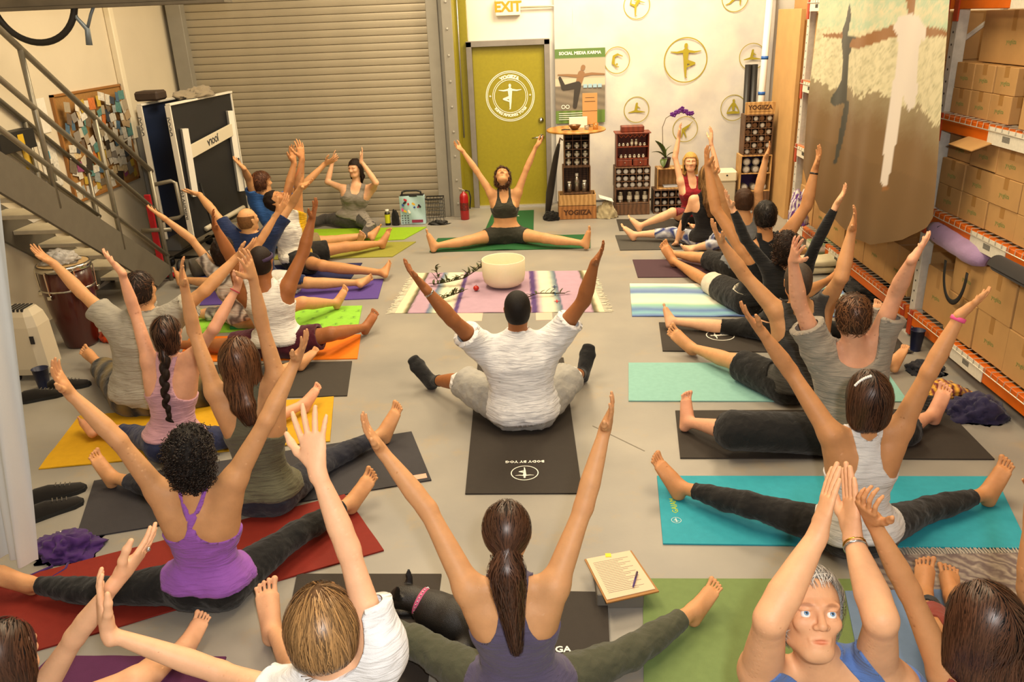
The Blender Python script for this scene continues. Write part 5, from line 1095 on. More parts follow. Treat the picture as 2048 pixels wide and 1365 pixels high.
cg=thing('candle','glowing glass votive candle on the round table','candle',(.745,10.05,tz)); MB().lathe([(.032,0),(.036,.075),(.033,.075),(.030,.005),(0,.005)],(.745,10.05,tz),18,caps=False).build('holder',mat('amber_glass','#e8a850',.1,trans=.7),cg,smooth=True); MB().ball((.745,10.05,tz+.045),(.010,.010,.024),10,8).build('flame',mat('flame','#ffb34a',.5,emit=14),cg,smooth=True)
mn=thing('menu_board','brown kraft paper notice standing on the round table','notice',(.70,10.3,tz)); MB().box((.605,10.30,tz+.03),(.785,10.306,tz+.40),.001).build('sheet',mat('kraft','#c4945c',.7),mn); MB().box((.63,10.2985,tz+.30),(.76,10.2995,tz+.305)).box((.64,10.2985,tz+.345),(.75,10.2995,tz+.349)).box((.605,10.298,tz+.19),(.785,10.2995,tz+.193)).build('rule_line',blk,mn); MB().box((.68,10.306,tz),(.70,10.33,tz+.2)).build('prop',wd3,mn)
tag(MB().tube([(.34,10.08,tz+.005),(.38,10.06,tz+.012),(.44,10.07,tz+.006)],.006,6).build('small_black_clip',blk),'small black object at the left edge of the round table','clip')
# hutch tower
yy0,yy1=10.22,10.48
crate('wooden_crate','dark wooden crate base of the hutch holding tall tins',(1.0,yy0,0),(1.44,yy1,.14),wd3,slats=1)
cubby('tin_cabinet','dark wooden compartment with four tall tins',(1.005,yy0,.142),(1.435,yy1,.335),1,1,wd3)
tins([(1.075,yy0+.07,.156),(1.19,yy0+.07,.156),(1.285,yy0+.07,.156),(1.385,yy0+.07,.156)],.032,.135,'tall steel tin in the dark compartment of the hutch tower','tall tins in the hutch tower')
cubby('tin_grid','wooden pigeonhole rack with three rows of round tins',(1.0,yy0,.337),(1.44,yy1,.60),5,3,wd3)
def lidtins(x0,z0,dx,dz,nx,nz,r,y,label,group,skip=None,cell=None):
    t0=None; RN=['bottom row','second row up','third row up','fourth row up','fifth row up','top row'] if nz>3 else (['bottom row','middle row','top row'] if nz==3 else (['lower row','upper row'] if nz==2 else ['']))
    for k in range(nz):
        for i in range(nx):
            if skip and not skip(i,k): continue
            c=(x0+dx*i,y,z0+dz*k if cell is None else cell[0]+k*(cell[1]-cell[0])/(cell[2])+(.012 if k==0 else .004)+r*1.045)
            lb=label+(', '+RN[k] if nz>1 else '')+', '+WD[i]+' from left'
            if t0 is None:
                t0=thing('round_tin',lb,'tin',c,group); MB().lathe([(r,-.10),(r,-.004),(r*1.04,-.003),(r*1.04,0),(0,0)],c,18,axis=(0,-1,0)).build('can',tind,t0,smooth=False); MB().lathe([(r*.72,.0005),(0,.0012)],c,16,axis=(0,-1,0),caps=False).build('label',mat('lid_label','#c9c6c0',.5,var=.3,vs=90),t0)
            else: dup(t0,c,lb)
lidtins(1.047,.385,.0865,.086,5,3,.030,yy0+.015,'round tin in pigeonhole rack','tins in the pigeonhole rack',cell=(.337,.60,3))
cubby('hutch','red-brown wooden hutch with two shelves of small tins',(1.02,yy0+.04,.602),(1.42,yy1,1.0),1,1,wd4); ho=bpy.data.objects['hutch']
for z in (.69,.835): MB().box((1.032,yy0+.045,z),(1.408,yy1-.006,z+.010)).build('shelf_board',wd4,ho)
for x in (1.035,1.225): dw_=MB().box((x,yy0+.034,.612),(x+.175,yy0+.046,.685),.002).build('drawer',wd4,ho); MB().ball((x+.09,yy0+.030,.65),.008,8,6).build('knob',tinm,dw_)
b=MB(); [b.tube([(1.05+k*.055,yy0+.045,.985),(1.077+k*.055,yy0+.045,.955),(1.105+k*.055,yy0+.045,.985)],.006,5) for k in range(6)]; b.build('scalloped_trim',wd4,ho)
MB().box((1.0,yy0+.03,1.0),(1.44,yy1+.01,1.014),.003).build('cornice',wd4,ho)
tins([(1.055+.052*i,yy0+.085,.846) for i in (0,1,2,5,6)]+[],.017,.04,'small tin on the upper shelf of the red-brown hutch','small tins on the hutch upper shelf')
tins([(1.055+.052*i,yy0+.085,.846) for i in (3,4)],.017,.085,'taller slim tin on the upper shelf of the hutch','slim tins on the hutch upper shelf')
tins([(1.08+.055*i,yy0+.085,.701) for i in range(6)],.018,.045,'small tin on the lower shelf of the red-brown hutch','small tins on the hutch lower shelf')
tag(MB().box((1.08,yy0+.08,1.016),(1.36,yy1-.04,1.085),.006).build('wooden_box',wd4),'flat red-brown wooden box on top of the hutch','box')
# plant stand
cubby('jar_crate','dark crate with a grid of small jars below the orchid',(1.49,10.25,0),(2.05,10.5,.30),6,3,wd3)
lidtins(1.54,.05,.092,.095,6,3,.028,10.28,'small jar in the crate below the orchid','jars in the crate below the orchid',cell=(0,.30,3))
cubby('plant_crate','pale wooden open crate carrying the orchid',(1.53,10.27,.302),(1.98,10.5,.56),1,1,wd2)
tag(MB().box((1.62,10.30,.318),(1.86,10.42,.335),.002).build('paper_stack',mat('paper_blue','#b8bcc4',.6)),'papers lying in the pale crate under the orchid','papers')
tag(MB().lathe([(.03,0),(.035,.03),(.0,.035)],(1.84,10.33,.336),14).build('yellow_lid_jar',mat('yellow_lid','#d89a20',.4)),'small yellow object in the pale crate under the orchid','jar')
oc_=thing('orchid','purple orchid in a dark pot on the pale crate','plant',(1.63,10.36,.562))
MB().lathe([(.04,0),(.055,.10),(.060,.12),(.052,.12),(.045,.1),(0,.1)],(1.65,10.36,.562),20,caps=False).build('pot',mat('pot_plum','#2e1420',.3),oc_,smooth=True)
def leaf(base,tip,w_,m,par,name='leaf',droop=.03):
    base=np.array(base,float);tip=np.array(tip,float);d=tip-base;L=np.linalg.norm(d);d/=L;s_=nrm(np.cross(d,(0,.3,1)));n_=np.cross(s_,d)
    def f(u,v):
        t=v; ww=w_*math.sin(PI*min(1,t*.9+.06))**.8*(1 if t<.98 else .3); p=base+d*L*t+s_*(u-.5)*2*ww+n_*(abs(u-.5)*.5*ww+droop*math.sin(PI*t)); return tuple(p)
    return MB().grid(f,4,8,.002).build(name,m,par,smooth=True)
lf=mat('leaf_green','#4c5c24',.4,var=.2,vs=20)
for tp_,w_ in (((1.50,10.33,.90),.042),((1.46,10.33,.76),.030),((1.60,10.25,.56+.02),.045),((1.80,10.35,.73),.03),((1.72,10.42,.82),.03)): leaf((1.64,10.36,.68),tp_,w_,lf,oc_)
st_=[(1.645,10.36,.66),(1.60,10.36,.85),(1.59,10.36,1.05),(1.63,10.36,1.16),(1.73,10.36,1.22),(1.86,10.35,1.22),(1.98,10.35,1.14)]
MB().tube(st_,.004,6).build('stem',mat('orchid_stem','#5c4a34',.6),oc_,smooth=True)
pp_=random.Random(5)
for k in range(11):
    f=k/10; c=np.array((1.70+.24*f,10.34,1.20+.05*math.sin(f*PI)+pp_.uniform(-.02,.02))); b=MB()
    for q in range(5):
        a=q*2*PI/5+f; b.ball(c+np.array((math.cos(a)*.016,pp_.uniform(-.006,.006),math.sin(a)*.016)),(.014,.005,.014),8,5)
    b.build('blossom',mat('orchid_purple','#5c1a78',.5),oc_,smooth=True)
# pigeonhole rack at right
cubby('tin_cupboard','pale-framed cupboard with purple lining and large round tins',(2.55,10.25,.24),(2.93,10.5,.688),1,2,wd2); MB().box((2.565,10.485,.255),(2.915,10.490,.67)).build('purple_lining',mat('purple_lining','#3a2a5e',.8),bpy.data.objects['tin_cupboard'])
lidtins(2.62,.31,.115,.10,3,1,.040,10.28,'large round tin, lower half of purple cupboard','lower tins in the purple-lined cupboard',cell=(.24,.688,2))
lidtins(2.63,.514,.112,.0925,3,2,.044,10.28,'large round tin, upper half of purple cupboard','upper tins in the purple-lined cupboard')
crate('wooden_crate','dark wooden crate under the purple-lined cupboard',(2.55,10.25,0),(2.93,10.5,.238),wd3)
cubby('tin_rack','tall pigeonhole rack of round tins below the name sign',(2.575,10.27,.69),(2.92,10.5,1.17),4,6,wd3)
lidtins(2.625,.735,.082,.0775,4,6,.029,10.285,'bright round tin in tall rack','bright tins in the tall pigeonhole rack',skip=lambda i,k:(i+k)%2==0,cell=(.69,1.17,6))
t0=None
for k in range(6):
    for i in range(4):
        if (i+k)%2:
            c=(2.625+.082*i,10.315,.69+k*.08+(.012 if k==0 else .004)+.0291); lb='brownish round tin in tall rack, '+['bottom row','second row up','third row up','fourth row up','fifth row up','top row'][k]+', '+WD[i]+' from left'
            if t0 is None: t0=tag(MB().lathe([(.029,-.1),(.029,0),(0,0)],c,16,axis=(0,-1,0)).build('copper_tin',mat('tin_copper','#9a7452',.4,metal=.5),origin=c),lb,'tin','brownish tins in the tall pigeonhole rack')
            else: dup(t0,c,lb)
sg_=thing('name_sign','pale wooden sign lettered with the studio name on the tin rack','sign',(2.74,10.3,1.172)); MB().box((2.57,10.28,1.172),(2.93,10.30,1.32),.003).build('board',wd2,sg_); text('YOGIIZA',.072,(2.75,10.278,1.255),(1,0,0),(0,0,1),mat('stencil','#4a2a12',.8),sg_,'lettering',bold=.002); MB().box((2.62,10.279,1.205),(2.88,10.2795,1.209)).build('underline',mat('stencil','#4a2a12',.8),sg_)
bn_=thing('waste_bin','cream plastic bin beside the purple-lined cupboard','bin',(2.42,10.4,0)); MB().box((2.30,10.3,0),(2.52,10.52,.36),.012).build('body',mat('beige_plastic','#c2b7a0',.5),bn_); MB().box((2.29,10.29,.362),(2.53,10.53,.50),.02).build('lid',mat('cream_plastic','#e2d9bd',.5),bn_); MB().box((2.39,10.285,.44),(2.41,10.291,.455)).build('latch',blk,bn_)
t=thing('paper_tube','white cardboard tube with blue tape leaning in the corner','tube',(2.88,10.7,0)); MB().tube([(2.83,10.66,.02),(2.90,10.75,2.75)],.042,18).build('tube',mat('tube_white','#e3e1de',.5),t,smooth=True)
for z in (1.36,1.78,2.46): f=(z-.02)/2.73; MB().tube([(2.83+.07*f,10.66+.09*f,z),(2.831+.07*f,10.661+.09*f,z+.04)],.0435,18).build('tape_band',mat('blue_tape','#2a62b4',.5),t,smooth=True)
for k,x in enumerate((2.68,2.76)): tag(MB().tube([(x-.02,10.56,.0),(x+.02,10.80,1.72)],.040,14).build('black_tube',mat('tube_black','#1d1a18',.5),smooth=True),['black poster tube behind the tin rack, left one','black poster tube behind the tin rack, right one'][k],'tube')
ub=thing('folded_umbrella','long dark folded umbrella leaning beside the green door','umbrella',(.2,10.4,0)); MB().tube([(.15,10.22,.03),(.19,10.3,.3),(.28,10.5,.72),(.32,10.58,.86)],[.03,.05,.035,.02],10).build('canopy',fabric('umbrella','#2c241d'),ub,smooth=True); MB().tube([(.32,10.58,.86),(.34,10.62,.93),(.37,10.62,.90)],.012,8).build('handle',wd3,ub,smooth=True); 
heap('camera_bag','dark bag on the floor beside the folded umbrella','bag',(.20,10.12,0),(.10,.09,.09),fabric('black_bag','#15130f'),71,.25)
heap('cream_cushion','cream rolled blanket on the floor between the crate towers','blanket',(.89,10.16,0),(.13,.12,.20),fabric('blanket_cream','#b8aa86',var=.2),73,.2)
tag(MB().box((-.09,-.1,0),(.09,.1,.004),R=[[.95,0,.3],[0,1,0],[-.3,0,.95]],o=(.88,10.14,.24)).build('white_sheet',mat('paper_w','#e8e4da',.7)),'white sheet of paper on the rolled cream blanket','paper')
fx=thing('fire_extinguisher','red fire extinguisher on the floor beside the green wall strip','fire extinguisher',(-.90,10.30,0)); ec=(-.90,10.28,0)
MB().lathe([(.05,0),(.056,.01),(.056,.29),(.045,.325),(.02,.345),(.018,.36)],ec,24).build('cylinder',mat('ext_red','#9c0f16',.3,coat=.3),fx,smooth=True); MB().box((-.925,10.265,.355),(-.875,10.295,.38),.004).tube([(-.90,10.28,.375),(-.96,10.28,.40)],.008,6).tube([(-.90,10.28,.36),(-.955,10.28,.37)],.007,6).build('valve',mt,fx); MB().tube([(-.88,10.28,.37),(-.83,10.28,.36),(-.815,10.28,.28),(-.83,10.26,.14)],.009,8).build('hose',blk,fx,smooth=True); MB().lathe([(.0568,.12),(.0568,.22)],ec,24,caps=False).build('label',mat('ext_label','#8c1a16',.5,var=.5,vs=60,col2='#2a1a14'),fx)
# things by the shutter
tb=thing('tote_bag','pale blue tote bag printed with colourful objects, black handles','bag',(-1.53,10.12,0))
MB().grid(lambda u,v:(-1.69+.31*u,10.08+.012*math.sin(u*7+v*4),.005+.36*v),20,16,.0).box((-1.69,10.10,.004),(-1.38,10.19,.36),.01).build('body',mat('tote_blue','#a9c6cc',.6),tb,smooth=False)
MB().tube([(-1.66,10.10,.35),(-1.65,10.10,.41),(-1.60,10.10,.425),(-1.47,10.10,.425),(-1.42,10.10,.41),(-1.41,10.10,.35)],.012,8).box((-1.68,10.085,.352),(-1.39,10.18,.372)).build('handle',blk,tb)
pr3=random.Random(8)
for k,cc in enumerate(('#c22a3a','#e0b030','#2a4a9c','#1f1f22','#d8508a','#efe9df','#2a4a9c','#c22a3a','#8c2a4a','#1f1f22','#e0b030')):
    x=-1.66+.24*pr3.random();z=.14+.18*pr3.random(); v,f=strokes((x,10.062,z),.05,[(0,0,pr3.uniform(-.5,.5),pr3.uniform(-.5,.5),.28,.22)],.0008*k); MB().add(v,f).build('printed_motif',mat('motif_'+cc.strip('#'),cc,.6),tb)
for i in range(4):
    for k in range(3): MB().ball((-1.665+.035*k,10.062,.03+.03*i),(.012,.002,.006),8,4).build('printed_motif',mat('motif_1f1f22','#1f1f22',.6),tb)
MB().box((-1.55,10.061,.03),(-1.41,10.063,.065)).build('printed_motif',mat('motif_8c2a4a','#8c2a4a',.6),tb)
tb2=thing('drink_bottle','yellow drink bottle with white cap beside the seated woman','bottle',(-1.86,10.1,0)); MB().lathe([(.032,0),(.034,.01),(.034,.15),(.026,.17)],(-1.86,10.1,0),18).build('body',mat('bottle_dark','#25221c',.3),tb2,smooth=True); MB().lathe([(.0346,.03),(.0346,.14)],(-1.86,10.1,0),18,caps=False).build('label',mat('label_lime','#c6c81c',.5),tb2,smooth=True); MB().lathe([(.024,.17),(.024,.20),(0,.20)],(-1.86,10.1,0),16).build('cap',wht,tb2,smooth=True)
heap('black_pouch','black pouch between the yellow bottle and the tote bag','pouch',(-1.76,10.1,0),(.05,.05,.20),fabric('black_pouch','#1b191b'),75,.15)
wb=thing('wire_basket','black wire basket standing behind the tote bag','basket',(-1.25,10.25,0)); b=MB()
for k in range(7): b.tube([(-1.38,10.16,.02+k*.045),(-1.16,10.16,.02+k*.045),(-1.16,10.34,.02+k*.045),(-1.38,10.34,.02+k*.045)],.003,4)
for k in range(6): b.tube([(-1.38+.044*k,10.16,.02),(-1.38+.044*k,10.16,.30)],.003,4); b.tube([(-1.38+.044*k,10.34,.02),(-1.38+.044*k,10.34,.30)],.003,4)
b.tube([(-1.38,10.16,.30),(-1.16,10.16,.30),(-1.16,10.34,.30),(-1.38,10.34,.30),(-1.38,10.16,.30)],.006,6); b.build('wire_frame',fr_,wb)
heap('coiled_cable','black cable coiled on the floor beside the wire basket','cable',(-1.20,10.05,0),(.11,.05,.045),mat('rubber','#1f1c18',.6),77,.4)
# ---------------------------------------------------------------- yoga mats and floor textiles
def ymat(label,cs,m,z=.001,t=.0075,wv=.0,name='yoga_mat',group=None,back=None,cols=None,nu=40,nv=14,curl=0.):
    c=[np.array((x,y,0.)) for x,y in cs]  # far-left, far-right, near-right, near-left
    ctr=sum(c)/4
    def f(u,v):
        p=(c[3]*(1-u)+c[2]*u)*(1-v)+(c[0]*(1-u)+c[1]*u)*v
        e=max(0,abs(u-.5)*2-.86)/.14; h=z+t+wv*max(0,math.sin(u*17+v*5)*math.sin(v*9+u*3))*(1.-.0*e)+curl*e*e*(.5+.5*math.sin(v*6+1))
        return (p[0],p[1],h)
    b=MB().grid(f,nu,nv,0.,col=cols)
    # skirt
    per=[i for i in range(nu+1)]+[j_*(nu+1)+nu for j_ in range(1,nv+1)]+[nv*(nu+1)+i for i in range(nu-1,-1,-1)]+[j_*(nu+1) for j_ in range(nv-1,0,-1)]
    n0=len(b.v); b.v+=[(b.v[i][0],b.v[i][1],max(b.v[i][2]-t,.0004)) for i in per]; b.c+=[b.c[i] for i in per]; q=len(per)
    b.f+=[(per[i],per[(i+1)%q],n0+(i+1)%q,n0+i)[::-1] for i in range(q)]; b.f.append(tuple(n0+i for i in range(q))[::-1])
    if group=='':group=None
    o=b.build(name,m,smooth=True,origin=ctr,cols=cols is not None,angle=A30); tag(o,label,'yoga mat' if name=='yoga_mat' else name.replace('_',' '),group); return o
def rub(n,c,**k): return mat('rubber_'+n,c,.75,var=.08,vs=30,bump=.25,bs=300,spec=.3,**k)
G=None
ymat('bright lime mat by the roll-up door',[(-2.96,9.99),(-1.35,9.91),(-1.55,9.33),(-2.76,9.25)],rub('lime','#8fb51e'))
ymat('olive yellow mat in front of the lime one',[(-2.9,9.30),(-1.39,9.2),(-1.57,8.59),(-2.9,8.62)],rub('olive','#92903a'))
ymat('dark navy mat under the man in navy t-shirt',[(-3.57,8.4),(-1.86,8.38),(-1.87,7.8),(-3.49,7.79)],rub('navy','#1f2552'))
ymat('violet purple mat in the left column',[(-3.26,7.76),(-1.53,7.78),(-1.48,7.17),(-3.14,7.12)],rub('violet','#56408e'))
lm=ymat('lime green mat printed with small dark plant motifs',[(-3.12,7.01),(-1.59,6.97),(-1.52,6.42),(-2.95,6.38)],rub('lime2','#8cc83c'))
b=MB(); mr_=random.Random(2)
for i in range(11):
    for k in range(3):
        x=-2.85+i*.125+mr_.uniform(-.01,.01);y=6.50+k*.17+mr_.uniform(-.01,.01)
        v,f=strokes((x,y,.0088),.045,[(0,-.6,0,.5,.05,.03),(0,-.1,.4,.2,.09,.03),(0,-.1,-.4,.2,.09,.03),(0,.2,.25,.5,.06,.02),(0,.2,-.25,.5,.06,.02),(-.5,-.6,.5,-.6,.05,.05)],.0002,(1,0,0),(0,1,0)); b.add(v,f)
b.build('printed_motif',mat('motif_green','#5d8a30',.7),lm)
ymat('bright green folded towel on the lime mat',[(-2.62,6.62),(-2.30,6.62),(-2.30,6.44),(-2.62,6.44)],fabric('green_towel','#1e7a3c'),z=.010,t=.02,name='towel')
ymat('bright orange mat under the man in white tank',[(-2.91,6.30),(-1.46,6.24),(-1.39,5.73),(-2.80,5.76)],rub('orange','#e8770c'))
ymat('dark brown-black mat behind the olive top woman',[(-3.0,5.67),(-1.42,5.68),(-1.33,5.07),(-2.95,5.06)],rub('char','#3b3630'))
ymat('yellow mat under the woman in pink top',[(-3.10,4.86),(-1.42,5.06),(-1.30,4.42),(-2.98,4.16)],rub('yellow','#c99a16'),wv=.006)
ml=ymat('large charcoal mat with a small paper tag at its corner',[(-2.57,4.01),(-.81,4.52),(-.62,3.94),(-2.38,3.44)],rub('charblue','#3a383c'))
MB().box((-.05,-.025,0),(.05,.025,.001),R=[[.96,-.27,0],[.27,.96,0],[0,0,1]],o=(-.70,3.97,.0090)).build('corner_tag',mat('tag_peach','#d8a890',.6),ml)
ymat('red mat under the curly-haired woman',[(-2.75,3.02),(-1.08,3.81),(-.78,3.30),(-2.45,2.50)],rub('red','#7e2216'),wv=.004)
ymat('plum mat at the bottom left',[(-2.05,2.62),(-1.31,2.60),(-1.28,1.95),(-2.2,1.9)],rub('plum','#5a2850'),wv=.004)
ymat('deep green mat under the instructor',[(-1.15,9.33),(.63,9.29),(.59,8.70),(-1.18,8.74)],rub('green','#215a30'),wv=.010)
mi=ymat('deep green mat end pointing at the door behind the instructor',[(-.56,10.63),(-.02,10.66),(-.03,9.5),(-.62,9.5)],rub('green','#215a30')); text('yogiiza',.07,(-.30,10.35,.0090),(1,0,0),(0,1,0),wp,mi,'lettering')
mc=ymat('black mat with white emblem in the middle of the room',[(-.46,5.67),(.18,5.64),(.21,3.77),(-.42,3.79)],rub('black','#352f2a'),nv=40,nu=14)
text('BODY BY YOG',.034,(-.10,4.115,.0090),(-1,0.01,0),(0,-1,0),wp,mc,'lettering',bold=.001)
def ringmark(c,R,par,right=(-1,0,0),up=(0,-1,0),S=TREE):
    v,f=ring2d(c,R*.93,R,.0,right,up,40); b=MB().add(v,f); v,f=strokes(c,R*.9,S,.0003,right,up); b.add(v,f); b.build('emblem',wp,par)
ringmark((-.10,3.99,.0090),.078,mc)
ymat('pale grey mat under the blonde woman',[(1.0,9.99),(2.24,9.85),(2.2,9.35),(.98,9.42)],rub('char','#3b3630'))
ymat('grey and black edged mat under the woman leaning on one hand',[(.91,9.21),(2.4,9.10),(2.3,8.5),(.90,8.57)],rub('greyblack','#4a4742'))
ymat('plum brown mat in the right column',[(.99,8.19),(2.5,8.05),(2.4,7.46),(.97,7.58)],rub('plumbrown','#48303a'))
bl=[(0,'#dfe0d4'),(.08,'#dfe0d4'),(.12,'#8fc0ac'),(.2,'#7c96bc'),(.3,'#5f7aae'),(.36,'#a8c8c8'),(.45,'#d8d8c4'),(.6,'#e2dfce'),(.68,'#8fc0a8'),(.76,'#7ca6b8'),(.84,'#5a78b0'),(.93,'#7cb0bc'),(1,'#5f78b4')]
bv=np.array([x for x,_ in bl]);bc=np.array([lin(c_) for _,c_ in bl])
ymat('striped blue, green and white beach towel in the right column',[(.87,7.39),(2.75,7.17),(2.6,6.33),(.79,6.5)],fabric('striped_towel','#ffffff',attr='tint',var=.05),name='beach_towel',wv=.008,nu=60,nv=40,cols=lambda u,v:tuple(np.interp(1-v+.01*math.sin(u*14),bv,bc[:,i]) for i in range(3)))
mb2=ymat('black mat with white round emblem in the right column',[(.99,6.33),(2.75,6.15),(2.7,5.55),(.93,5.72)],rub('black','#352f2a')); ringmark((1.42,6.0,.0090),.11,mb2,(0,1,0),(-1,0,0)); text('YOGA',.05,(1.62,6.0,.0090),(0,1,0),(-1,0,0),mat('grey_print','#8c8880',.7),mb2,'lettering')
ymat('dark mat by the rack upright',[(2.1,5.98),(2.55,6.0),(2.72,5.55),(2.1,5.56)],rub('char','#3b3630'),z=.010)
ymat('pale teal mat in the right column',[(.65,5.51),(2.42,5.39),(2.35,4.77),(.58,4.88)],rub('teal','#86b8b0'))
ymat('black mat under the man in grey scoop-neck t-shirt',[(.86,4.72),(2.53,4.65),(2.51,4.03),(.79,4.12)],rub('black','#352f2a'))
mq=ymat('turquoise mat with yellow print under the woman with hair clip',[(.63,3.93),(2.42,3.85),(2.25,3.22),(.57,3.31)],rub('turq','#2f9aac')); text('GAIAM',.045,(.675,3.63,.0092),(0.02,1,0),(-1,0,0),mat('lime_print','#b8cc30',.7),mq,'lettering'); ringmark((.665,3.50,.0093),.025,mq)
ymat('sage green mat at the front beside the clipboard',[(.44,3.05),(1.40,3.02),(1.28,1.9),(.30,1.9)],rub('sage','#71864f'))
ymat('dark brown-black mat under the dog and the boy',[(-1.16,3.13),(-.48,3.11),(-.46,2.2),(-1.02,2.1)],rub('brownblack','#37302a'),z=.0)
mg=ymat('black lettered mat in front of the ponytail woman',[(-.30,2.98),(.27,2.95),(.23,2.2),(-.30,2.2)],rub('black','#352f2a'),z=.010); text('YOGA',.046,(.03,2.60,.0182),(1,0,0),(0,1,0),wp,mg,'lettering',bold=.001)
ymat('pale blue mat under the grey-haired man',[(1.30,2.93),(1.72,2.93),(1.72,1.5),(.98,1.5)],rub('paleblue','#7088ac'),z=.010)
rg=ymat('patterned cream and brown rug with fringe at the bottom right',[(1.45,3.20),(2.75,3.18),(2.7,2.0),(1.73,2.0)],fabric('rug_pattern','#a8998a',wave=(9,'DIAGONAL','#6a5a58',12),var=.4,vs=35),name='rug',z=.0,t=.006)
b=MB(); 
for k in range(90): x=1.45+k*.0144; b.tube([(x,3.19,.006),(x+rnd.uniform(-.006,.006),3.225,.006),(x+rnd.uniform(-.01,.01),3.25,.003)],.0035,4)
o=b.build('fringe',fabric('fringe','#b8ac9c'),rg); tag(o,kind='stuff')
# blanket with stripes and fringes, crystal bowl, sprigs
bs=[(0,'#d8cfae'),(.035,'#d8cfae'),(.05,'#6e6442'),(.062,'#3c382c'),(.068,'#b091a6'),(.145,'#b091a6'),(.155,'#56688a'),(.175,'#8b9a98'),(.195,'#ddd6b8'),(.25,'#e2dabc'),(.275,'#c8b4a8'),(.285,'#4a2c6e'),(.30,'#4a2c6e'),(.306,'#b091a6'),(.655,'#b091a6'),(.662,'#4a2c6e'),(.682,'#4a2c6e'),(.70,'#b8a0ac'),(.725,'#e2dabc'),(.76,'#ddd6b8'),(.785,'#8b9a98'),(.805,'#44566e'),(.812,'#b091a6'),(.945,'#b091a6'),(.95,'#3c382c'),(.965,'#6e6442'),(.98,'#d8cfae'),(1,'#d8cfae')]
su=np.array([x for x,_ in bs]);sc_=np.array([lin(c_) for _,c_ in bs])
bk=ymat('lilac striped woven blanket with white fringes in front of the instructor',[(-1.20,7.95),(.50,7.86),(.57,6.63),(-1.26,6.75)],fabric('stripe_blanket','#ffffff',attr='tint',var=.08),name='blanket',z=.0,t=.005,wv=.004,nu=150,nv=16,cols=lambda u,v:tuple(np.interp(u+.002*math.sin(v*40),su,sc_[:,i]) for i in range(3)))
b=MB()
for k in range(70):
    f=k/69
    for (xa,ya,xb,yb,s_) in ((-1.26,6.75,-1.20,7.95,-1),(.57,6.63,.50,7.86,1)):
        x=xa+(xb-xa)*f;y=ya+(yb-ya)*f; b.tube([(x,y,.005),(x+s_*.035,y+rnd.uniform(-.012,.012),.005),(x+s_*(.055+rnd.uniform(0,.03)),y+rnd.uniform(-.025,.025),.003)],.0035,4)
o=b.build('fringe',fabric('fringe_white','#ddd6c0'),bk); tag(o,kind='stuff')
for (x,y,cc) in ((.16,7.35,'#2a3a5c'),(.16,7.15,'#2c6a9c'),(.17,6.93,'#b02a2a'),(-.93,7.2,'#2c6a9c')): 
    v,f=strokes((x,y,.011),.045,[(0,-.8,0,.8,.12,.12),(-.5,0,.5,0,.12,.12),(0,0,0,0,.3,.3)],.0002,(1,0,0),(0,1,0)); MB().add(v,f).build('woven_motif',mat('w_'+cc.strip('#'),cc,.8),bk)
tag(MB().box((-.72,6.50,.0002),(-.48,6.72,.001)).build('paper_sheet',mat('paper_pink','#cdb2a0',.7)),'pale paper sheet on the floor by the blanket, left of the seated man','paper'); tag(MB().box((-.02,6.48,.0002),(.12,6.70,.001)).build('paper_sheet',mat('paper_pink','#cdb2a0',.7)),'pale paper sheet on the floor by the blanket, right of the seated man','paper')
bc_=(-.315,7.43,.012)
tag(MB().lathe([(0,0),(.10,.004),(.155,.02),(.19,.055),(.202,.11),(.205,.262),(.200,.266),(.194,.262),(.191,.11),(.18,.065),(.14,.03),(0,.016)],bc_,56,caps=False).build('crystal_singing_bowl',mat('frosted_crystal','#e3d8b8',.55,var=.06,vs=200,sss=.2),smooth=True,origin=bc_),'large frosted white crystal singing bowl on the striped blanket','bowl')
rc=thing('red_apple','small round red fruit beside the crystal bowl','fruit',(-.575,7.30,.01)); MB().ball((-.575,7.30,.035),(.028,.028,.025),14,10).build('flesh',mat('apple_red','#b0241a',.3),rc,smooth=True); MB().tube([(-.575,7.30,.056),(-.572,7.30,.072)],.002,5).build('stalk',wd3,rc)
def sprig(label,pts,n,seed,ls=.055):
    t=thing('leafy_sprig',label,'plant cutting',tuple(pts[0])); pts=[np.array(p,float) for p in pts]; MB().tube(pts,.005,6).build('stem',mat('twig','#4a3c22',.8),t,smooth=True); r=random.Random(seed); lm_=mat('sprig_green','#43491f',.55,var=.3,vs=30)
    for k in range(n):
        f=k/(n-1)*(len(pts)-1); i=min(int(f),len(pts)-2); p=pts[i]*(1-f+i)+pts[i+1]*(f-i); a=r.uniform(0,6.28); e=p+np.array((math.cos(a)*ls,math.sin(a)*ls*.6,abs(r.gauss(0,.45))*ls+.01)); leaf(p,e,.013,lm_,t,droop=.004)
sprig('long leafy green sprig across the left half of the blanket',[(-1.0,7.50,.02),(-.85,7.48,.05),(-.70,7.52,.07),(-.58,7.62,.12),(-.48,7.74,.16)],54,3,.07)
sprig('short leafy sprig nearer the seated man on the blanket',[(-.90,7.02,.02),(-.80,7.05,.05),(-.68,7.15,.06)],26,5)
sprig('small upright sprig at the far left of the blanket',[(-.98,7.75,.015),(-1.01,7.82,.10)],10,8)
sprig('sprig with a bare stem behind the seated man head',[(-.12,7.0,.02),(.0,7.08,.04),(.25,7.12,.02)],12,11)
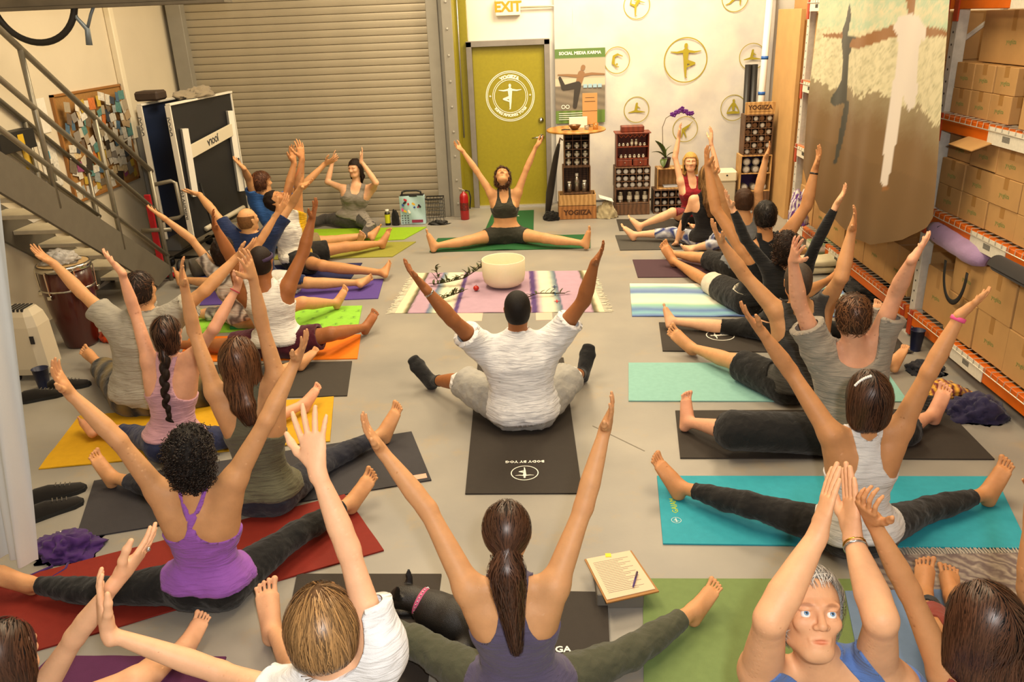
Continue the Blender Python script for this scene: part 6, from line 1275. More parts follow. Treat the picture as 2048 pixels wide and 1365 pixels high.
# clipboard and pen
cb=thing('clipboard','clipboard with a written sheet and yellow tab beside the ponytail woman','clipboard',(.32,2.98,0)); ca=[(.18,3.10),(.40,3.16),(.485,2.87),(.255,2.80)]
def quad(b,cs,z0,z1,ins=0.):
    c=sum(np.array(p) for p in cs)/4; v=[]; 
    for z in (z0,z1):
        for p in cs: q=np.array(p)*(1-ins)+c*ins; v.append((q[0],q[1],z))
    return b.add(v,[(0,1,2,3),(7,6,5,4),(0,4,5,1),(1,5,6,2),(2,6,7,3),(3,7,4,0)])
zc=.075
quad(MB(),ca,zc,zc+.006).build('board',mat('hardboard','#9c6c34',.6),cb); cc2=[(x*.985+.002,y+.006) for x,y in ca]; quad(MB(),cc2,zc+.0065,zc+.009,.06).build('sheet',mat('paper_peach','#d8bfa0',.7),cb)
b=MB(); A_=np.array(ca[0]);B_=np.array(ca[1]);D_=np.array(ca[3])
for k in range(20):
    f=.14+k*.036; p=A_+(D_-A_)*f+(B_-A_)*.12; q=A_+(D_-A_)*f+(B_-A_)*(.85-.12*((k*7)%3)); d=nrm(np.append(q-p,0)); b.box((0,-.0012,0),(np.linalg.norm(q-p),.0012,.0003),R=np.stack([d,np.cross((0,0,1),d),(0,0,1)],1),o=(p[0],p[1],zc+.0093))
b.build('written_lines',mat('ink_grey','#8a7a70',.8),cb)
p=A_+(B_-A_)*.5; MB().box((-.013,-.012,0),(.013,.014,.002),o=(p[0],p[1]-.01,zc+.0093)).build('yellow_tab',mat('tab_yellow','#e8cc10',.5),cb)
MB().box((.22,2.86,.0),(.42,3.08,zc),.004).build('pad',mat('pad_grey','#6a655c',.8),cb)
pn=thing('pen','purple pen lying on the clipboard sheet','pen',(.38,2.95,.09)); d0,d1=np.array((.375,2.885,zc+.016)),np.array((.405,2.985,zc+.018)); MB().tube([d0,d0+(d1-d0)*.1,d1],[.001,.004,.005],8).build('barrel',mat('pen_purple','#3a1c6e',.3),pn,smooth=True); MB().tube([d1*.6+d0*.4+np.array((0,0,.006)),d1+np.array((0,0,.006))],.0018,5).build('clip',mt,pn)
# ---------------------------------------------------------------- the dog
def build_dog():
    pr=[]; I=np.eye(3); rot=lambda a:np.array([[math.cos(a),math.sin(a),0],[-math.sin(a),math.cos(a),0],[0,0,1]])
    B0=np.array((-.36,2.66,.115)); 
    pr.append(P_ell(B0,rot(-.35),(.135,.095,.105),.04)); pr.append(P_ell(B0+np.array((.13,-.08,-.005)),rot(-.6),(.12,.10,.10),.04)); pr.append(P_ell(B0+np.array((-.10,.05,.0)),rot(-.2),(.085,.080,.095),.04))
    pr.append(P_tube((-.46,2.71,.14),(-.545,2.745,.165),[0,1],(.062,.052),.03))
    Hc=np.array((-.585,2.755,.165)); pr.append(P_ell(Hc,rot(-.3),(.062,.052,.050),.02)); pr.append(P_tube(Hc+np.array((-.03,.0,-.01)),Hc+np.array((-.085,-.015,-.045)),[0,1],(.032,.020),.02))
    for sx,c_ in ((1,(-.575,2.80,.205)),(-1,(-.605,2.715,.205))):
        c_=np.array(c_); pr.append(P_tube(c_-(0,0,.015),c_+np.array((.005,.012*sx,.055)),[0,.5,1],(.020,.019,.005),.01,rd=(.007,.006,.003),side=(1,.25*sx,0)))
    for a,b_,c_ in (((-.47,2.64,.08),(-.52,2.58,.05),(-.60,2.60,.022)),((-.46,2.78,.08),(-.52,2.82,.04),(-.60,2.83,.022))):
        pr.append(P_tube(a,b_,[0,1],(.032,.024),.02)); pr.append(P_tube(b_,c_,[0,1],(.022,.018),.015)); pr.append(P_ell(np.array(c_)+(-.02,0,0),np.eye(3),(.03,.018,.016),.01))
    for a,b_,c_ in (((-.27,2.54,.09),(-.36,2.50,.10),(-.30,2.47,.03)),((-.20,2.70,.07),(-.28,2.76,.07),(-.22,2.80,.03))):
        pr.append(P_tube(a,b_,[0,1],(.055,.04),.03)); pr.append(P_tube(b_,c_,[0,1],(.03,.018),.02)); pr.append(P_tube(c_,np.array(c_)+(-.07,0,-.008),[0,1],(.018,.016),.01))
    pr.append(P_tube((-.14,2.52,.08),(-.06,2.46,.03),[0,1],(.018,.007),.02))
    g=Grid(np.min([p[1] for p in pr],0),np.max([p[2] for p in pr],0),.004)
    for p in pr: g.add(p)
    for s_ in (1,-1): g.add(P_ell(np.array((-.575,2.80 if s_>0 else 2.715,.215))+(-.012,-.004,.01),np.eye(3),(.010,.009,.022),.004),sub=True)
    g.floor(.012); v,T=g.poly(0.,.006); base=np.array((-.36,2.66,0))
    cols=np.ones((len(v),3))*np.array([.9,.9,.9]); o=link('dog',mesh_np('dog',v-base,T,mat('dog_fur','#17120f',.42,var=.3,vs=50,bump=.5,bs=420,spec=.6),cols=None),None,tuple(base)); tag(o,'small black dog with pink collar lying beside the ponytail woman','dog')
    d=nrm((-.545+.46,2.745-2.71,.025)); c_=np.array((-.515,2.732,.158)); MB().lathe([(.056,-.011),(.061,-.009),(.061,.009),(.056,.011)],c_,28,axis=d,caps=False).build('collar',mat('collar_pink','#c2587e',.5),o,smooth=True)
    b=MB(); x=nrm(np.cross(d,(0,0,1)));y=np.cross(d,x)
    for k in range(26): a=k*2*PI/26; b.ball(c_+(x*math.cos(a)+y*math.sin(a))*.062,.0035,6,4)
    q=b.build('collar_studs',mat('silver','#c8ccd0',.2,metal=1),o); tag(q,kind='stuff')
    for s_ in (1,-1): MB().ball(Hc+np.array((-.048,.028*s_-.005,.014)),.0085,10,8).build('eye',mat('dog_eye','#0a0604',.08,coat=.6),o,smooth=True)
    MB().ball(Hc+np.array((-.104,-.020,-.045)),(.010,.012,.009),10,8).build('nose',mat('dog_nose','#080606',.2),o,smooth=True)
build_dog()
def hair(s,body,kind,m,h=.005,t=.012,n_str=0,len_=.45,strand_m=None,side=0.,top=.055,paint=None,thick=1.,pts=None):
    W=s.hW;R=s.hR;hs=s.hs; fs=(.94 if s.fem else 1.)
    bp=lambda tt,u=0,o=.02: s.P+s.v*s.L*tt+s.lat*u-s.w*(s.Dc*.9+o)
    ra=np.array([.074,.092,.088])*hs*fs
    pr=[P_ell(W(0,-.010,.025),R,ra+t*hs,.01)]
    flow_t=None; extra=[]
    if kind in('short','buzz','ring'):
        pr.append(P_ell(W(0,-.03,-.02),R,np.array([.070,.070,.075])*hs*fs+t*.7*hs,.02))
    if kind=='curly':
        pr.append(P_ell(W(0,-.025,-.015),R,np.array([.092,.085,.105])*hs,.03))
        pr.append(P_ell(W(0,-.045,-.075),R,np.array([.075,.05,.06])*hs,.04))
    if kind=='bob':
        pr.append(P_ell(W(0,-.030,-.015),R,np.array([.088,.080,.100])*hs,.03))
        pr.append(P_ell(W(0,-.050,-.085),R,np.array([.080,.048,.065])*hs*thick,.04))
    if kind=='bowl':
        pr.append(P_ell(W(0,-.012,.005),R,np.array([.094,.112,.088])*hs,.03))
        pr.append(P_ell(W(0,-.04,-.045),R,np.array([.076,.064,.05])*hs,.03))
    if kind=='long':
        a=W(0,-.05,-.03); P1=W(0,-.085,-.12); e=bp(len_,side)
        pr.append(P_ell(W(0,-.030,-.015),R,np.array([.087,.080,.100])*hs,.03))
        q=[a,P1,P1*.5+e*.5-s.w*.015,e] if pts is None else pts
        ww=[.078*thick,.074*thick,.066*thick,.030]
        for i in range(3): pr.append(P_tube(q[i],q[i+1],[0,1],np.array([ww[i],ww[i+1]])*hs,.03,rd=np.array([.040,.032,.024,.014][i:i+2])*hs,side=s.lat)); 
        extra=q
        if pts is None or True:
            for sg in (-1,1): pr.append(P_tube(W(sg*.062,.0,.01),W(sg*.07,-.01,-.13),[0,1],[.028*hs,.024*hs],.03))
    if kind=='pony':
        a=W(0,-.098,-.005); b=W(0,-.125,-.05); c=W(0.005,-.125,-.13); e=bp(len_,.01,.03)
        tie=W(0,-.094,.0)
        q=[a,b,c,e]; ww=[.022,.042,.038,.006]
        for i in range(3): pr.append(P_tube(q[i],q[i+1],[0,1],np.array(ww[i:i+2])*hs*1.05,.012))
        extra=q
    if kind=='bun':
        pr.append(P_ell(W(0,-.095,.0),R,np.array([.045,.035,.045])*hs,.02)); pr.append(P_ell(W(0,-.04,-.06),R,np.array([.07,.05,.06])*hs,.02))
    if kind=='braid':
        pr.append(P_ell(W(0,-.040,-.05),R,np.array([.066,.055,.07])*hs,.03))
        a=W(0.0,-.095,-.085); e=bp(len_,side,.035); nb=11
        for i in range(nb):
            f=(i+.3)/nb; p=a*(1-f)+e*f+s.lat*(.009 if i%2 else -.009)-s.w*.022*math.sin(PI*min(1,f*1.15))
            if i==nb-1: p=p+s.lat*.02
            rr=.031*(1-f*.45)*hs; d=nrm(e-a+s.lat*(-.09 if i%2 else .09)); o=np.cross(d,s.w)
            pr.append(P_ell(p,np.array([d,nrm(o),np.cross(d,nrm(o))]),np.array([rr*1.5,rr*.8,rr*.8]),.006))
        pr.append(P_tube(e,e+s.lat*.035-s.v*.02,[0,1],[.012,.005],.006))
        extra=[a,e]
    lo=np.min([p[1] for p in pr],0);hi=np.max([p[2] for p in pr],0)
    g=Grid(lo,hi,h)
    for p in pr: g.add(p)
    v,T=g.poly(0.,.006)
    r,f,u=s.hlocal(v)
    ar=np.abs(r)
    line=top-.35*np.clip(ar-.045,0,.04)
    sd=np.maximum(u-line,(.018 if kind not in('long','bob') else .03)-f+.25*u)
    sd=np.maximum(sd,-.02-f)
    sd=np.minimum(sd,np.maximum(u+.052,np.maximum(-.018-f,ar-.055)))
    if kind in('short','buzz','ring'): sd=np.minimum(sd,u+.062+.35*np.clip(f+.05,0,.2)*-1*-1*0+.0-.35*np.clip(f,-.0,.1))
    if kind=='ring': sd=np.minimum(sd,.045-u-.15*(f)+.0)
    if kind=='bowl': sd=np.maximum(np.minimum(u-.004-.0*f, 1),-.0-f); sd=np.minimum(sd,u+.055+.5*np.clip(-f,0,.06)); sd=np.maximum(sd,-1)
    sd=sd*hs
    v,T,_=clip_mesh(v,T,sd,rim=.006+t*.5*hs)
    n=vnormals(v,T); r,f,u=s.hlocal(v)
    if kind=='curly': v=v+n*(wnoise(v,2,.022,.006)+wnoise(v,4,.05,.005))[:,None]
    elif kind in('buzz','ring'): pass
    else:
        ang=np.arctan2(r,f+.03)
        v=v+n*(np.sin(ang*23+hash_seed(body.name+kind)*3+np.sin(u*40))*.0014+wnoise(v,6,.05,.004 if kind=='short' else .002))[:,None]
    base=np.array(body.location); me=mesh_np('hair',v-base,T,m); o=link('hair',me,None,tuple(base)); put(o,body)
    def sdf(p):
        d=None
        for q in pr:
            e=q[0](p[:,0],p[:,1],p[:,2])
            if d is None: d=e
            else: hh=np.maximum(q[3]-np.abs(d-e),0)/q[3]; d=np.minimum(d,e)-hh*hh*q[3]*.25
        return d
    if kind=='curly' and n_str:
        # curls: little helical locks all over the volume
        rr_=np.random.default_rng(5); idx=rr_.integers(0,len(v),n_str); mb_v=[];mb_f=[]
        for k,i in enumerate(idx):
            p=v[i]; nn=n[i]; d=nrm(np.array([0,0,-1.])+nn*.35+rr_.normal(size=3)*.45); a=nrm(np.cross(d,nn)+1e-3); b=np.cross(d,a)
            R0=rr_.uniform(.0045,.0075)*hs; L0=rr_.uniform(.025,.045)*hs; ph=rr_.uniform(0,6.28); tr=rr_.uniform(.0016,.0026)*hs; ns=14
            ps=[p+nn*.002+d*(L0*(j/ns-.2))+(a*math.cos(ph+j*.95)+b*math.sin(ph+j*.95))*R0 for j in range(ns+1)]
            b0=len(mb_v)
            for j,c in enumerate(ps):
                dd=nrm(ps[min(j+1,ns)]-ps[max(j-1,0)]); u0=nrm(np.cross(dd,(.3,.5,.8))); w0=np.cross(dd,u0); q=tr*(1-.6*abs(j/ns-.4))
                for z in range(3): mb_v.append(c+(u0*math.cos(z*2.094)+w0*math.sin(z*2.094))*q)
            for j in range(ns):
                for z in range(3): mb_f.append((b0+j*3+z,b0+j*3+(z+1)%3,b0+j*3+3+(z+1)%3,b0+j*3+3+z))
        me=mesh_np('hair_curls',np.array(mb_v)-base,mb_f,strand_m or m,cols=np.repeat(np.repeat(rng.uniform(.4,1.3,n_str),45)[:,None],3,1)); o2=link('hair_curls',me,None,tuple(base)); put(o2,o); tag(o2,kind='stuff')
    elif n_str and kind not in('buzz','ring'):
        crown=W(0,-.02,.12); rt=v[(f<.085)&(u>-.06)] if kind not in('pony',) else v[u>-.08]
        if kind=='pony':
            tie=W(0,-.10,-.004)
            def flow(p):
                q=extra; d=tie-p; below=((p-tie)@s.hu<-.0)&(np.linalg.norm(p-tie,axis=1)<.3)&(((p-s.Hd)@s.hf)<-.088*hs)
                dn=nrm(q[3]-q[0]); return np.where(below[:,None],dn,nrm_rows(d))
        elif kind in('short',):
            def flow(p): 
                d=p-crown; d=d-(d@s.hu)[:,None]*s.hu*.2; return nrm_rows(d)
        else:
            def flow(p):
                rr=np.clip(((p-s.Hd)@s.hr)/hs/.03,-1,1)[:,None]; d=nrm_rows(p-crown) if kind in('bowl','curly') else nrm_rows(rr*s.hr*.9-s.hf*.75); hv=np.clip(((crown-p)@s.hu)/(.1*hs),0,1)[:,None]; return nrm_rows(d*(1-hv)+np.array([0,0,-1.])*hv*1.2+d*.2-s.w*.0)
        st={'short':(5,.008),'bowl':(9,.012),'bob':(10,.016),'pony':(14,.018),'braid':(7,.012),'bun':(7,.012)}.get(kind,(14,.022))
        V_,F_=strands(s,sdf,rt,flow,n_str,st[0],st[1]*hs,.0065,.0012*hs*(1.0 if n_str>900 else 1.6),rs=11,jit=.12 if kind!='short' else .35,curl=.0)
        if kind=='pony':
            V2,F2=strands(s,sdf,np.array([extra[0]+rng.normal(size=3)*.012 for _ in range(60)]),lambda p:np.tile(nrm(extra[3]-extra[0]),(len(p),1)),260,14,np.linalg.norm(extra[3]-extra[0])/12,.015,.0015,rs=12,jit=.20)
            F_=np.concatenate([F_,F2+len(V_)]); V_=np.concatenate([V_,V2])
        tc_=np.repeat(rng.uniform(.35,1.5,len(V_)//2+1),2)[:len(V_)]; per=(st[0]+1)*2; nn_=len(V_)//per; tc_[:nn_*per]=np.repeat(rng.uniform(.3,1.45,nn_),per); me=mesh_np('hair_strands',V_-base,F_,strand_m or m,cols=np.repeat(tc_[:,None],3,1)); o2=link('hair_strands',me,None,tuple(base)); put(o2,o); tag(o2,kind='stuff')
    if kind=='pony':
        MB().lathe([(.019*hs,-.008),(.024*hs,-.005),(.024*hs,.005),(.019*hs,.008)],extra[0]*.75+extra[1]*.25,14,axis=extra[1]-extra[0]).build('hair_tie',mat('black_elastic','#111111',.8),body,smooth=True)
    return o
def eyes(s,body,gaze,iris,r=.0118,look=None):
    for sg in (-1,1):
        c=s.hW(sg*.031,.0745,.000); g=nrm(gaze); vv=MB(); vv.ball(c,r*s.hs,20,14)
        P=np.array(vv.v); d=nrm_rows(P-c)@g
        cols=[(.02,.02,.02) if x>.955 else (lin(iris) if x>.86 else (.85,.82,.78)) for x in d]; vv.c=cols
        # orient sphere pole along gaze for a round iris
        z=g; x=nrm(np.cross(z,(0,.3,1))); y=np.cross(z,x); R=np.stack([x,y,z],1); vv=MB().ball(c,r*s.hs,20,20,R=R); P=np.array(vv.v); d=nrm_rows(P-c)@g
        vv.c=[(.02,.02,.02) if q>.972 else (lin(iris) if q>.86 else (.85,.82,.78)) for q in d]
        vv.build('eye',mat('eyeball','#ffffff',.15,attr='tint',coat=.5),body,smooth=True,cols=True)
def band(s,body,k,t0,t1,r,m,name,onfore=True,thk=.004,label=None):
    a,b=(s.j[k][1],s.j[k][2]) if onfore else (s.j[k][0],s.j[k][1]); d=nrm(b-a); p0=a+(b-a)*t0; hh=np.linalg.norm(b-a)*(t1-t0)/2; c=p0+d*hh
    o=MB().lathe([(r,-hh),(r+thk,-hh*.8),(r+thk,hh*.8),(r,hh)],c,20,axis=d,caps=False).build(name,m,body,smooth=True)
    if label: o['label']=label
    return o
def decal_on(s,msh,v,f,m,parent,name,dirn,lift=.002):
    """drop flat lettering onto cloth along dirn"""
    bvh=BVHTree.FromPolygons([tuple(x) for x in msh[0]],[tuple(int(i) for i in t) for t in msh[1]])
    d=V(nrm(dirn)); out=[]
    for p in v:
        o=V(p)-d*.4; hit=bvh.ray_cast(o,d,.9); out.append(tuple((hit[0]-d*lift)) if hit[0] is not None else tuple(p))
    return MB().add(out,f).build(name,m,parent)
def subdiv_text(v,f,org,right,up):
    right=nrm(right);up=nrm(up); return [np.array(org)+right*x+up*y for x,y,z in v],f
SK={'fair':'#e8b48c','tan':'#cf9a6a','olive':'#d6a377','brown':'#9c6238','medium':'#c48c5c','pink':'#dea482','warm':'#dba67c'}
def skin(k): return mat('skin_'+k,SK[k],.54,attr='tint',var=.10,vs=26,bump=.12,bs=120,spec=.35,sss=.12)
HC={'black':('#16100d','#2b211b'),'dkbrown':('#22140d','#4a2e1e'),'brown':('#3f2716','#6b452a'),'ltbrown':('#6a4a2c','#9b7548'),'sandy':('#8a6a40','#b8935e'),'blonde':('#c79d54','#e6c47e'),'grey':('#8a8780','#b4b0a8'),'redbrown':('#4a2a18','#7a4a28'),'grizzled':('#4a4038','#6e645a'),'thin':('#7a522f','#7a522f')}
def hmat(k): return mat('hair_'+k,HC[k][0],.62,var=.35,vs=60,bump=.6,bs=260,spec=.25)
def smat(k): return mat('hairstrand_'+k,HC[k][1],.40,spec=.45,attr='tint')
BODIES={}
def person(key,label,q,h=.006,adapt=.032,skin_='tan'):
    s=Body(J[key],q); loc=(float(s.P[0]),float(s.P[1]),0.)
    o=body_mesh(s,'person',skin(skin_),h,adapt,loc); tag(o,label,'person','yoga class sitting on mats'); s.o=o; BODIES[key]=s; return s,o
# ---------------------------------------------------------------- the people
FB=fabric
def wear(s,kind,name,col,h=.007,**k):
    m=k.pop('m',None) or FB('cloth_'+name+'_'+col.strip('#'),col,wave=k.pop('wave',None),folds=(9,9,55,.55) if kind!='pants' else (22,22,22,.35))
    lab=k.pop('label',None); o=garment(s,s.o,kind,m,name,h,k)
    if o is not None and lab: o['label']=lab
    return o
# row nearest the roll-up door
s,o=person('grey_tank_woman','woman in grey tank top and dark leggings sitting against the roll-up door',dict(sex='f',s=.95,yaw=190,look=(-.45,-.95,-.02),bust=1,brow=(.3,.2,.15),mass=1.08,spread=.6),h=.007,skin_='fair')
wear(s,'tank','tank_top','#8b8378',off=.008,hem=.06,wr=.004); wear(s,'pants','leggings','#46413f',cut=1.8,off=.004)
hair(s,o,'long',hmat('dkbrown'),t=.012,len_=.75,thick=.8,h=.006)
s,o=person('blue_tee_man','man in blue t-shirt with tousled brown hair at the far left',dict(sex='m',yaw=-30,look=(.75,.65,.1)),h=.007,skin_='tan')
wear(s,'tee','t_shirt','#2f5c9e',loose=.02,cut=.55,wr=.004); wear(s,'pants','shorts','#8f7d58',cut=.6,loose=.02,waist=.2)
hair(s,o,'short',hmat('redbrown'),t=.022,h=.006,n_str=250,strand_m=smat('redbrown'))
s,o=person('white_yellow_tee_man','bearded man in white and yellow shirt leaning his head back',dict(sex='m',s=1.06,yaw=-70,look=(.55,-.1,.83),hup=(-.85,-.1,.4),beard=1,brow=(.3,.2,.15),spread=.7,arm=1.05),h=.0065,skin_='medium')
yl=np.array(lin('#e0b400'))
wear(s,'tee','t_shirt','#ece6da',loose=.03,cut=.45,wr=.005,m=FB('white_yellow_cloth','#f0ebe0',attr='tint',folds=(9,9,55,.55)),paint=lambda u,v,w,p:np.where((w>.02)[:,None],yl,np.ones(3)*.9),label='white shirt with yellow front')
wear(s,'pants','shorts','#1d1b1a',cut=.62,loose=.025,waist=.2); hair(s,o,'short',hmat('dkbrown'),t=.008,h=.006)
s,o=person('navy_tee_bald_man','balding man in navy t-shirt with both arms spread wide',dict(sex='m',yaw=-15,look=(.55,.8,.1)),h=.0065,skin_='tan')
wear(s,'tee','t_shirt','#1b2a52',loose=.025,cut=.55,wr=.004); wear(s,'pants','shorts','#e4e0d8',cut=.75,loose=.03,waist=.2)
hair(s,o,'ring',hmat('thin'),t=.003,h=.005)
s,o=person('dark_hair_printed_tee_woman','woman with long dark curly hair in white printed top',dict(sex='f',s=.97,yaw=-10,look=(.2,.95,.2)),h=.0065,skin_='tan')
wear(s,'tee','printed_top','#cfc6ba',loose=.02,cut=.5,wr=.003,wave=(3,'DIAGONAL','#5b5450',25)); wear(s,'pants','shorts','#a48c60',cut=.4,loose=.01)
hair(s,o,'curly',hmat('dkbrown'),t=.022,h=.006); 
s,o=person('white_tank_man','man in white ribbed tank, maroon shorts and headband',dict(sex='m',s=1.03,yaw=-5,look=(.1,.95,.25),arm=1.1),h=.0054,skin_='brown')
wear(s,'tank','tank_top','#e6e3dd',off=.009,hem=.07,wr=.003,flare=.022); wear(s,'pants','shorts','#4c1526',cut=.72,loose=.02,waist=.08)
hair(s,o,'buzz',hmat('dkbrown'),t=.006,h=.006)
R_=np.array([s.hr,s.hf,s.hu]); MB().lathe([(.088,-.014),(.096,-.010),(.096,.012),(.086,.016)],s.hW(0,-.004,.035),24,axis=s.hu+s.hf*.15,caps=False).build('headband',mat('headband','#3a2a4a',.9),o,smooth=True)
# left column nearer
s,o=person('grey_tee_man','man in grey t-shirt and black cropped trousers beside the drum',dict(sex='m',yaw=0,look=(.3,.95,.12),arm=1.02),h=.0054,skin_='tan')
wear(s,'tee','t_shirt','#a39e92',loose=.035,cut=.5,wr=.0045,ws=60.); wear(s,'pants','trousers','#1e1e20',cut=1.5,loose=.03,wave=(2.2,'X','#6a5a34',3))
hair(s,o,'short',hmat('dkbrown'),t=.013,h=.006,n_str=300,strand_m=smat('dkbrown'))
s,o=person('pink_top_woman','woman with long dark braid in pink tank top on yellow mat',dict(sex='f',s=.96,yaw=0,look=(0,.97,.2)),h=.0052,skin_='pink')
wear(s,'racer','tank_top','#d3a2ae',off=.006,hem=.10,wr=.0032,ws=120.); wear(s,'pants','capri_leggings','#2a3050',cut=1.35,off=.005)
hair(s,o,'braid',hmat('dkbrown'),t=.008,len_=.42,side=.02,n_str=400,strand_m=smat('dkbrown'),h=.005)
band(s,o,'B',.9,.93,.026,mat('red_string','#b0424a',.8),'bracelet')
s,o=person('olive_top_woman','woman with brown shoulder-length hair in olive grey tank on dark mat',dict(sex='f',s=.98,yaw=0,look=(.1,.97,.1)),h=.005,skin_='tan')
wear(s,'racer','tank_top','#66644f',off=.006,hem=.04,wr=.0028,ws=110.); wear(s,'pants','leggings','#2a2b36',cut=1.75,off=.006)
hair(s,o,'long',hmat('brown'),t=.010,n_str=1100,strand_m=smat('brown'),thick=.78,h=.005,len_=.80,side=.03)
s,o=person('curly_purple_woman','woman with black curly hair in lilac camisole on the red mat',dict(sex='f',s=1.0,yaw=0,look=(.1,.97,.05),arm=1.08),h=.0044,skin_='tan')
wear(s,'cami','camisole','#9c5fbd',off=.006,hem=.07,wr=.0038,ws=85.,h=.006); wear(s,'pants','leggings','#161617',cut=1.82,off=.005)
hair(s,o,'curly',hmat('black'),t=.014,n_str=1100,strand_m=smat('black'),h=.005)
s,o=person('left_corner_woman','dark-haired woman at the bottom left corner raising a hand with a ring',dict(sex='f',s=.97,yaw=0,look=(.3,.95,.1),hnB=(-.5,.4,.6),spread=.5),h=.0044,skin_='fair')
wear(s,'racer','tank_top','#3c3a44',off=.006,hem=.05); wear(s,'pants','leggings','#17171c',cut=1.85,off=.005)
hair(s,o,'long',hmat('dkbrown'),t=.018,n_str=900,strand_m=smat('dkbrown'),h=.005,len_=.6)
_W,_T=s.j['B'][2],s.j['B'][3]; MB().ball(_W*.42+_T*.58+np.array([0.012,-.01,.0]),.008,8,6).build('ring',mat('silver','#c8ccd0',.2,metal=1),o,smooth=True)
s,o=person('teen_boy','boy with light brown bowl-cut hair in white t-shirt and blue shorts',dict(sex='m',s=.98,yaw=8,look=(-.25,.93,-.30),arm=.88,hnB=(.1,1,.1),hnA=(.6,.6,.3),spread=1.5,curlB=.08,hs=1.06),h=.0044,skin_='fair')
wear(s,'tee','t_shirt','#e9e9ea',loose=.03,cut=.42,wr=.0045,ws=50.); wear(s,'pants','shorts','#2456b4',cut=.75,loose=.03)
hair(s,o,'bowl',hmat('ltbrown'),t=.012,n_str=2200,strand_m=smat('ltbrown'),h=.005)
# centre
s,o=person('instructor','instructor in dark sports bra and shorts facing the class before the green door',dict(sex='f',s=1.0,yaw=180,look=(.0,-.62,.78),hup=(0,.7,.5),bust=1,brow=(.3,.2,.15),hs=.98),h=.0065,skin_='tan')
wear(s,'bra','sports_bra','#35352b',off=.006,hem=.42,wr=.001); wear(s,'pants','shorts','#33332a',cut=.42,off=.007,waist=.2)
hair(s,o,'curly',hmat('redbrown'),t=.012,n_str=260,strand_m=smat('dkbrown'),h=.006)
s,o=person('white_tee_man','man in white t-shirt, torn grey trousers and black socks in the middle of the room',dict(sex='m',yaw=0,look=(0,.97,.12),mass=1.0,arm=1.08,socks=1),h=.0046,skin_='brown')
wear(s,'tee','t_shirt','#ebebec',loose=.032,cut=.5,wr=.0050,ws=150.,hem=-.06); wear(s,'pants','trousers','#a9a69f',cut=.98,loose=.035,wr=.004,waist=.15)
for lg_ in ('LA','LB'): wear(s,'pants','sock','#1a1a1c',**{'from':1.72,'cut':9,'off':.004,'wr':.0008,'only':lg_})
hair(s,o,'buzz',hmat('black'),t=.004,h=.005)
band(s,o,'A',.84,.89,.027,mat('silver','#c8ccd0',.2,metal=1),'bracelet')
s,o=person('ponytail_woman','woman with brown ponytail in slate purple racerback and olive leggings, beside the dog',dict(sex='f',s=1.0,yaw=0,look=(0,.95,.1),arm=1.05),h=.0042,skin_='tan')
wear(s,'racer','tank_top','#57506a',off=.006,hem=.02,wr=.0035,ws=80.,h=.005); wear(s,'pants','leggings','#4b4c3a',cut=1.78,off=.006)
hair(s,o,'pony',hmat('dkbrown'),t=.006,n_str=1800,strand_m=smat('dkbrown'),h=.0045,len_=.62)
# right column, far
s,o=person('blonde_woman','blonde woman facing the class in dark red tank top',dict(sex='f',s=.95,yaw=185,look=(-.1,-.97,.15),bust=1,brow=(.5,.35,.2)),h=.007,skin_='fair')
wear(s,'tank','tank_top','#8a1622',off=.006,hem=.05,wr=.002); wear(s,'pants','shorts','#1c1c1e',cut=.4,off=.01)
hair(s,o,'long',hmat('blonde'),t=.014,len_=.8,thick=.85,h=.006)
s,o=person('black_tank_woman','woman with long light brown hair in black tank leaning on one hand',dict(sex='f',s=.95,yaw=15,look=(-.1,.97,.1),hnA=(0,0,-1),hnB=(0,0,-1)),h=.0068,skin_='fair')
wear(s,'tank','tank_top','#161416',off=.006,hem=.03,wr=.002); wear(s,'pants','patterned_leggings','#c9cbd2',cut=1.45,off=.005,wave=(2.,'DIAGONAL','#26346e',30))
hair(s,o,'long',hmat('ltbrown'),t=.014,len_=.55,thick=1.,h=.006,n_str=200,strand_m=smat('ltbrown'))
s,o=person('grey_tank_man','man with short brown hair in grey tank near the tin rack',dict(sex='m',s=1.,yaw=5,look=(0,.97,.12)),h=.0068,skin_='tan')
wear(s,'tank','tank_top','#74777c',off=.008,hem=.05,wr=.003); wear(s,'pants','shorts','#18181a',cut=.8,loose=.02)
hair(s,o,'short',hmat('brown'),t=.009,h=.006)
s,o=person('black_tank_man','muscular man with black hair in lettered black tank and white shorts',dict(sex='m',s=1.04,yaw=8,look=(0,.97,.1),arm=1.12),h=.0062,skin_='medium')
wear(s,'racer','tank_top','#17191d',off=.01,hem=.0,wr=.003); wear(s,'pants','white_shorts','#ddd6c4',cut=.85,loose=.028); wear(s,'pants','black_shorts','#151517',cut=.6,loose=.045)
_msh=None
v_,f_=text_mesh("ANDY'S",.055,.0,.001)
g_=s.g.poly(.012,0.); 
_v,_f=subdiv_text(v_,f_,s.P+s.v*s.L*.62-s.w*.3+s.lat*.055,s.lat if s.lat[0]>0 else -s.lat,s.v)
decal_on(s,g_,_v,_f,mat('white_print','#e6e6e6',.7),[c for c in o.children if c.name.startswith('tank_top')][0],'shirt_lettering',s.w,.004)
hair(s,o,'short',hmat('black'),t=.012,h=.0055,n_str=300,strand_m=smat('black'))
band(s,o,'B',.9,.96,.028,mat('black_watch','#1a1a1c',.4),'watch')
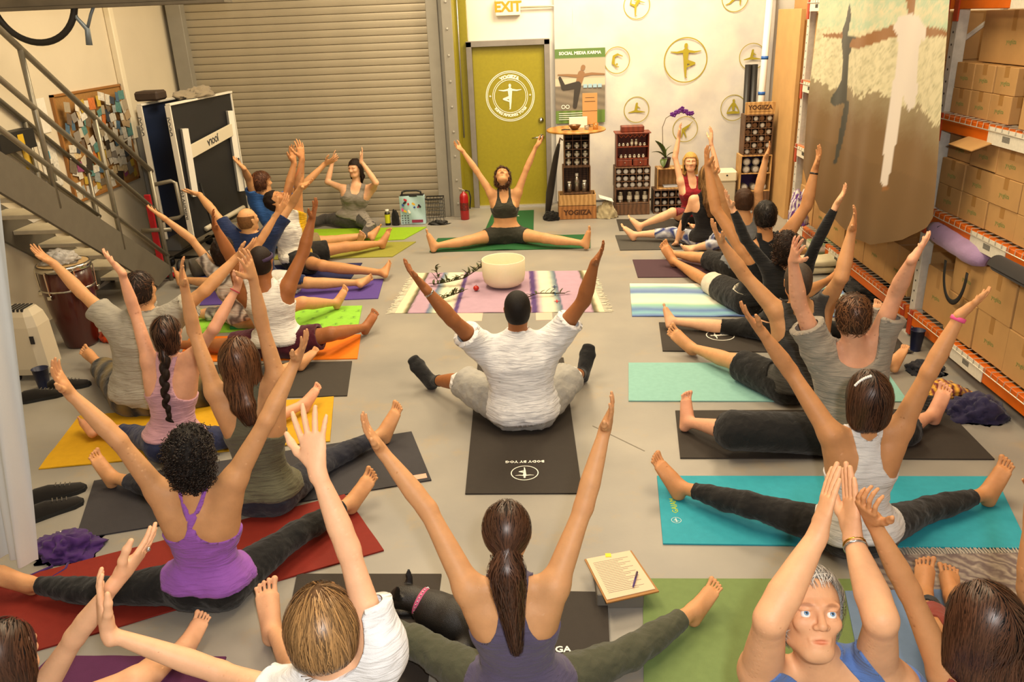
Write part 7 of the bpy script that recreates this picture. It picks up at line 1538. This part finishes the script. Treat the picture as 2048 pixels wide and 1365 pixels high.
# right column, nearer
s,o=person('long_sleeve_woman','woman with dark curled-up hair in black long-sleeved top',dict(sex='f',s=.98,yaw=0,look=(.1,.97,.1),spread=1.4),h=.0054,skin_='fair')
wear(s,'long','long_sleeved_top','#141416',off=.006,hem=.18,wr=.0015); wear(s,'pants','capri_leggings','#151516',cut=1.15,off=.008); 
hair(s,o,'curly',hmat('dkbrown'),t=.014,h=.0055,n_str=250,strand_m=smat('dkbrown'))
s,o=person('grizzled_tank_man','man with cropped greying hair in charcoal tank on the pale teal mat',dict(sex='m',s=1.03,yaw=0,look=(.05,.97,.12),arm=1.02),h=.0052,skin_='tan')
wear(s,'tank','tank_top','#403f3d',off=.012,hem=.03,wr=.0035,ws=60.); wear(s,'pants','shorts','#161618',cut=.85,loose=.03)
hair(s,o,'buzz',hmat('grizzled'),t=.006,h=.0055)
s,o=person('grey_scoop_tee_man','man with short brown hair in loose grey scoop-neck t-shirt on black mat',dict(sex='m',s=1.02,yaw=0,look=(-.05,.98,.08),arm=1.02,spread=1.3),h=.0056,skin_='pink')
wear(s,'tee','t_shirt','#9a9184',loose=.04,cut=.55,wr=.0045,ws=60.,scoop=.05,neck=.03); wear(s,'pants','shorts','#1a191a',cut=1.05,loose=.035)
hair(s,o,'short',hmat('brown'),t=.014,h=.005,n_str=700,strand_m=smat('brown'))
s,o=person('hair_clip_woman','woman with dark bob and white hair clip in white racerback on turquoise mat',dict(sex='f',s=1.0,yaw=0,look=(0,.97,.12),arm=1.08,spread=.8),h=.0044,skin_='medium')
wear(s,'racer','tank_top','#dcdad8',off=.006,hem=.02,wr=.0028,ws=110.,h=.006); wear(s,'pants','leggings','#1c1a19',cut=1.78,off=.006)
hair(s,o,'bob',hmat('dkbrown'),t=.012,n_str=1400,strand_m=smat('dkbrown'),h=.005,thick=1.0)
mb=MB(); 
for i in range(9):
    f=i/8; a_=-.95+.75*f; d_=np.array((math.sin(a_),-.25,math.cos(a_)*.95)); d_=d_/np.linalg.norm(d_); r_=1/math.sqrt((d_[0]/.0835)**2+(d_[1]/.1005)**2+(d_[2]/.0967)**2)+.006; mb.ball(s.hW(d_[0]*r_,-.010+d_[1]*r_,.025+d_[2]*r_),.0068*s.hs,7,5)
mb.build('hair_clip',mat('pearl','#e8e6e4',.25),[c for c in o.children if c.name.startswith('hair')][0],smooth=True)
band(s,o,'B',.88,.95,.027,mat('pink_rubber','#e0528a',.5),'wristband')
# front right
s,o=person('grey_haired_man','grey-haired man in blue tank facing the camera with palms pressed overhead',dict(sex='m',s=1.04,yaw=180,look=(-.02,-.80,.60),hup=(.05,.5,.8),brow=(.42,.34,.28),slim=1,arm=1.12,hnA=(1,0,0),hnB=(-1,0,0),spread=.25,curl=.04,thumb=.35,hs=1.09),h=.0034,adapt=.008,skin_='warm')
wear(s,'tank','tank_top','#5573ae',off=.007,hem=.02,wr=.002,h=.006); wear(s,'pants','shorts','#2c3340',cut=.8,loose=.03)
hair(s,o,'short',hmat('grey'),t=.009,h=.0045,n_str=1500,strand_m=smat('grey'),top=.092)
eyes(s,o,(-.02,-.62,.78),'#5f86a8')
band(s,o,'B',.88,.905,.031,mat('silver','#c8ccd0',.2,metal=1),'bangle'); band(s,o,'B',.93,.945,.030,mat('gold','#c89a3a',.25,metal=1),'gold_bangle')
s,o=person('red_top_woman','woman with long dark hair in red top at the bottom right corner',dict(sex='f',s=1.0,yaw=5,look=(-.15,.97,.1),spread=.2,curlA=.75),h=.0042,skin_='medium')
wear(s,'tank','tank_top','#8f3d35',off=.007,hem=.02); wear(s,'pants','leggings','#1a1718',cut=1.7,off=.006)
hair(s,o,'long',hmat('black'),t=.020,n_str=2200,strand_m=smat('dkbrown'),h=.005,len_=.55,thick=1.25)
